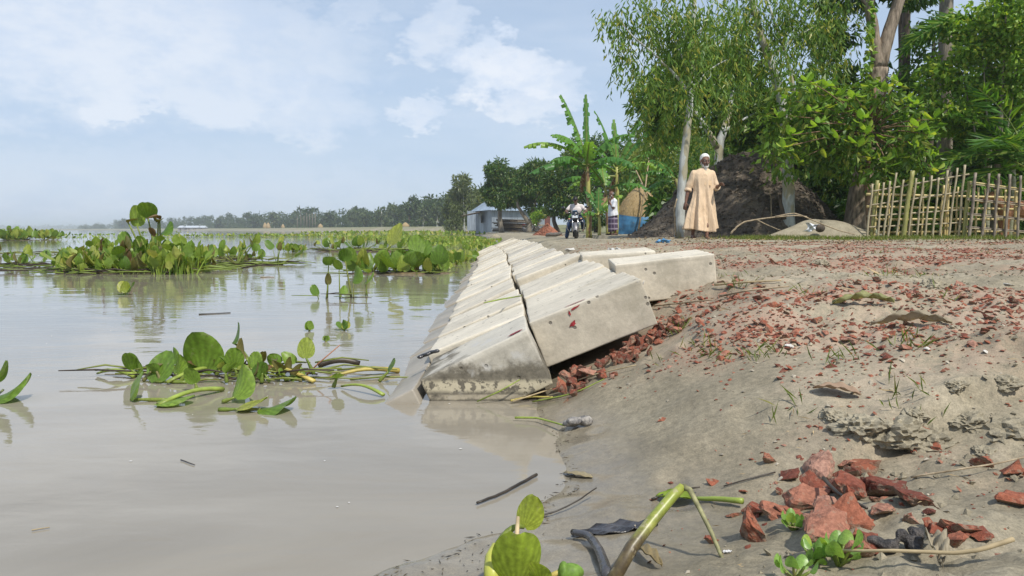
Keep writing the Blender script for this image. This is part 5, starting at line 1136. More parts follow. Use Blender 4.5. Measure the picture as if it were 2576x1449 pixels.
# ------------------------------------------------------------------ dark soil heap
YM = 18.9; sM = VS / F_PX * YM
prof_v = [(1575, 600), (1600, 585), (1640, 548), (1690, 500), (1730, 470), (1770, 440), (1800, 412), (1830, 390), (1865, 379), (1900, 382), (1940, 398), (1980, 425), (2020, 468), (2060, 510), (2095, 548), (2125, 600)]
pxs = [W(a, b_, YM).x for a, b_ in prof_v]; phs = [W(a, b_, YM).z - .4 for a, b_ in prof_v]; phs[0] = phs[-1] = -.02
gxm = np.linspace(pxs[0], pxs[-1], 150); gym = np.linspace(-2.6, 2.6, 84); XM, DM = np.meshgrid(gxm, gym); HM = np.interp(XM, pxs, phs)
RM = 1.0 + 1.5 * np.clip(HM, 0, 3) / 2.0; tq = np.abs(DM) / RM; ZM = .4 + HM * np.clip(1 - tq ** 1.35, 0, 1) - .25 * np.clip(tq - 1, 0, 1)
amp = np.clip(HM * np.clip(1.15 - tq, 0, 1), 0, .6)
ZM += amp * (.34 * fbm(XM * 1.3, DM * 1.3, 3, 61) + .22 * fbm(XM * 5, DM * 5, 3, 65) + .10 * fbm(XM * 16, DM * 16, 2, 68))
DM2 = DM + amp * .25 * fbm(XM * 4, ZM * 4, 3, 77)
im = np.arange(XM.size).reshape(XM.shape); fm = np.stack([im[:-1, :-1], im[:-1, 1:], im[1:, 1:], im[1:, :-1]], -1).reshape(-1, 4)
m_, t = new_mat('dark_soil'); pos = t.n('ShaderNodeNewGeometry').outputs['Position']
a = t.noise(pos, 2.2, 6, .65); f = t.noise(pos, 14, 6, .72); c = t.ramp(a, (.32, (.09, .075, .060)), (.52, (.155, .128, .10)), (.72, (.26, .215, .16)))
c = t.mix(1.0, c, t.ramp(f, (.3, .55), (.7, 1.4)), 'MULTIPLY'); c = t.mix(t.math('MULTIPLY', t.smooth(t.noise(pos, 30, 3), .64, .70), .6), c, (.24, .19, .12))
b = t.n('ShaderNodeBsdfPrincipled', Base__Color=c, Roughness=.92, Normal=t.bump(t.math('ADD', f, t.noise(pos, 45, 4, .7)), .8, .06)); b.inputs['Specular IOR Level'].default_value = .2; t.n('ShaderNodeOutputMaterial', Surface=b); SOIL = m_
root = empty('soil_heap', (W(1860, 590, YM).x, YM, .4)); tag(root, 'tall dark heap of dug soil behind the walking man', 'soil heap')
o = mobj('heap', np_mesh('heap', np.stack([XM, DM2 + YM, ZM], -1).reshape(-1, 3), fm, True), SOIL, root); o.location = -root.location
ii = nr.choice(XM.size, 1500); ok = (ZM.ravel()[ii] > .5) & (DM2.ravel()[ii] < .6); ii = ii[ok]; pp = np.stack([XM.ravel()[ii], DM2.ravel()[ii] + YM, ZM.ravel()[ii] + .01], -1)
Vn, Fn = leaves_np(pp[:500], nr.normal(0, 1, pp[:500].shape) * [1, 1, .4], .06, .03, 3, .5); o = mobj('litter', np_mesh('litter', Vn, Fn), simple('heap_litter', (.15, .12, .08), .9, vary=.6, scale=3), root); o['kind'] = 'stuff'; o.location = -root.location
ii = nr.choice(XM.size, 6000); ok = (ZM.ravel()[ii] > .45) & (DM2.ravel()[ii] < .8); ii = ii[ok]; pc = np.stack([XM.ravel()[ii], DM2.ravel()[ii] + YM, ZM.ravel()[ii]], -1)
o = mobj('clods', chunk_mesh('clods', pc, .02 + .14 * nr.random(len(pc)) ** 2.5, .8, 11), SOIL, root); o['kind'] = 'stuff'; o.location = -root.location
p = W(2062, 596, 14.5); p.z = .40; o = mobj('soil_mound', heap_mesh('soil_mound', 1.6, .9, .40, 41, 48, .09, True), MUD, None, p); tag(o, 'low grassy earth mound with litter left of the bamboo fence', 'soil mound')
BR = bark('fallen_branch', (.20, .15, .09), (.40, .32, .21), (5, 5, 5), .8, .3)
def stick(name, lab, V, Y, r0, r1, mt=BR, cat='branch', group=None):
    P = [W(a, b_, Y + (q[0] if q else 0)) for a, b_, *q in V]; P[0].z = max(P[0].z, h1(P[0].x, P[0].y)); mb = MB(); limb(mb, [p_ - P[0] for p_ in P], r0, r1, 6, .008, int(V[0][0])); o = mb.build(name, mt, None, loc=P[0]); return tag(o, lab, cat, group)
stick('fallen_branch', 'long pale fallen branch right of the walking man', [(1838, 588), (1852, 572), (1872, 558), (1905, 552), (1950, 546), (2000, 542), (2030, 545)], 13.6, .020, .010)
stick('fallen_branch', 'thin branch lying under the long pale fallen branch', [(1905, 553), (1940, 570), (1965, 580)], 13.5, .012, .006)
stick('fallen_branch', 'curved thin stick arching over the right of the fallen branch', [(1950, 545), (2000, 535), (2060, 560), (2110, 580), (2150, 590)], 13.4, .014, .01)
stick('upright_stick', 'short brown stick standing left of the pale trunk', [(1700, 594), (1698, 555), (1696, 530), (1703, 500)], 15.2, .022, .015)
stick('upright_stick', 'thin twig standing on the soil heap', [(1940, 548), (1941, 510), (1936, 480), (1918, 465)], 16.4, .012, .006)
stick('upright_stick', 'dark stump shoot at the foot of the leaning pale tree', [(1972, 552), (1966, 520), (1960, 490)], 16.3, .06, .03, DARKB)
# ------------------------------------------------------------------ bamboo fence
OLDB = bark('weathered_bamboo', (.24, .20, .12), (.42, .36, .23), (3, 3, 1), .6, .2); NEWB = bark('yellow_bamboo', (.46, .35, .13), (.66, .54, .26), (3, 3, 1), .45, .15); GRNB = bark('green_bamboo', (.19, .19, .05), (.33, .31, .10), (3, 3, 1), .5, .2); GREB = bark('grey_bamboo', (.11, .085, .065), (.30, .25, .19), (3, 3, 1), .7, .2)
def FZ(zx, zy, Y): return W((3400 + zx / 3.622) * .62890625, (600 + zy / 3.6225) * .62890625, Y)
def fpole(root, name, a, b_, Y, r_, mt, ground_it=False):
    A, B = FZ(*a, Y), FZ(*b_, Y)
    if ground_it: A.z = h1(A.x, A.y) - .06
    n = 6; mb = MB(); pts = []; rr = []
    for i in range(n * 2 + 1):
        q = i / (n * 2); pt = A.lerp(B, q) + Vector((.006 * math.sin(q * 9 + a[0]), 0, 0)) - root.location; pts.append(pt); rr.append(r_ * (1.12 if i % 2 == 0 else .96) * (1 - .15 * q))
    mb.tube(pts, rr, 7); return mb.build(name, mt, root)
YF = 14.0
root = empty('bamboo_fence', Vector((W(2310, 596, YF).x, YF, .42))); tag(root, 'old lattice fence of grey and yellow bamboo poles left of the gate panel', 'fence', 'bamboo fence')
for a, b_, thick in [((240, 1170), (330, 490), 1), ((390, 1240), (490, 470), 1), ((480, 1230), (585, 450), 1), ((545, 1250), (670, 330), 1), ((670, 1240), (775, 430), 1), ((760, 1240), (905, 300), 2.2), ((830, 1260), (960, 410), 1), ((955, 1270), (1065, 395), 1), ((1075, 1270), (1185, 370), 1), ((1190, 1270), (1290, 400), 1), ((1290, 1275), (1420, 295), 1.1), ((1420, 1270), (1555, 260), 1), ((1570, 1260), (1660, 215), 1.2)]:
    fpole(root, 'post', a, b_, YF - .03 if thick < 2 else YF - .09, .020 * thick, OLDB if thick < 2 else GRNB, True)
for a, b_ in [((300, 605), (1720, 350)), ((300, 800), (1700, 595)), ((250, 960), (1650, 865)), ((240, 1120), (1680, 1050)), ((900, 1275), (1680, 1240))]: fpole(root, 'rail', a, b_, YF + .015, .017, OLDB)
for a, b_, thick in [((300, 1200), (395, 440), 2.0), ((345, 1200), (415, 480), 1), ((545, 1240), (585, 535), 1), ((690, 1180), (745, 540), 1), ((880, 1240), (920, 540), 1), ((1040, 1240), (1068, 530), 1), ((1300, 1240), (1360, 510), 1.5), ((1365, 1240), (1430, 400), 1.2), ((1400, 1240), (1442, 520), 1), ((1525, 1240), (1565, 535), 1)]:
    fpole(root, 'post', a, b_, YF + .09, .018 * thick, NEWB if thick < 1.9 else GRNB, True)
for a, b_ in [((235, 640), (2420, 690)), ((240, 820), (2420, 858)), ((360, 1005), (2250, 1005)), ((430, 1195), (2240, 1180))]: fpole(root, 'rail', a, b_, YF + .135, .023, NEWB)
root = empty('bamboo_gate', Vector((W(2510, 596, YF).x, YF - .2, .42))); tag(root, 'bamboo gate panel of split dark poles at the right picture edge', 'gate', 'bamboo fence')
for a, b_, thick in [((1725, 1300), (1820, 330), 1.3), ((1905, 1240), (2020, 340), 1.1), ((2080, 1290), (2155, 345), 1.1), ((2245, 1290), (2325, 350), 1.2), ((2420, 1290), (2475, 370), 1.1), ((2570, 1290), (2620, 380), 1.1), ((2720, 1290), (2760, 380), 1.1)]: fpole(root, 'post', a, b_, YF - .2, .022 * thick, GREB, True)
for a, b_, mt in [((1740, 462), (2760, 600), NEWB), ((1745, 490), (2760, 625), OLDB), ((1700, 700), (2760, 810), GREB), ((1700, 722), (2760, 835), OLDB), ((1700, 915), (2760, 1020), GREB), ((1700, 935), (2760, 1040), OLDB), ((1680, 1110), (2760, 1195), GREB), ((1680, 1130), (2760, 1215), OLDB)]: fpole(root, 'rail', a, b_, YF - .155, .013, mt)
for a, b_, thick in [((1640, 1280), (1730, 450), 2.0), ((1810, 1290), (1860, 545), 1), ((1950, 1240), (1972, 560), 1), ((2115, 1240), (2112, 575), 1.2), ((2230, 1250), (2250, 575), 1), ((2385, 1260), (2410, 585), 1.6)]: fpole(root, 'post', a, b_, YF - .08, .020 * thick, NEWB if thick < 1.9 else GRNB, True)
# ------------------------------------------------------------------ grass and dry litter
def blades(name, xy, hgt, wd, mt, seed, lean=.5, z=None):
    r_ = np.random.default_rng(seed); n = len(xy); zz = h(xy[:, 0], xy[:, 1]) if z is None else z
    P = np.column_stack([xy, zz]); D = np.column_stack([r_.normal(0, lean, n), r_.normal(0, lean, n), np.ones(n)])
    V, Fc = leaves_np(P, D, hgt * (.4 + .9 * r_.random(n)), wd, seed + 1, .1); return mobj(name, np_mesh(name, V, Fc), mt)
GRS = leafmat('grass_blade', (.10, .15, .03), (.19, .24, .05), (.30, .28, .10), .35)
xy = np.column_stack([nr.uniform(4.2, 13, 9000), nr.normal(14.0, .7, 9000)]); xm = np.column_stack([nr.normal(W(2062, 596, 14.5).x, .9, 1400), nr.normal(14.1, .35, 1400)]); xy = np.concatenate([xy, xm]); o = blades('grass', xy, .09, .012, GRS, 501); tag(o, 'short bright grass along the foot of the bamboo fence', 'grass', None, 'stuff')
xy = []
for k in range(62):
    x = rnd.uniform(.5, 5); y = 1.5 * (12 / 1.5) ** rnd.random()
    if x - float(shore(y)) < .45 or (x < .7 and y > 2.5): continue
    for _ in range(rnd.randint(6, 16)): xy.append((x + rnd.gauss(0, .02 + .008 * y), y + rnd.gauss(0, .02 + .008 * y)))
for vx, vy in [(1760, 880), (1790, 895), (1720, 820), (1705, 835), (1925, 890), (1900, 900), (2280, 870), (2300, 860), (1780, 680)]:
    p = GS(vx, vy)
    for _ in range(14): xy.append((p.x + rnd.gauss(0, .02), p.y + rnd.gauss(0, .03)))
o = blades('grass', np.array(xy), .055, .004, GRS, 502, .9); tag(o, 'sparse tufts of thin grass sprouting on the bare bank', 'grass', None, 'stuff')
n = 2600; xx = nr.uniform(.3, 9, n); yy = 1.0 * 15 ** nr.random(n); ok = ((xx - shore(yy)) > .4) & ~((xx < .7) & (yy > 2.5)); xx, yy = xx[ok], yy[ok]; n = len(xx)
P = np.column_stack([xx, yy, h(xx, yy) + .006]); V, Fc = leaves_np(P, np.column_stack([nr.normal(0, 1, n), nr.normal(0, 1, n), nr.normal(0, .1, n)]), (.025 + .07 * nr.random(n) ** 3) * np.clip(yy / 3, .35, 1.2), .0012 + .0006 * yy, 77, .4)
o = mobj('straw_litter', np_mesh('straw_litter', V, Fc), simple('straw_bits', (.33, .25, .14), .8, vary=.5, scale=4)); tag(o, 'dry straw and twig bits littering the bank', 'litter', None, 'stuff')
n = 900; xx = nr.uniform(2.2, 9, n); yy = nr.uniform(9, 16.5, n); P = np.column_stack([xx, yy, h(xx, yy) + .01]); V, Fc = leaves_np(P, np.column_stack([nr.normal(0, 1, n), nr.normal(0, 1, n), nr.normal(.1, .2, n)]), .05, .03, 78, .4)
o = mobj('dead_leaves', np_mesh('dead_leaves', V, Fc), simple('dead_leaf_bits', (.25, .18, .10), .8, vary=.6, scale=3)); tag(o, 'fallen dry leaves scattered under the trees', 'litter', None, 'stuff')
# ------------------------------------------------------------------ people
SKIN = simple('brown_skin', (.16, .082, .054), .5, .4, vary=.18, scale=14); SKIN2 = simple('brown_skin_light', (.17, .088, .058), .5, .4, vary=.15, scale=14)
def cap_(mb, a, b_, ra, rb, seg=10):
    a, b_ = Vector(a), Vector(b_); mb.tube([a, a.lerp(b_, .5), b_], [ra, (ra + rb) / 2, rb], seg); mb.ball(a, ra, seg, 7); mb.ball(b_, rb, seg, 7)
def chain(mb, pts, rad, seg=10):
    for i in range(len(pts) - 1): cap_(mb, pts[i], pts[i + 1], rad[i], rad[i + 1], seg)
def skinned(name, mb, mt, parent, vox=.012, it=3, fac=.5):
    o = mb.build(name, mt, parent)
    r_ = o.modifiers.new('remesh', 'REMESH'); r_.mode = 'VOXEL'; r_.voxel_size = vox; r_.use_smooth_shade = True
    if it: s_ = o.modifiers.new('smooth', 'SMOOTH'); s_.iterations = it; s_.factor = fac
    return o
def hand(mb, wrist, d, up, curl, side, s_=1.0):
    """palm with five fingers. d: finger direction, up: back of hand, side: +1/-1 which side the thumb leaves"""
    d = Vector(d).normalized(); up = Vector(up); up = (up - d * up.dot(d)).normalized(); x = d.cross(up) * side
    wrist = Vector(wrist); pc = wrist + d * .05 * s_
    rot = Matrix((x, d, up)).transposed(); mb.ball(pc, (.04 * s_, .052 * s_, .017 * s_), 10, 7, rot); mb.ball(wrist + d * .01, .026 * s_, 8, 6)
    for k, (off, ln) in enumerate([(-.030, .060), (-.010, .074), (.011, .078), (.031, .068)]):
        p = pc + x * off * s_ + d * .042 * s_; dd = d.copy(); pts = [p]
        for j in range(3): dd = (dd - up * curl * (.5 + .25 * k % 2)).normalized(); p = p + dd * ln * s_ * (.42, .33, .25)[j]; pts.append(p)
        chain(mb, pts, [.0095 * s_, .009 * s_, .008 * s_, .007 * s_], 7)
    p = wrist + d * .03 * s_ + x * .032 * s_; p2 = p + (x * .75 + d * .6 - up * .3 * curl).normalized() * .036 * s_; p3 = p2 + (x * .2 + d * .85 - up * .6 * curl).normalized() * .03 * s_; chain(mb, [p, p2, p3], [.012 * s_, .0105 * s_, .009 * s_], 7)
def head(mb, c, rot, s_=1.0):
    """skull, jaw, nose, brow, lips, ears about the head centre, face towards -Y before rot"""
    def P(x, y, z): return Vector(c) + rot @ (Vector((x, y, z)) * s_)
    def B(x, y, z, r_): mb.ball(P(x, y, z), tuple(q * s_ for q in r_), 12, 9, rot)
    B(0, .012, .03, (.077, .096, .092)); B(0, -.022, -.045, (.058, .068, .065)); B(0, -.055, -.088, (.030, .028, .022))
    B(-.036, -.068, -.022, (.022, .018, .018)); B(.036, -.068, -.022, (.022, .018, .018)); B(0, -.078, .030, (.055, .016, .010))
    chain(mb, [P(0, -.088, .018), P(0, -.102, -.010), P(0, -.108, -.026)], [.009 * s_, .012 * s_, .015 * s_], 8); B(-.013, -.094, -.028, (.010, .010, .008)); B(.013, -.094, -.028, (.010, .010, .008))
    B(0, -.086, -.056, (.024, .010, .006)); B(0, -.083, -.067, (.021, .010, .006))
    for sg in (-1, 1): B(sg * .080, .008, -.008, (.010, .020, .033))
EYE = simple('eye_dark', (.015, .010, .008), .2, .6, vary=.1); EYEW = simple('eye_white', (.55, .5, .45), .3); WHT = simple('white_hair', (.50, .48, .43), .8, vary=.2, scale=60, bump=.6, bscale=120); GRYH = simple('grey_hair', (.20, .19, .18), .8, vary=.3, scale=60); BLKH = simple('black_hair', (.008, .007, .007), .5, vary=.3, scale=40)
def eyes(root, c, rot, s_=1.0):
    for sg in (-1, 1):
        o = MB().ball((0, 0, 0), (.0155 * s_, .010 * s_, .0085 * s_), 10, 7).build('eye', EYEW, root, loc=Vector(c) + rot @ (Vector((sg * .031, -.0795, .008)) * s_)); o.rotation_euler = rot.to_euler()
        MB().ball((0, -.0065 * s_, 0), (.0075 * s_, .006 * s_, .0075 * s_), 8, 6).build('iris', EYE, o)
        MB().ball((0, 0, 0), (.022 * s_, .007 * s_, .0045 * s_), 8, 5).build('eyebrow', GRYH, root, loc=Vector(c) + rot @ (Vector((sg * .032, -.089, .034)) * s_))
def hairy(name, root, blobs, c, rot, mt, s_=1.0, vox=.008, amp=.0):
    mb = MB()
    for x, y, z, rx, ry, rz in blobs: mb.ball(Vector(c) + rot @ (Vector((x, y, z)) * s_), (rx * s_, ry * s_, rz * s_), 12, 9, rot)
    return skinned(name, mb, mt, root, vox, 1)
GP = 'people on the bank'
# --- walking man in the long tunic
YP = 14.7; p0 = W(1765, 600, YP); p0.z = h1(p0.x, YP) + .005
root = empty('person', p0); tag(root, 'white bearded person in a long peach tunic and white cap walking forward', 'person', GP)
hc = Vector((.03, -.03, 1.505)); hr = Euler((R(4), R(2), R(6))).to_matrix(); I3 = Matrix.Identity(3)
mb = MB(); head(mb, hc, hr, 1.12); cap_(mb, hc + Vector((0, .02, -.06)), (.01, .0, 1.30), .054, .06)
chain(mb, [(0, 0, .86), (0, 0, 1.05), (0, 0, 1.22)], [.13, .13, .14]); cap_(mb, (-.17, 0, 1.27), (.17, 0, 1.27), .06, .06)
# right arm (left in view) hanging away, left arm bent with the hand forward
SL, ELl, WRl = Vector((-.17, .0, 1.265)), Vector((-.275, .03, .985)), Vector((-.335, -.03, .715))
SR, ELr, WRr = Vector((.17, .0, 1.265)), Vector((.275, .03, 1.00)), Vector((.275, -.19, 1.03))
chain(mb, [SL, ELl], [.05, .042]); chain(mb, [ELl, ELl.lerp(WRl, .35), WRl], [.040, .040, .026]); hand(mb, WRl, (-.25, -.1, -1), (-.7, -.6, .1), .45, -1)
chain(mb, [SR, ELr], [.05, .042]); chain(mb, [ELr, ELr.lerp(WRr, .35), WRr], [.040, .040, .026]); hand(mb, WRr, (.28, -.75, .35), (.35, -.1, .9), .7, -1)
for hx, kx, ax, ay, az_ in [(-.085, -.12, -.155, .10, .085), (.085, .075, .06, -.16, .075)]:
    chain(mb, [(hx, 0, .86), (kx, (ay - .10) * .3, .47), (ax, ay, az_)], [.085, .058, .036]); chain(mb, [(kx, (ay - .1) * .4 + .012, .40), (ax, ay + .01, .24)], [.055, .045])
for ax, ay, az_, pit in [(-.155, .10, .085, .05), (.06, -.16, .075, -.25)]:
    chain(mb, [(ax, ay + .03, az_ - .045), (ax, ay - .06, az_ - .05 + pit * .05), (ax - .005, ay - .15, az_ - .062 - (pit < 0) * .0)], [.034, .034, .024])
    for k in range(5): cap_(mb, (ax - .026 + .013 * k, ay - .15, az_ - .065), (ax - .030 + .015 * k, ay - .19 - .008 * (k == 2), az_ - .068), .012, .009, 6)
skinned('body', mb, SKIN, root, .0075, 2, .4)
eyes(root, hc, hr, 1.12)
m_, t = new_mat('peach_cotton'); co = t.n('ShaderNodeTexCoord').outputs['Object']
c = t.ramp(t.noise(co, 5, 4), (.3, (.63, .46, .295)), (.7, (.72, .54, .365))); wv = t.noise(t.vmul(co, (1, 1, .35)), 8, 3, .5, .6)
b = t.n('ShaderNodeBsdfPrincipled', Base__Color=c, Roughness=.85, Normal=t.bump(t.math('ADD', t.math('MULTIPLY', wv, 1.0), t.math('MULTIPLY', t.noise(co, 160, 2), .05)), .8, .06)); b.inputs['Sheen Weight'].default_value = .2
t.n('ShaderNodeOutputMaterial', Surface=b); PEACH = m_
mb = MB(); seg = 56
lev = [(1.385, .066, .068, .012, 0), (1.37, .088, .076, .010, 0), (1.345, .135, .088, .006, 0), (1.31, .185, .104, .003, 0), (1.25, .212, .122, .0, .0), (1.17, .208, .135, .0, .002), (1.05, .188, .135, .0, .006), (.93, .182, .135, .0, .010), (.80, .195, .145, -.004, .014), (.66, .22, .165, -.01, .018), (.52, .25, .172, -.016, .022), (.40, .272, .188, -.02, .026), (.28, .292, .20, -.022, .030), (.185, .305, .21, -.024, .034), (.172, .303, .208, -.024, .034)]
vs = []
for z, rx, ry, cx, am in lev:
    for k in range(seg):
        a = 6.2832 * k / seg; f = am * (1.5 * math.sin(a * 7 + 1.0 + z * 2.5) + .9 * math.sin(a * 13 + z * 4) + .7 * math.sin(a * 3 - z * 5)); zz = z
        if z < .2: zz = z + .03 * math.sin(a * 2 + .6) + (-.015 if math.sin(a) < 0 else .01)
        kick = .05 * max(0, math.cos(a + 2.6)) * max(0, (.55 - z))             # cloth swinging out at the trailing side
        vs.append((cx + math.cos(a) * (rx + f + kick), math.sin(a) * (ry + f) - .01, zz))
n = len(lev); fs = [(i * seg + k, (i + 1) * seg + k, (i + 1) * seg + (k + 1) % seg, i * seg + (k + 1) % seg) for i in range(n - 1) for k in range(seg)] + [tuple(range(seg))[::1], tuple((n - 1) * seg + k for k in range(seg))[::-1]]
mb.add(vs, fs)
def sleeve(mb, a, e, c_, r0, r1, r2):
    a, e, c_ = Vector(a), Vector(e), Vector(c_); pts = [a.lerp(e, q) for q in (0, .25, .5, .75, 1)] + [e.lerp(c_, q) for q in (.5, 1)]
    mb.tube(pts, [r0, r0 * .98, r0 * .92, r0 * .95, r1, r1 * .97, r2], 12); mb.ball(a, r0, 12, 8)
cl_ = ELl.lerp(WRl, .22); cr_ = ELr.lerp(WRr, .35)
sleeve(mb, SL, ELl, cl_, .080, .068, .066); sleeve(mb, SR, ELr, cr_, .078, .066, .060)
mb.tube([ELl.lerp(cl_, .35), cl_], [.075, .075], 12); mb.tube([cr_.lerp(ELr, .3), cr_], [.070, .070], 12); mb.ball(ELr, .072, 12, 8)
skinned('tunic', mb, PEACH, root, .010, 2, .5)
DPE = simple('peach_trim', (.68, .49, .30), .85)
MB().box((.012, -.136, 1.15), (.020, .006, .22), Euler((R(-4), 0, 0)).to_matrix()).build('placket', DPE, root, False)
for k in range(4): MB().ball((.012, -.147, 1.24 - .07 * k), (.005, .003, .005), 8, 5).build('button', simple('button', (.7, .6, .45), .4), root)
MB().box((.105, -.132, 1.08), (.08, .005, .09), Euler((R(-2), 0, R(14))).to_matrix()).build('pocket', DPE, root, False)
CAPM = simple('white_cap', (.72, .71, .67), .8, vary=.08, scale=30, bump=.3, bscale=160)
hairy('cap', root, [(0, .018, .058, .084, .101, .082), (0, .022, .035, .086, .103, .05)], hc + Vector((0, .004, .012)), hr @ Euler((R(-14), 0, 0)).to_matrix(), CAPM, 1.12, .007)
hairy('beard', root, [(0, -.062, -.098, .036, .030, .040), (0, -.060, -.135, .028, .024, .045), (.004, -.058, -.168, .017, .016, .035), (-.045, -.035, -.075, .018, .03, .035), (.045, -.035, -.075, .018, .03, .035), (-.068, 0, -.035, .010, .018, .035), (.068, 0, -.035, .010, .018, .035)], hc, hr, WHT, 1.12, .007)
hairy('moustache', root, [(-.016, -.094, -.045, .018, .007, .006), (.016, -.094, -.045, .018, .007, .006)], hc, hr, GRYH, 1.12, .005)
MB().tube([(-.15, .1, .26), (-.153, .1, .19)], [.058, .062], 12).build('lungi_edge', simple('dark_check_cloth', (.05, .04, .09), .8), root)
# --- man in the white shirt, seen from the side
YP2 = 27.0; p0 = W(1541, 599, YP2); p0.z = h1(p0.x, YP2) + .01
root = empty('person', p0, R(-80)); tag(root, 'person in a white shirt and purple checked wrap standing with a hand at the chin', 'person', GP)
hc = Vector((0, -.06, 1.47)); hr = Euler((R(12), 0, 0)).to_matrix(); mb = MB(); head(mb, hc, hr, .95); cap_(mb, hc + Vector((0, .03, -.07)), (0, .02, 1.26), .052, .06)
chain(mb, [(0, 0, .85), (0, .0, 1.2)], [.13, .14]); cap_(mb, (-.16, .02, 1.24), (.16, .02, 1.24), .06, .06)
for sg, wr in ((1, (.05, -.17, 1.24)), (-1, (-.03, -.16, 1.16))):
    e = Vector((sg * .21, -.06, .96)); wr = Vector(wr); chain(mb, [(sg * .18, .02, 1.23), e], [.048, .04]); chain(mb, [e, wr], [.04, .026]); hand(mb, wr, (-sg * .2, -.15, 1), (0, -1, -.1), .8, sg, .95)
for sg in (-1, 1):
    chain(mb, [(sg * .08, 0, .85), (sg * .09, -.02 + sg * .04, .45), (sg * .09, .02 + sg * .06, .09)], [.085, .06, .036]); chain(mb, [(sg * .09, .05 + sg * .06, .04), (sg * .09, -.13 + sg * .06, .03)], [.034, .028])
skinned('body', mb, SKIN, root, .012, 2, .4); eyes(root, hc, hr, .95)
mb = MB(); SH = [(1.30, .08, .08, .02), (1.27, .19, .11, .02), (1.20, .225, .13, .01), (1.05, .215, .145, .0), (.9, .22, .155, .0), (.78, .24, .175, .005), (.70, .25, .185, .01)]; seg = 40
vs = [(math.cos(6.2832 * k / seg) * (rx + .01 * math.sin(k * .9 + z * 7)), math.sin(6.2832 * k / seg) * (ry + .012 * math.sin(k * 1.2 + z * 5)) + oy, z + (.03 * math.sin(6.2832 * k / seg) if z < .72 else 0)) for z, rx, ry, oy in SH for k in range(seg)]; n = len(SH)
mb.add(vs, [(i * seg + k, (i + 1) * seg + k, (i + 1) * seg + (k + 1) % seg, i * seg + (k + 1) % seg) for i in range(n - 1) for k in range(seg)] + [tuple(range(seg)), tuple((n - 1) * seg + k for k in range(seg))[::-1]])
for sg in (-1, 1): sleeve(mb, (sg * .18, .02, 1.22), (sg * .20, -.03, 1.06), (sg * .21, -.05, 1.0), .08, .078, .078)
mb.tube([(0, .02, 1.27), (0, .01, 1.33)], [.085, .075], 14)
skinned('shirt', mb, simple('white_cotton', (.72, .74, .78), .8, vary=.06, bump=.5, bscale=7, bdist=.03), root, .014, 2)
m_, t = new_mat('checked_wrap'); co = t.n('ShaderNodeTexCoord').outputs['Object']; x, y, z = t.xyz(co)
st = t.math('MAXIMUM', t.smooth(t.math('SINE', t.math('MULTIPLY', z, 34.0)), .5, .8), t.math('MULTIPLY', t.smooth(t.math('SINE', t.math('MULTIPLY', t.math('ADD', x, y), 40.0)), .7, .9), .5))
c = t.mix(st, (.075, .05, .10), (.30, .26, .34)); b = t.n('ShaderNodeBsdfPrincipled', Base__Color=c, Roughness=.85); t.n('ShaderNodeOutputMaterial', Surface=b)
mb = MB(); LG = [(.80, .19, .15, 0), (.6, .20, .165, 0), (.4, .195, .17, 0), (.22, .185, .175, .01), (.15, .18, .175, .015)]
vs = [(math.cos(6.2832 * k / seg) * (rx + .014 * math.sin(k * .8 + z * 3)), math.sin(6.2832 * k / seg) * (ry + .014 * math.sin(k * 1.1)) + oy, z + (.05 * math.sin(6.2832 * k / seg) if z < .2 else 0)) for z, rx, ry, oy in LG for k in range(seg)]; n = len(LG)
mb.add(vs, [(i * seg + k, (i + 1) * seg + k, (i + 1) * seg + (k + 1) % seg, i * seg + (k + 1) % seg) for i in range(n - 1) for k in range(seg)] + [tuple(range(seg)), tuple((n - 1) * seg + k for k in range(seg))[::-1]])
mb.build('wrap', m_, root)
hairy('beard', root, [(0, -.06, -.09, .04, .032, .04), (0, -.062, -.125, .028, .026, .045), (-.06, -.02, -.05, .014, .025, .04), (.06, -.02, -.05, .014, .025, .04)], hc, hr, WHT, .95, .01)
hairy('hair', root, [(-.06, .04, .02, .022, .06, .045), (.06, .04, .02, .022, .06, .045), (0, .085, .02, .06, .03, .05)], hc, hr, GRYH, .95, .01)
for sg in (-1, 1): MB().box((sg * .09, -.04 + sg * .06, .012), (.10, .27, .024)).build('sandal', BLK, root)
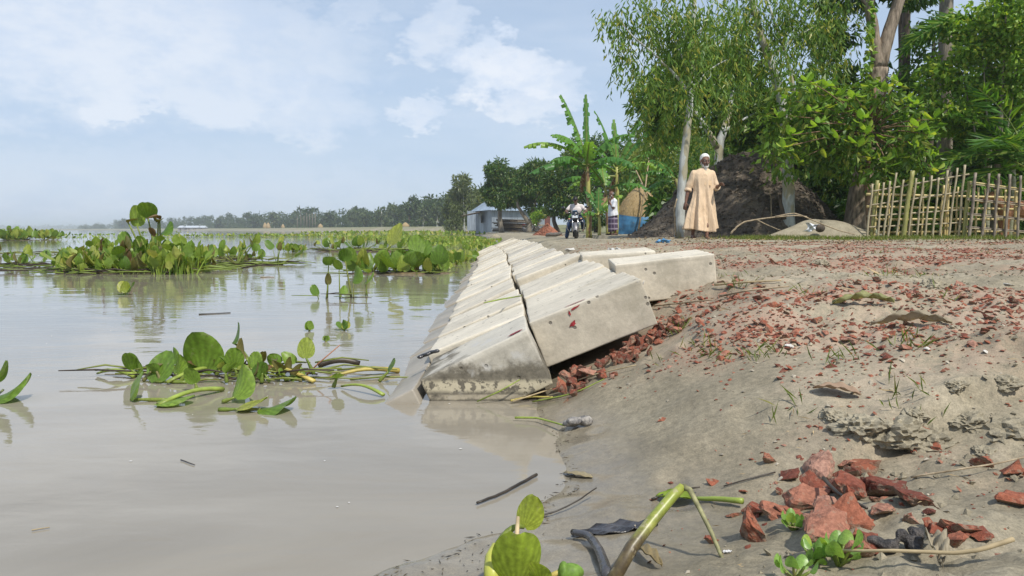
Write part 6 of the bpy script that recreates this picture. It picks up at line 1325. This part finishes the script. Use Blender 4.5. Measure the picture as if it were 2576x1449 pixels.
# ------------------------------------------------------------------ motorcycle and rider
MET = simple('chrome', (.55, .55, .56), .2, .5, .9, .05); BKP = simple('black_paint', (.012, .013, .018), .25, .6, 0, .1, coat=.6); GRM = simple('grey_metal', (.16, .16, .17), .45, .5, .5); BLU = simple('blue_sticker', (.12, .25, .42), .4); LENS = simple('headlight_glass', (.75, .78, .78), .1, .8, .3)
def motorcycle(loc, rz, label, paint, tilt=0.0):
    root = empty('motorcycle', loc, rz); tag(root, label, 'motorcycle', 'motorcycles'); root.rotation_euler = (0, tilt, rz)
    def wheel(y, w_):
        o = MB(); seg = 30
        prof = [(.245, -w_ * .35), (.275, -w_ * .5), (.295, -w_ * .38), (.302, 0), (.295, w_ * .38), (.275, w_ * .5), (.245, w_ * .35)]
        vs = [(px, math.cos(6.2832 * k / seg) * r_, math.sin(6.2832 * k / seg) * r_) for k in range(seg) for r_, px in prof]; q = len(prof)
        o.add(vs, [(k * q + j, ((k + 1) % seg) * q + j, ((k + 1) % seg) * q + (j + 1) % q, k * q + (j + 1) % q) for k in range(seg) for j in range(q)])
        wo = o.build('wheel', BLK, root, loc=(0, y, .302))
        r_ = MB(); r_.tube([(0, math.cos(6.2832 * k / 24) * .238, math.sin(6.2832 * k / 24) * .238) for k in range(25)], .014, 6, cap=False)
        for k in range(6): a = 6.2832 * k / 6; r_.tube([(0, 0, 0), (0, math.cos(a) * .24, math.sin(a) * .24)], [.016, .012], 5)
        r_.tube([(-.05, 0, 0), (.05, 0, 0)], .035, 8); r_.build('rim', GRM, wo)
    wheel(-.64, .085); wheel(.64, .10)
    for sg in (-1, 1):
        MB().tube([(sg * .085, -.64, .30), (sg * .09, -.52, .60), (sg * .09, -.42, .90)], [.024, .022, .018], 8).build('fork', MET, root)
        MB().ball((sg * .20, -.50, .74), (.045, .03, .025), 8, 6).build('indicator', simple('amber_lens', (.6, .35, .2), .3), root)
        mr = MB().tube([(sg * .22, -.38, .98), (sg * .30, -.36, 1.08), (sg * .36, -.35, 1.12)], .007, 5).build('mirror', BKP, root); MB().ball((sg * .40, -.35, 1.135), (.075, .02, .042), 10, 7).build('mirror_head', BKP, mr)
        MB().tube([(sg * .20, -.40, .965), (sg * .33, -.30, .955)], .018, 8).build('grip', BLK, root); MB().tube([(sg * .19, -.43, .96), (sg * .31, -.38, .95)], .006, 5).build('lever', MET, root)
        MB().tube([(sg * .09, -.28, .62), (sg * .25, -.32, .66), (sg * .30, -.32, .60), (sg * .29, -.30, .42), (sg * .20, -.26, .30), (sg * .08, -.24, .28)], .014, 7).build('crash_guard', MET, root)
        MB().tube([(sg * .08, .05, .32), (sg * .24, .05, .31)], .015, 6).build('foot_peg', BLK, root)
    MB().tube([(-.21, -.40, .965), (-.1, -.42, .93), (.1, -.42, .93), (.21, -.40, .965)], .014, 7).build('handlebar', GRM, root)
    def mud(u, v): a = R(10) + u * R(150); return Vector(((v - .5) * .13, -.64 - math.cos(a) * .325, .302 + math.sin(a) * .325 - abs(v - .5) ** 2 * .12))
    MB().grid(mud, 12, 4).build('front_mudguard', GRM, root)
    MB().box((0, -.33, .22), (.20, .02, .20)).build('mud_flap', BLK, root, False)
    cw = MB(); cw.ball((0, -.47, .84), (.135, .10, .16), 14, 10); cw.ball((0, -.45, .94), (.115, .06, .085), 12, 8); cwo = skinned('cowl', cw, paint, root, .014, 2)
    cwo2 = MB().box((0, -.545, .81), (.17, .05, .09), Euler((R(-8), 0, 0)).to_matrix()).build('headlight', LENS, root, False); MB().box((0, -.572, .815), (.07, .008, .035)).build('bulb_glass', simple('lamp_glass', (.9, .9, .86), .15), cwo2, False)
    MB().box((0, -.50, 1.0), (.16, .012, .06), Euler((R(35), 0, 0)).to_matrix()).build('visor', BLU, root, False)
    for sg in (-1, 1): MB().box((sg * .105, -.535, .83), (.02, .02, .11), Euler((0, R(sg * 12), 0)).to_matrix()).build('side_stripe', MET, root, False)
    MB().box((0, -.57, .895), (.05, .006, .012), Euler((R(-20), 0, 0)).to_matrix()).build('badge', MET, root, False)
    tk = MB(); tk.ball((0, -.15, .80), (.14, .27, .12), 14, 9); tk.ball((0, .02, .76), (.11, .16, .09), 12, 8); skinned('fuel_tank', tk, paint, root, .016, 2)
    se = MB(); se.ball((0, .32, .78), (.13, .36, .05), 14, 8); skinned('seat', se, BLK, root, .016, 2)
    en = MB(); en.box((0, -.05, .42), (.26, .34, .26)); en.tube([(0, -.12, .5), (0, -.16, .66)], .1, 10)
    for k in range(5): en.box((0, -.14, .50 + .03 * k), (.24, .2, .012))
    en.build('engine', GRM, root, False)
    MB().tube([(0, -.40, .88), (0, -.15, .68), (0, .35, .66), (0, .64, .32)], [.03, .035, .035, .03], 8).build('frame', BKP, root)
    MB().tube([(-.12, -.2, .4), (-.16, 0, .3), (-.18, .4, .33), (-.18, .8, .40)], [.02, .022, .05, .05], 8).build('exhaust', MET, root)
    MB().box((0, .75, .70), (.18, .3, .06)).build('tail', paint, root); MB().box((0, .86, .62), (.12, .04, .06)).build('tail_light', simple('red_lens', (.4, .02, .02), .2), root)
    return root
YB2 = 26.0; p0 = W(1449, 604.5, YB2); p0.z = h1(p0.x, p0.y); bike = motorcycle(p0, R(-6), 'black motorcycle facing the camera with its rider stopped on the track', BKP, R(-2))
root = empty('person', p0, R(-6)); tag(root, 'motorcycle rider in a pale t-shirt and blue jeans looking down', 'person', GP)
hc = Vector((-.03, -.10, 1.38)); hr = Euler((R(38), 0, R(-4))).to_matrix(); mb = MB(); head(mb, hc, hr, .98); cap_(mb, hc + Vector((0, .06, -.06)), (0, .08, 1.21), .052, .06)
chain(mb, [(0, .28, .86), (0, .17, 1.05), (0, .1, 1.16)], [.13, .13, .14]); cap_(mb, (-.17, .09, 1.19), (.17, .09, 1.19), .06, .06)
for sg in (-1, 1):
    e = Vector((sg * .36, -.02, 1.0)); wr = Vector((sg * .29, -.26, .975)); chain(mb, [(sg * .19, .08, 1.18), e], [.052, .044]); chain(mb, [e, wr], [.042, .028]); hand(mb, wr, (-sg * .15, -1, -.05), (0, -.2, 1), .75, -sg)
LEGS = {-1: [(-.1, .28, .82), (-.26, -.02, .48), (-.33, .0, .10)], 1: [(.1, .28, .82), (.24, -.08, .62), (.24, .10, .40)]}
for sg, L in LEGS.items(): chain(mb, L, [.09, .06, .038]); f = Vector(L[2]); chain(mb, [f + Vector((0, .04, -.05)), f + Vector((0, -.15, -.065))], [.034, .028])
skinned('body', mb, SKIN2, root, .012, 2, .4)
hairy('hair', root, [(0, .03, .055, .085, .10, .085), (0, -.02, .075, .075, .075, .05), (0, .07, .01, .08, .06, .08)], hc, hr, BLKH, .98, .01)
mb = MB(); chain(mb, [(0, .28, .88), (0, .2, 1.02), (0, .11, 1.15)], [.16, .165, .16]); cap_(mb, (-.17, .09, 1.18), (.17, .09, 1.18), .085, .085); mb.ball((0, .05, 1.05), (.2, .13, .16), 14, 10)
for sg in (-1, 1): chain(mb, [(sg * .19, .08, 1.17), (sg * .29, .025, 1.075)], [.082, .072])
skinned('shirt', mb, simple('pale_tshirt', (.62, .57, .55), .85, vary=.06, bump=.5, bscale=9, bdist=.03), root, .014, 3)
mb = MB(); mb.ball((0, .28, .84), (.18, .17, .13), 14, 9)
for sg, L in LEGS.items(): chain(mb, [L[0], L[1], Vector(L[1]).lerp(Vector(L[2]), .92)], [.11, .085, .068])
skinned('jeans', mb, simple('blue_denim', (.03, .055, .11), .85, vary=.4, scale=6), root, .014, 2)
for sg, L in LEGS.items(): f = Vector(L[2]); MB().box(f + Vector((0, -.05, -.088)), (.09, .25, .022)).build('sandal', BLK, root)
p = W(1335, 585, 71); p.z = h1(p.x, p.y); motorcycle(p, R(60), 'small dark red motorcycle parked by the pole pile at the shed', simple('red_paint_bike', (.22, .02, .025), .3, coat=.5))
# --- brown calf behind the gate
p = W(2566, 590, 15.3); p.z = h1(p.x, p.y); o = empty('calf', p); tag(o, 'brown calf standing half hidden behind the bamboo gate', 'calf'); mb = MB()
chain(mb, [(-.32, 0, .60), (0, 0, .58), (.34, 0, .62)], [.17, .20, .17]); chain(mb, [(-.4, 0, .68), (-.62, 0, .86)], [.11, .075]); chain(mb, [(-.62, 0, .88), (-.82, 0, .76)], [.075, .045]); mb.ball((-.6, .08, .93), (.02, .06, .03), 8, 6); mb.ball((-.6, -.08, .93), (.02, .06, .03), 8, 6)
for lx, f in ((-.33, 1), (.33, -1)):
    for ly in (-.1, .1): chain(mb, [(lx, ly, .52), (lx + (.04 if f < 0 else -.02), ly, .32), (lx + (.07 if f < 0 else 0), ly, .25 if f < 0 else .22), (lx + .03 * (f < 0), ly, .04)], [.09, .05, .036, .032])
chain(mb, [(.5, 0, .7), (.56, 0, .5), (.55, 0, .3)], [.02, .018, .03]); skinned('body', mb, simple('brown_hide', (.30, .135, .06), .7, vary=.2, scale=5), o, .014, 2)
# ------------------------------------------------------------------ foreground plants, leaves, twigs, clods
def gp(vx, vy, lift=.0): p = GS(vx, vy); return Vector((p.x, p.y, p.z + lift))
GSTEM = bark('thick_green_stem', (.20, .25, .04), (.33, .36, .08), (3, 3, 3), .4, .15); 
m_, t = new_mat('bent_stem'); co = t.n('ShaderNodeTexCoord').outputs['Object']; z = t.xyz(co)[2]; nz = t.noise(co, 40, 4, .7)
c = t.mix(t.smooth(t.math('ADD', z, t.math('MULTIPLY', t.math('SUBTRACT', nz, .5), .08)), .045, .10), t.ramp(nz, (.35, (.075, .055, .03)), (.65, (.18, .14, .06))), t.ramp(nz, (.3, (.19, .24, .035)), (.7, (.34, .36, .07))))
c = t.mix(t.math('MULTIPLY', t.smooth(t.noise(co, 70, 3), .58, .66), .6), c, (.38, .33, .22))
b = t.n('ShaderNodeBsdfPrincipled', Base__Color=c, Roughness=.4); t.n('ShaderNodeOutputMaterial', Surface=b); BENT = m_
b0 = gp(1525, 1475); root = empty('bent_stem', b0); tag(root, 'thick green broken plant stem arching over the near mud', 'plant stem')
ap = W(1717, 1224, 1.27)
MB().tube([Vector((0, 0, -.01)), W(1590, 1375, 1.2) - b0, W(1640, 1310, 1.23) - b0, W(1690, 1250, 1.26) - b0, ap - b0], [.0115, .0112, .0105, .0095, .0075], 12).build('stem', BENT, root)
MB().tube([ap - b0, W(1735, 1232, 1.26) - b0, W(1760, 1280, 1.24) - b0, W(1790, 1340, 1.21) - b0, W(1815, 1400, 1.18) - b0, W(1845, 1460, 1.14) - b0], [.0062, .005, .0042, .0038, .0034, .003], 9).build('drooping_end', simple('fibrous_stem', (.24, .23, .11), .6, vary=.3, scale=60), root)
# hyacinth at the lower edge
b0 = gp(1300, 1470); B = empty('water_hyacinth', b0); tag(B, 'stranded hyacinth with big bright leaves at the bottom edge', 'water hyacinth', GH)
HYN = leafmat('near_hyacinth_leaf', (.24, .34, .04), (.33, .42, .055), (.38, .44, .07), .35, .42, .35, .3, island=False, veins=30.0)
NB = [blade_mesh('leaf', 90 + k, .9, 1.1, c_, f_, .03, 12, 12) for k, (c_, f_) in enumerate([(.15, .1), (.3, -.15), (.1, .3)])]
for me in NB: me.materials.append(HYN)
def nearleaf(tip, base, bs, yaw, pitch, me, rad=.006, bulge=0., sag=0., roll=0.0): return leaf_at(B, Vector(base) - b0, Vector(tip) - b0, bs, yaw, pitch, bulge, False, sag, rad, roll, me)
nearleaf(W(1318, 1325, 1.22), W(1238, 1400, 1.2), .054, -.5, -.15, NB[0], .006, .0, .035, .35)
nearleaf(W(1300, 1470, 1.12), W(1240, 1470, 1.12), .088, .1, .45, NB[1], .006)
nearleaf(W(1360, 1465, 1.08), W(1330, 1470, 1.08), .04, -.4, .2, NB[2], .006)
MB().tube([W(1238, 1470, 1.12) - b0, W(1238, 1430, 1.14) - b0, W(1236, 1400, 1.16) - b0, W(1245, 1370, 1.18) - b0], [.013, .0135, .010, .005], 10).build('swollen_stalk', simple('yellow_green_stalk', (.45, .46, .08), .4, vary=.1), B)
MB().tube([W(1370, 1455, 1.1) - b0, W(1420, 1435, 1.1) - b0], [.004, .005], 7).build('side_shoot', YST, B)
bd = MB(); bd.ball(W(1435, 1440, 1.1) - b0, (.021, .014, .014), 14, 9); bd.ball(W(1418, 1438, 1.1) - b0, (.009, .0155, .0155), 10, 7); bd.build('bud', simple('green_bud', (.14, .24, .04), .55, .25, vary=.35, scale=60), B)
P = [W(1303, 1300, 1.2), W(1300, 1345, 1.18), W(1310, 1390, 1.16), W(1340, 1440, 1.12), W(1355, 1475, 1.1)]
o = MB().tube([p_ - P[-1] for p_ in P], [.003, .004, .0045, .004, .004], 8).build('dry_stalk', TAN, None, loc=P[-1]); tag(o, 'pale dry stalk crossing the bottom hyacinth leaf', 'dry stalk')
# leaves lying on the ground
def ground_leaf(name, lab, a, b_, wd, mt, curl=.25, lift=.004, arch=.2, torn=0., seed=0, cat='leaf', group=None, n=10):
    A, Bv = gp(*a), gp(*b_); d = Bv - A; L = d.length; r_ = random.Random(seed); sd = Vector((-d.y, d.x, 0)).normalized()
    def fn(u, v):
        q = (u - .5) * 2; wv = wd * .5 * math.sin(math.pi * min(.985, .03 + v * .95)) ** .7 * (1 + torn * math.sin(v * 17 + seed + q * 2) * .3)
        x, y = (A.x + d.x * v + sd.x * q * wv, A.y + d.y * v + sd.y * q * wv)
        z = A.z + d.z * v + lift + curl * q * q * wv + arch * L * .25 * math.sin(v * 3.14) * (1 + .4 * math.sin(q * 3 + seed)) + torn * .012 * math.sin(v * 23 + q * 5 + seed)
        z = max(z, h1(x, y) + .002, .002)
        return Vector((x, y, z)) - A
    o = MB().grid(fn, n, n + 4).build(name, mt, None, loc=A); s_ = o.modifiers.new('thickness', 'SOLIDIFY'); s_.thickness = .0012; return tag(o, lab, cat, group)
DRY = leafmat('dry_leaf', (.30, .20, .13), (.40, .28, .19), None, .15, .6, .3, .35, island=False); PALEL = leafmat('pale_dead_leaf', (.34, .29, .20), (.42, .36, .26), None, .15, .6, .3, .4, island=False); OLV = leafmat('fading_leaf', (.24, .26, .10), (.32, .32, .14), None, .2, .5, .3, .3, island=False)
ROT = simple('rotten_black_leaf', (.045, .043, .045), .25, .7, vary=.5, scale=25, bump=.4, bscale=60)
ground_leaf('dry_leaf', 'broad pinkish brown dry leaf on the edge of the eroded step', (2165, 1003), (2045, 985), .05, DRY, .5, .01, .25, .2, 2, group='dry leaves on the bank')
ground_leaf('dry_leaf', 'long curled grey brown dry leaf across the mid bank', (2395, 820), (2190, 824), .04, PALEL, .6, .012, .3, .5, 5, group='dry leaves on the bank')
ground_leaf('dry_leaf', 'curled olive leaf lying above the grey brown one', (2250, 765), (2093, 770), .045, OLV, .9, .01, .3, .6, 8, group='dry leaves on the bank')
ground_leaf('rotten_leaf', 'black rotten leaf flattened on the wet mud', (1655, 1325), (1440, 1352), .05, ROT, .1, .003, .05, .5, 3)
ground_leaf('fallen_leaf', 'green leaf with brown tip lying under the bent stem', (1752, 1262), (1650, 1255), .045, HYN, .3, .006, .15, .1, 4)
ground_leaf('dry_husk', 'pale dry husk standing out of the red gravel at lower right', (2340, 1370), (2370, 1440), .025, PALEL, .6, .01, .6, .4, 6)
ground_leaf('husk', 'reddish green husk lying at the foot of the bent stem', (1590, 1382), (1665, 1432), .022, simple('husk', (.17, .13, .06), .5, vary=.4), .8, .006, .2, .2, 7)
ground_leaf('fallen_leaf', 'tan leaf half drowned at the waterline below the blocks', (1420, 1192), (1490, 1205), .03, simple('tan_leaf', (.27, .22, .12), .4), .2, .003, .1, .1, 9)
def gstick(lab, V, r0, r1, mt, name='twig', lift=.006, group='twigs and stalks on the mud', cat='twig'):
    P = [gp(a, b_, lift + (q[0] if q else 0)) for a, b_, *q in V]; mb = MB(); limb(mb, [p_ - P[0] for p_ in P], r0, r1, 8, .001, int(V[0][0])); o = mb.build(name, mt, None, loc=P[0]); return tag(o, lab, cat, group)
gstick('curved black rotten stalk beside the black leaf', [(1440, 1358, .01), (1480, 1368, .012), (1510, 1405, .008), (1530, 1460)], .006, .010, ROT)
gstick('pale green stalk pointing at the foreground brick pieces', [(1745, 1270, .008), (1810, 1272, .008), (1868, 1280, .01)], .004, .0065, GST)
gstick('dark curved twig lying over the water film', [(1330, 1312), (1400, 1298, .004), (1450, 1280, .01), (1500, 1256, .02)], .002, .0015, BST)
gstick('brown twig sunk in the shallow water below the blocks', [(1200, 1272), (1260, 1250), (1310, 1222), (1350, 1200)], .003, .004, BST)
gstick('dry grass stalk lying from the drowned block along the heap', [(1290, 1017, .004), (1400, 985, .01), (1500, 955, .015), (1600, 930, .01)], .003, .002, TAN)
gstick('green grass stalk lying below the brick heap', [(1340, 1015), (1440, 1000, .006), (1520, 965, .01)], .0028, .002, GST)
gstick('short straw pale at the foot of the dark near block', [(1285, 1016, .006), (1330, 1008, .008), (1390, 1006, .004)], .004, .003, YST)
gstick('thin reed lying at the loose block', [(1645, 778, .01), (1710, 772, .01), (1790, 764, .01)], .004, .003, BR)
gstick('long dry reed lying right of the loose block', [(1798, 728, .015), (1880, 722, .015), (1965, 716, .012)], .006, .003, TAN)
gstick('second dry reed lying right of the loose block', [(1810, 755, .01), (1880, 742, .012), (1985, 730, .01)], .005, .003, BR)
gstick('dark split twig on the foreground bricks', [(2070, 1262, .04), (2105, 1290, .03), (2180, 1302, .01)], .004, .0025, BST)
gstick('thin dry stem lying across the near mud at right', [(2290, 1215, .006), (2400, 1200, .008), (2500, 1185, .008), (2576, 1170, .01)], .0022, .0018, BR)
gstick('pale branch lying along the bottom right edge', [(2100, 1428, .02), (2250, 1432, .02), (2400, 1440, .02), (2470, 1430, .02), (2545, 1405, .02)], .0018, .0035, TAN)
gstick('twig with knots beside the drowned driftwood', [(1295, 1060, .006), (1350, 1062, .008), (1420, 1085, .012)], .004, .003, GST)
gstick('dead stick under the green fallen leaf', [(1640, 1262), (1690, 1250, .006), (1760, 1243, .01)], .0025, .002, BST)
gstick('thin wiry stalk at the crest of the sand hump', [(1950, 1195), (1880, 1212), (1820, 1230)], .002, .0015, BST)
p = gp(1450, 1075); mb = MB()
for k in range(7): mb.ball((rnd.uniform(-.03, .03), rnd.uniform(-.02, .02), .012 + rnd.uniform(-.005, .02)), (rnd.uniform(.012, .028), rnd.uniform(.01, .02), rnd.uniform(.008, .018)), 8, 6)
o = skinned('driftwood', mb, bark('mottled_driftwood', (.05, .05, .055), (.40, .37, .33), (9, 9, 9), .6, .4), None, .004, 1); o.location = p; tag(o, 'mottled grey driftwood lump at the waterline below the heap', 'driftwood')
p = gp(2265, 1385); mb = MB()
for k in range(14): mb.ball((rnd.uniform(-.035, .035), rnd.uniform(-.02, .02), .010 + rnd.uniform(-.01, .014)), (rnd.uniform(.005, .016), rnd.uniform(.005, .014), rnd.uniform(.005, .012)), 8, 6)
o = skinned('charred_lump', mb, bark('charred', (.03, .028, .027), (.13, .115, .105), (14, 14, 14), .7, .8), None, .004, 1); o.location = p; tag(o, 'dark charred lump among the red gravel at lower right', 'charred lump')
# small green plants sprouting between the bricks
SUC = leafmat('plantlet_leaf', (.20, .36, .09), (.25, .42, .10), (.34, .46, .07), .35, .35, .4, .03, island=False)
RL = []
for k in range(3):
    me = blade_mesh('leaf', 130 + k, .95, 1.0, .2, .1, .02, 8, 8); me.materials.append(SUC); RL.append(me)
for vx, vy, s_, n, lab in [(1995, 1335, .016, 9, 'small blue green rosette plant between the foreground bricks'), (2050, 1420, .02, 10, 'bright plantlet with round leaves at the bottom edge, left of the largest'), (2110, 1425, .027, 9, 'largest bright round leaved plantlet at the bottom edge'), (2000, 1462, .022, 6, 'plantlet cut by the bottom picture edge')]:
    p = gp(vx, vy); B = empty('plantlet', p); tag(B, lab, 'plantlet', 'plantlets on the near mud')
    for k in range(n):
        a = 6.283 * k / n + rnd.uniform(-.3, .3); o_ = s_ * rnd.uniform(.3, .9)
        leaf_at(B, (0, 0, 0), (math.cos(a) * o_, math.sin(a) * o_, s_ * rnd.uniform(.4, 1.3)), s_ * rnd.uniform(.7, 1.1), a - 1.57, -rnd.uniform(.2, 1.1), 0, False, 0, .0025, 0, RL[k % 3])
# clods of earth
def clod(vx, vy, s_, lab, seed, mt=None, flat=.6):
    bm = bmesh.new(); bmesh.ops.create_icosphere(bm, subdivisions=4, radius=.5)
    for v in bm.verts:
        n = v.co.normalized(); f = 1 + .40 * noise3(n, 1.6, seed) + .22 * (.5 - 2 * abs(noise3(n, 3.5, seed + 1))) + .20 * (.5 - 2 * abs(noise3(n, 8.0, seed + 2))) + .14 * noise3(n, 18, seed + 4); v.co = n * .5 * f; v.co.z *= flat
    me = bpy.data.meshes.new('earth_clod'); bm.to_mesh(me); bm.free(); p = gp(vx, vy)
    o = mobj('earth_clod', me, mt or MUD, None, p + Vector((0, 0, -s_ * .06)), (rnd.uniform(-.2, .2), rnd.uniform(-.2, .2), rnd.uniform(0, 6)), s_); return tag(o, lab, 'earth clod', 'earth clods on the bank')
m_, t = new_mat('clod_earth'); pos = t.n('ShaderNodeNewGeometry').outputs['Position']; a = t.noise(pos, 16, 6, .7); f = t.noise(pos, 90, 5, .7)
c = t.mix(1.0, t.ramp(a, (.3, (.15, .128, .086)), (.7, (.28, .245, .175))), t.ramp(f, (.3, .6), (.7, 1.3)), 'MULTIPLY'); b = t.n('ShaderNodeBsdfPrincipled', Base__Color=c, Roughness=.9, Normal=t.bump(t.math('ADD', a, f), .8, .012)); t.n('ShaderNodeOutputMaterial', Surface=b); CLOD = m_
for i, (vx, vy, s_, lab) in enumerate([(2160, 1075, .10, 'dark rough clod left in the eroded step'), (2245, 1085, .12, 'largest dark clod in the middle of the eroded step'), (2330, 1105, .10, 'dark clod at the right of the eroded step'), (2540, 1085, .12, 'dark clod at the right picture edge'), (2100, 1045, .06, 'small clod at the left tip of the eroded step'),
        (2440, 1060, .07, 'small clod between the step and the right edge'), (2400, 970, .05, 'single clod above the eroded step'), (2530, 960, .06, 'clod at the right edge above the dark one'), (2300, 1040, .05, 'small clod on top of the largest one'), (1815, 650, .08, 'clod behind the loose concrete block'), (2350, 720, .09, 'earth lump on the upper bank at right'), (2060, 665, .11, 'dark soil lump among the far brick chips'), (2480, 1140, .05, 'small clod below the right edge clod')]): clod(vx, vy, s_, lab, 300 + i * 7)
# plastic scraps and small litter
PLA = simple('dirty_plastic', (.48, .46, .42), .35, .5, vary=.25, scale=25)
def scrap(lab, p, s_, mt, seed, rot=(0, 0, 0), cat='plastic scrap'):
    r_ = random.Random(seed); ph = [r_.uniform(0, 6) for _ in range(4)]
    def fn(u, v): return Vector(((u - .5) * s_[0] * (1 + .3 * math.sin(v * 6 + ph[0])), .18 * s_[0] * math.sin(u * 9 + ph[1]) * math.sin(v * 7 + ph[2]), (v - .5) * s_[1] * (1 + .3 * math.sin(u * 5 + ph[3]))))
    o = MB().grid(fn, 12, 12).build('plastic_scrap', mt, None, loc=p, rot=rot); s2 = o.modifiers.new('thickness', 'SOLIDIFY'); s2.thickness = .001; return tag(o, lab, cat, 'plastic scraps')
scrap('crumpled pale plastic hanging on the corner of the painted block', W(1612, 735, 2.87), (.035, .085), PLA, 1, (R(10), R(-22), R(50)))
scrap('torn grey plastic stuck on the corner of the loose block', W(1792, 735, 3.47), (.03, .075), PLA, 2, (0, R(-8), R(60)))
scrap('crumpled blue plastic bag on the bank left of the walking man', gp(1668, 611, .03), (.18, .09), simple('blue_plastic', (.10, .30, .55), .4), 3, (R(70), 0, 0))
scrap('white plastic scrap on the low grassy mound', W(2042, 572, 13.9), (.22, .16), simple('white_plastic', (.7, .72, .75), .4), 4, (R(30), 0, 0))
scrap('white plastic scrap among the pale chips beyond the block rows', gp(1545, 630, .01), (.12, .04), simple('white_plastic_dull', (.55, .55, .53), .5), 5, (R(70), 0, 0))
scrap('small white scrap on the near mud left of the bricks', gp(1830, 1392, .003), (.012, .006), simple('white_flake', (.6, .6, .6), .5), 6, (R(80), 0, 0))
p = W(2063, 574, 13.9); o = MB().ball((0, 0, 0), (.09, .09, .08), 12, 9).build('dark_ball', DARKB, None, loc=p); tag(o, 'round dark husk beside the white plastic on the grassy mound', 'husk')
for i, (vx, vy, s_, lab) in enumerate([(1985, 873, .035, 'white stone among the bricks of the mid bank'), (2480, 888, .03, 'white pebble at the right of the mid bank'), (2540, 715, .06, 'pale stone at the right edge of the upper bank'), (1435, 630, .16, 'pale grey stone beside the upper block row'), (2330, 880, .03, 'white pebble on the mid bank near the curled leaf')]):
    p = gp(vx, vy); o = mobj('stone', SHARDS[i % 16].copy(), None, None, p + Vector((0, 0, s_ * .1)), (.2, .1, i), (s_, s_ * .8, s_ * .7)); o.data.materials.clear(); o.data.materials.append(simple('pale_stone', (.55, .53, .48), .8, vary=.15)); tag(o, lab, 'stone', 'pale stones on the bank')
# rotten scrap caught on the lower block row, green stalk lying on the blocks
p = W(1075, 905, 2.9); mb = MB()
for k in range(8): mb.ball((-.03 + .01 * k, rnd.uniform(-.02, .02), .004 * k), (.013, .012, .008), 7, 5)
o = skinned('rotten_scrap', mb, ROT, None, .004, 1); o.location = p + Vector((0, 0, .01)); tag(o, 'black rotten scrap caught on the edge of the lower block row', 'plant scrap')
P = [W(1218, 766, 3.35), W(1260, 757, 3.5), W(1312, 748, 3.65)]; o = MB().tube([q - P[0] + Vector((0, 0, .008)) for q in P], [.003, .004, .003], 6).build('green_stalk', GST, None, loc=P[0]); tag(o, 'thin green stalk lying on the lower block row', 'plant stalk')
P = [W(1200, 1010, 2.60), W(1255, 985, 2.605), W(1308, 955, 2.61)]; o = MB().tube([q - P[0] for q in P], [.0025, .003, .002], 6).build('green_stalk', GST, None, loc=P[0]); tag(o, 'thin green reed leaning on the dark near block', 'plant stalk')
# foam flecks on the river
fl = [(rnd.uniform(-3.2, -.1), 1.4 * (7 / 1.4) ** rnd.random()) for _ in range(70)]; mb = MB()
for x, y in fl:
    if x > float(shore(y)) - .15: continue
    s_ = rnd.uniform(.0015, .0045); n = 7; mb.add([(x, y, .003)] + [(x + math.cos(6.283 * k / n) * s_ * rnd.uniform(.6, 1.6), y + math.sin(6.283 * k / n) * s_ * rnd.uniform(.4, 1), .002) for k in range(n)], [(0, 1 + k, 1 + (k + 1) % n) for k in range(n)])
o = mb.build('foam_flecks', simple('foam', (.6, .58, .54), .6), None, False); tag(o, 'tiny pale foam flecks drifting on the near water', 'foam', None, 'stuff')

# scum and bits along the waterline
r_ = np.random.default_rng(808); yy = r_.uniform(1.05, 2.5, 1100); xx = shore(yy) + r_.normal(0, .12, 1100); zz = h(xx, yy); k = (zz > -.004) & (zz < .010); xx, yy, zz = xx[k], yy[k], np.maximum(zz[k], 0) + .002
V, Fc = leaves_np(np.column_stack([xx, yy, zz]), np.column_stack([r_.normal(0, 1, len(xx)), r_.normal(0, 1, len(xx)), r_.normal(0, .05, len(xx))]), .006 + .02 * r_.random(len(xx)) ** 3, .0022, 809, .3)
o = mobj('shore_scum', np_mesh('shore_scum', V, Fc), simple('scum_bits', (.10, .08, .05), .7, vary=.6, scale=6)); tag(o, 'dark bits of scum washed up along the near waterline', 'scum', None, 'stuff')
gstick('thin floating twig on the open near water', [(455, 1160, .0), (490, 1172, .0)], .0016, .0012, BST, lift=.003)
gstick('tiny floating straw left on the near water', [(80, 1338, .0), (125, 1330, .0)], .0014, .001, TAN, lift=.003)
gstick('floating straw beside the reflection of the tall leaf', [(500, 792, .0), (580, 788, .0)], .004, .003, BST, lift=.004)
gstick('floating straw right of the bright upright leaf', [(655, 698, .0), (690, 698, .0)], .006, .004, BR, lift=.006)
# ------------------------------------------------------------------ humid air
hb = MB(); hb.box((-300, 2300, 11.5), (7800, 4650, 27))
hz_o = hb.mesh('haze', False); m_, t = new_mat('humid_air')
pv = t.n('ShaderNodeVolumePrincipled'); pv.inputs['Color'].default_value = (.86, .93, 1.0, 1); pv.inputs['Density'].default_value = .00055; pv.inputs['Anisotropy'].default_value = .25
o_ = t.n('ShaderNodeOutputMaterial'); t.t.links.new(pv.outputs[0], o_.inputs['Volume'])
o = mobj('haze', hz_o, m_); tag(o, kind='stuff')
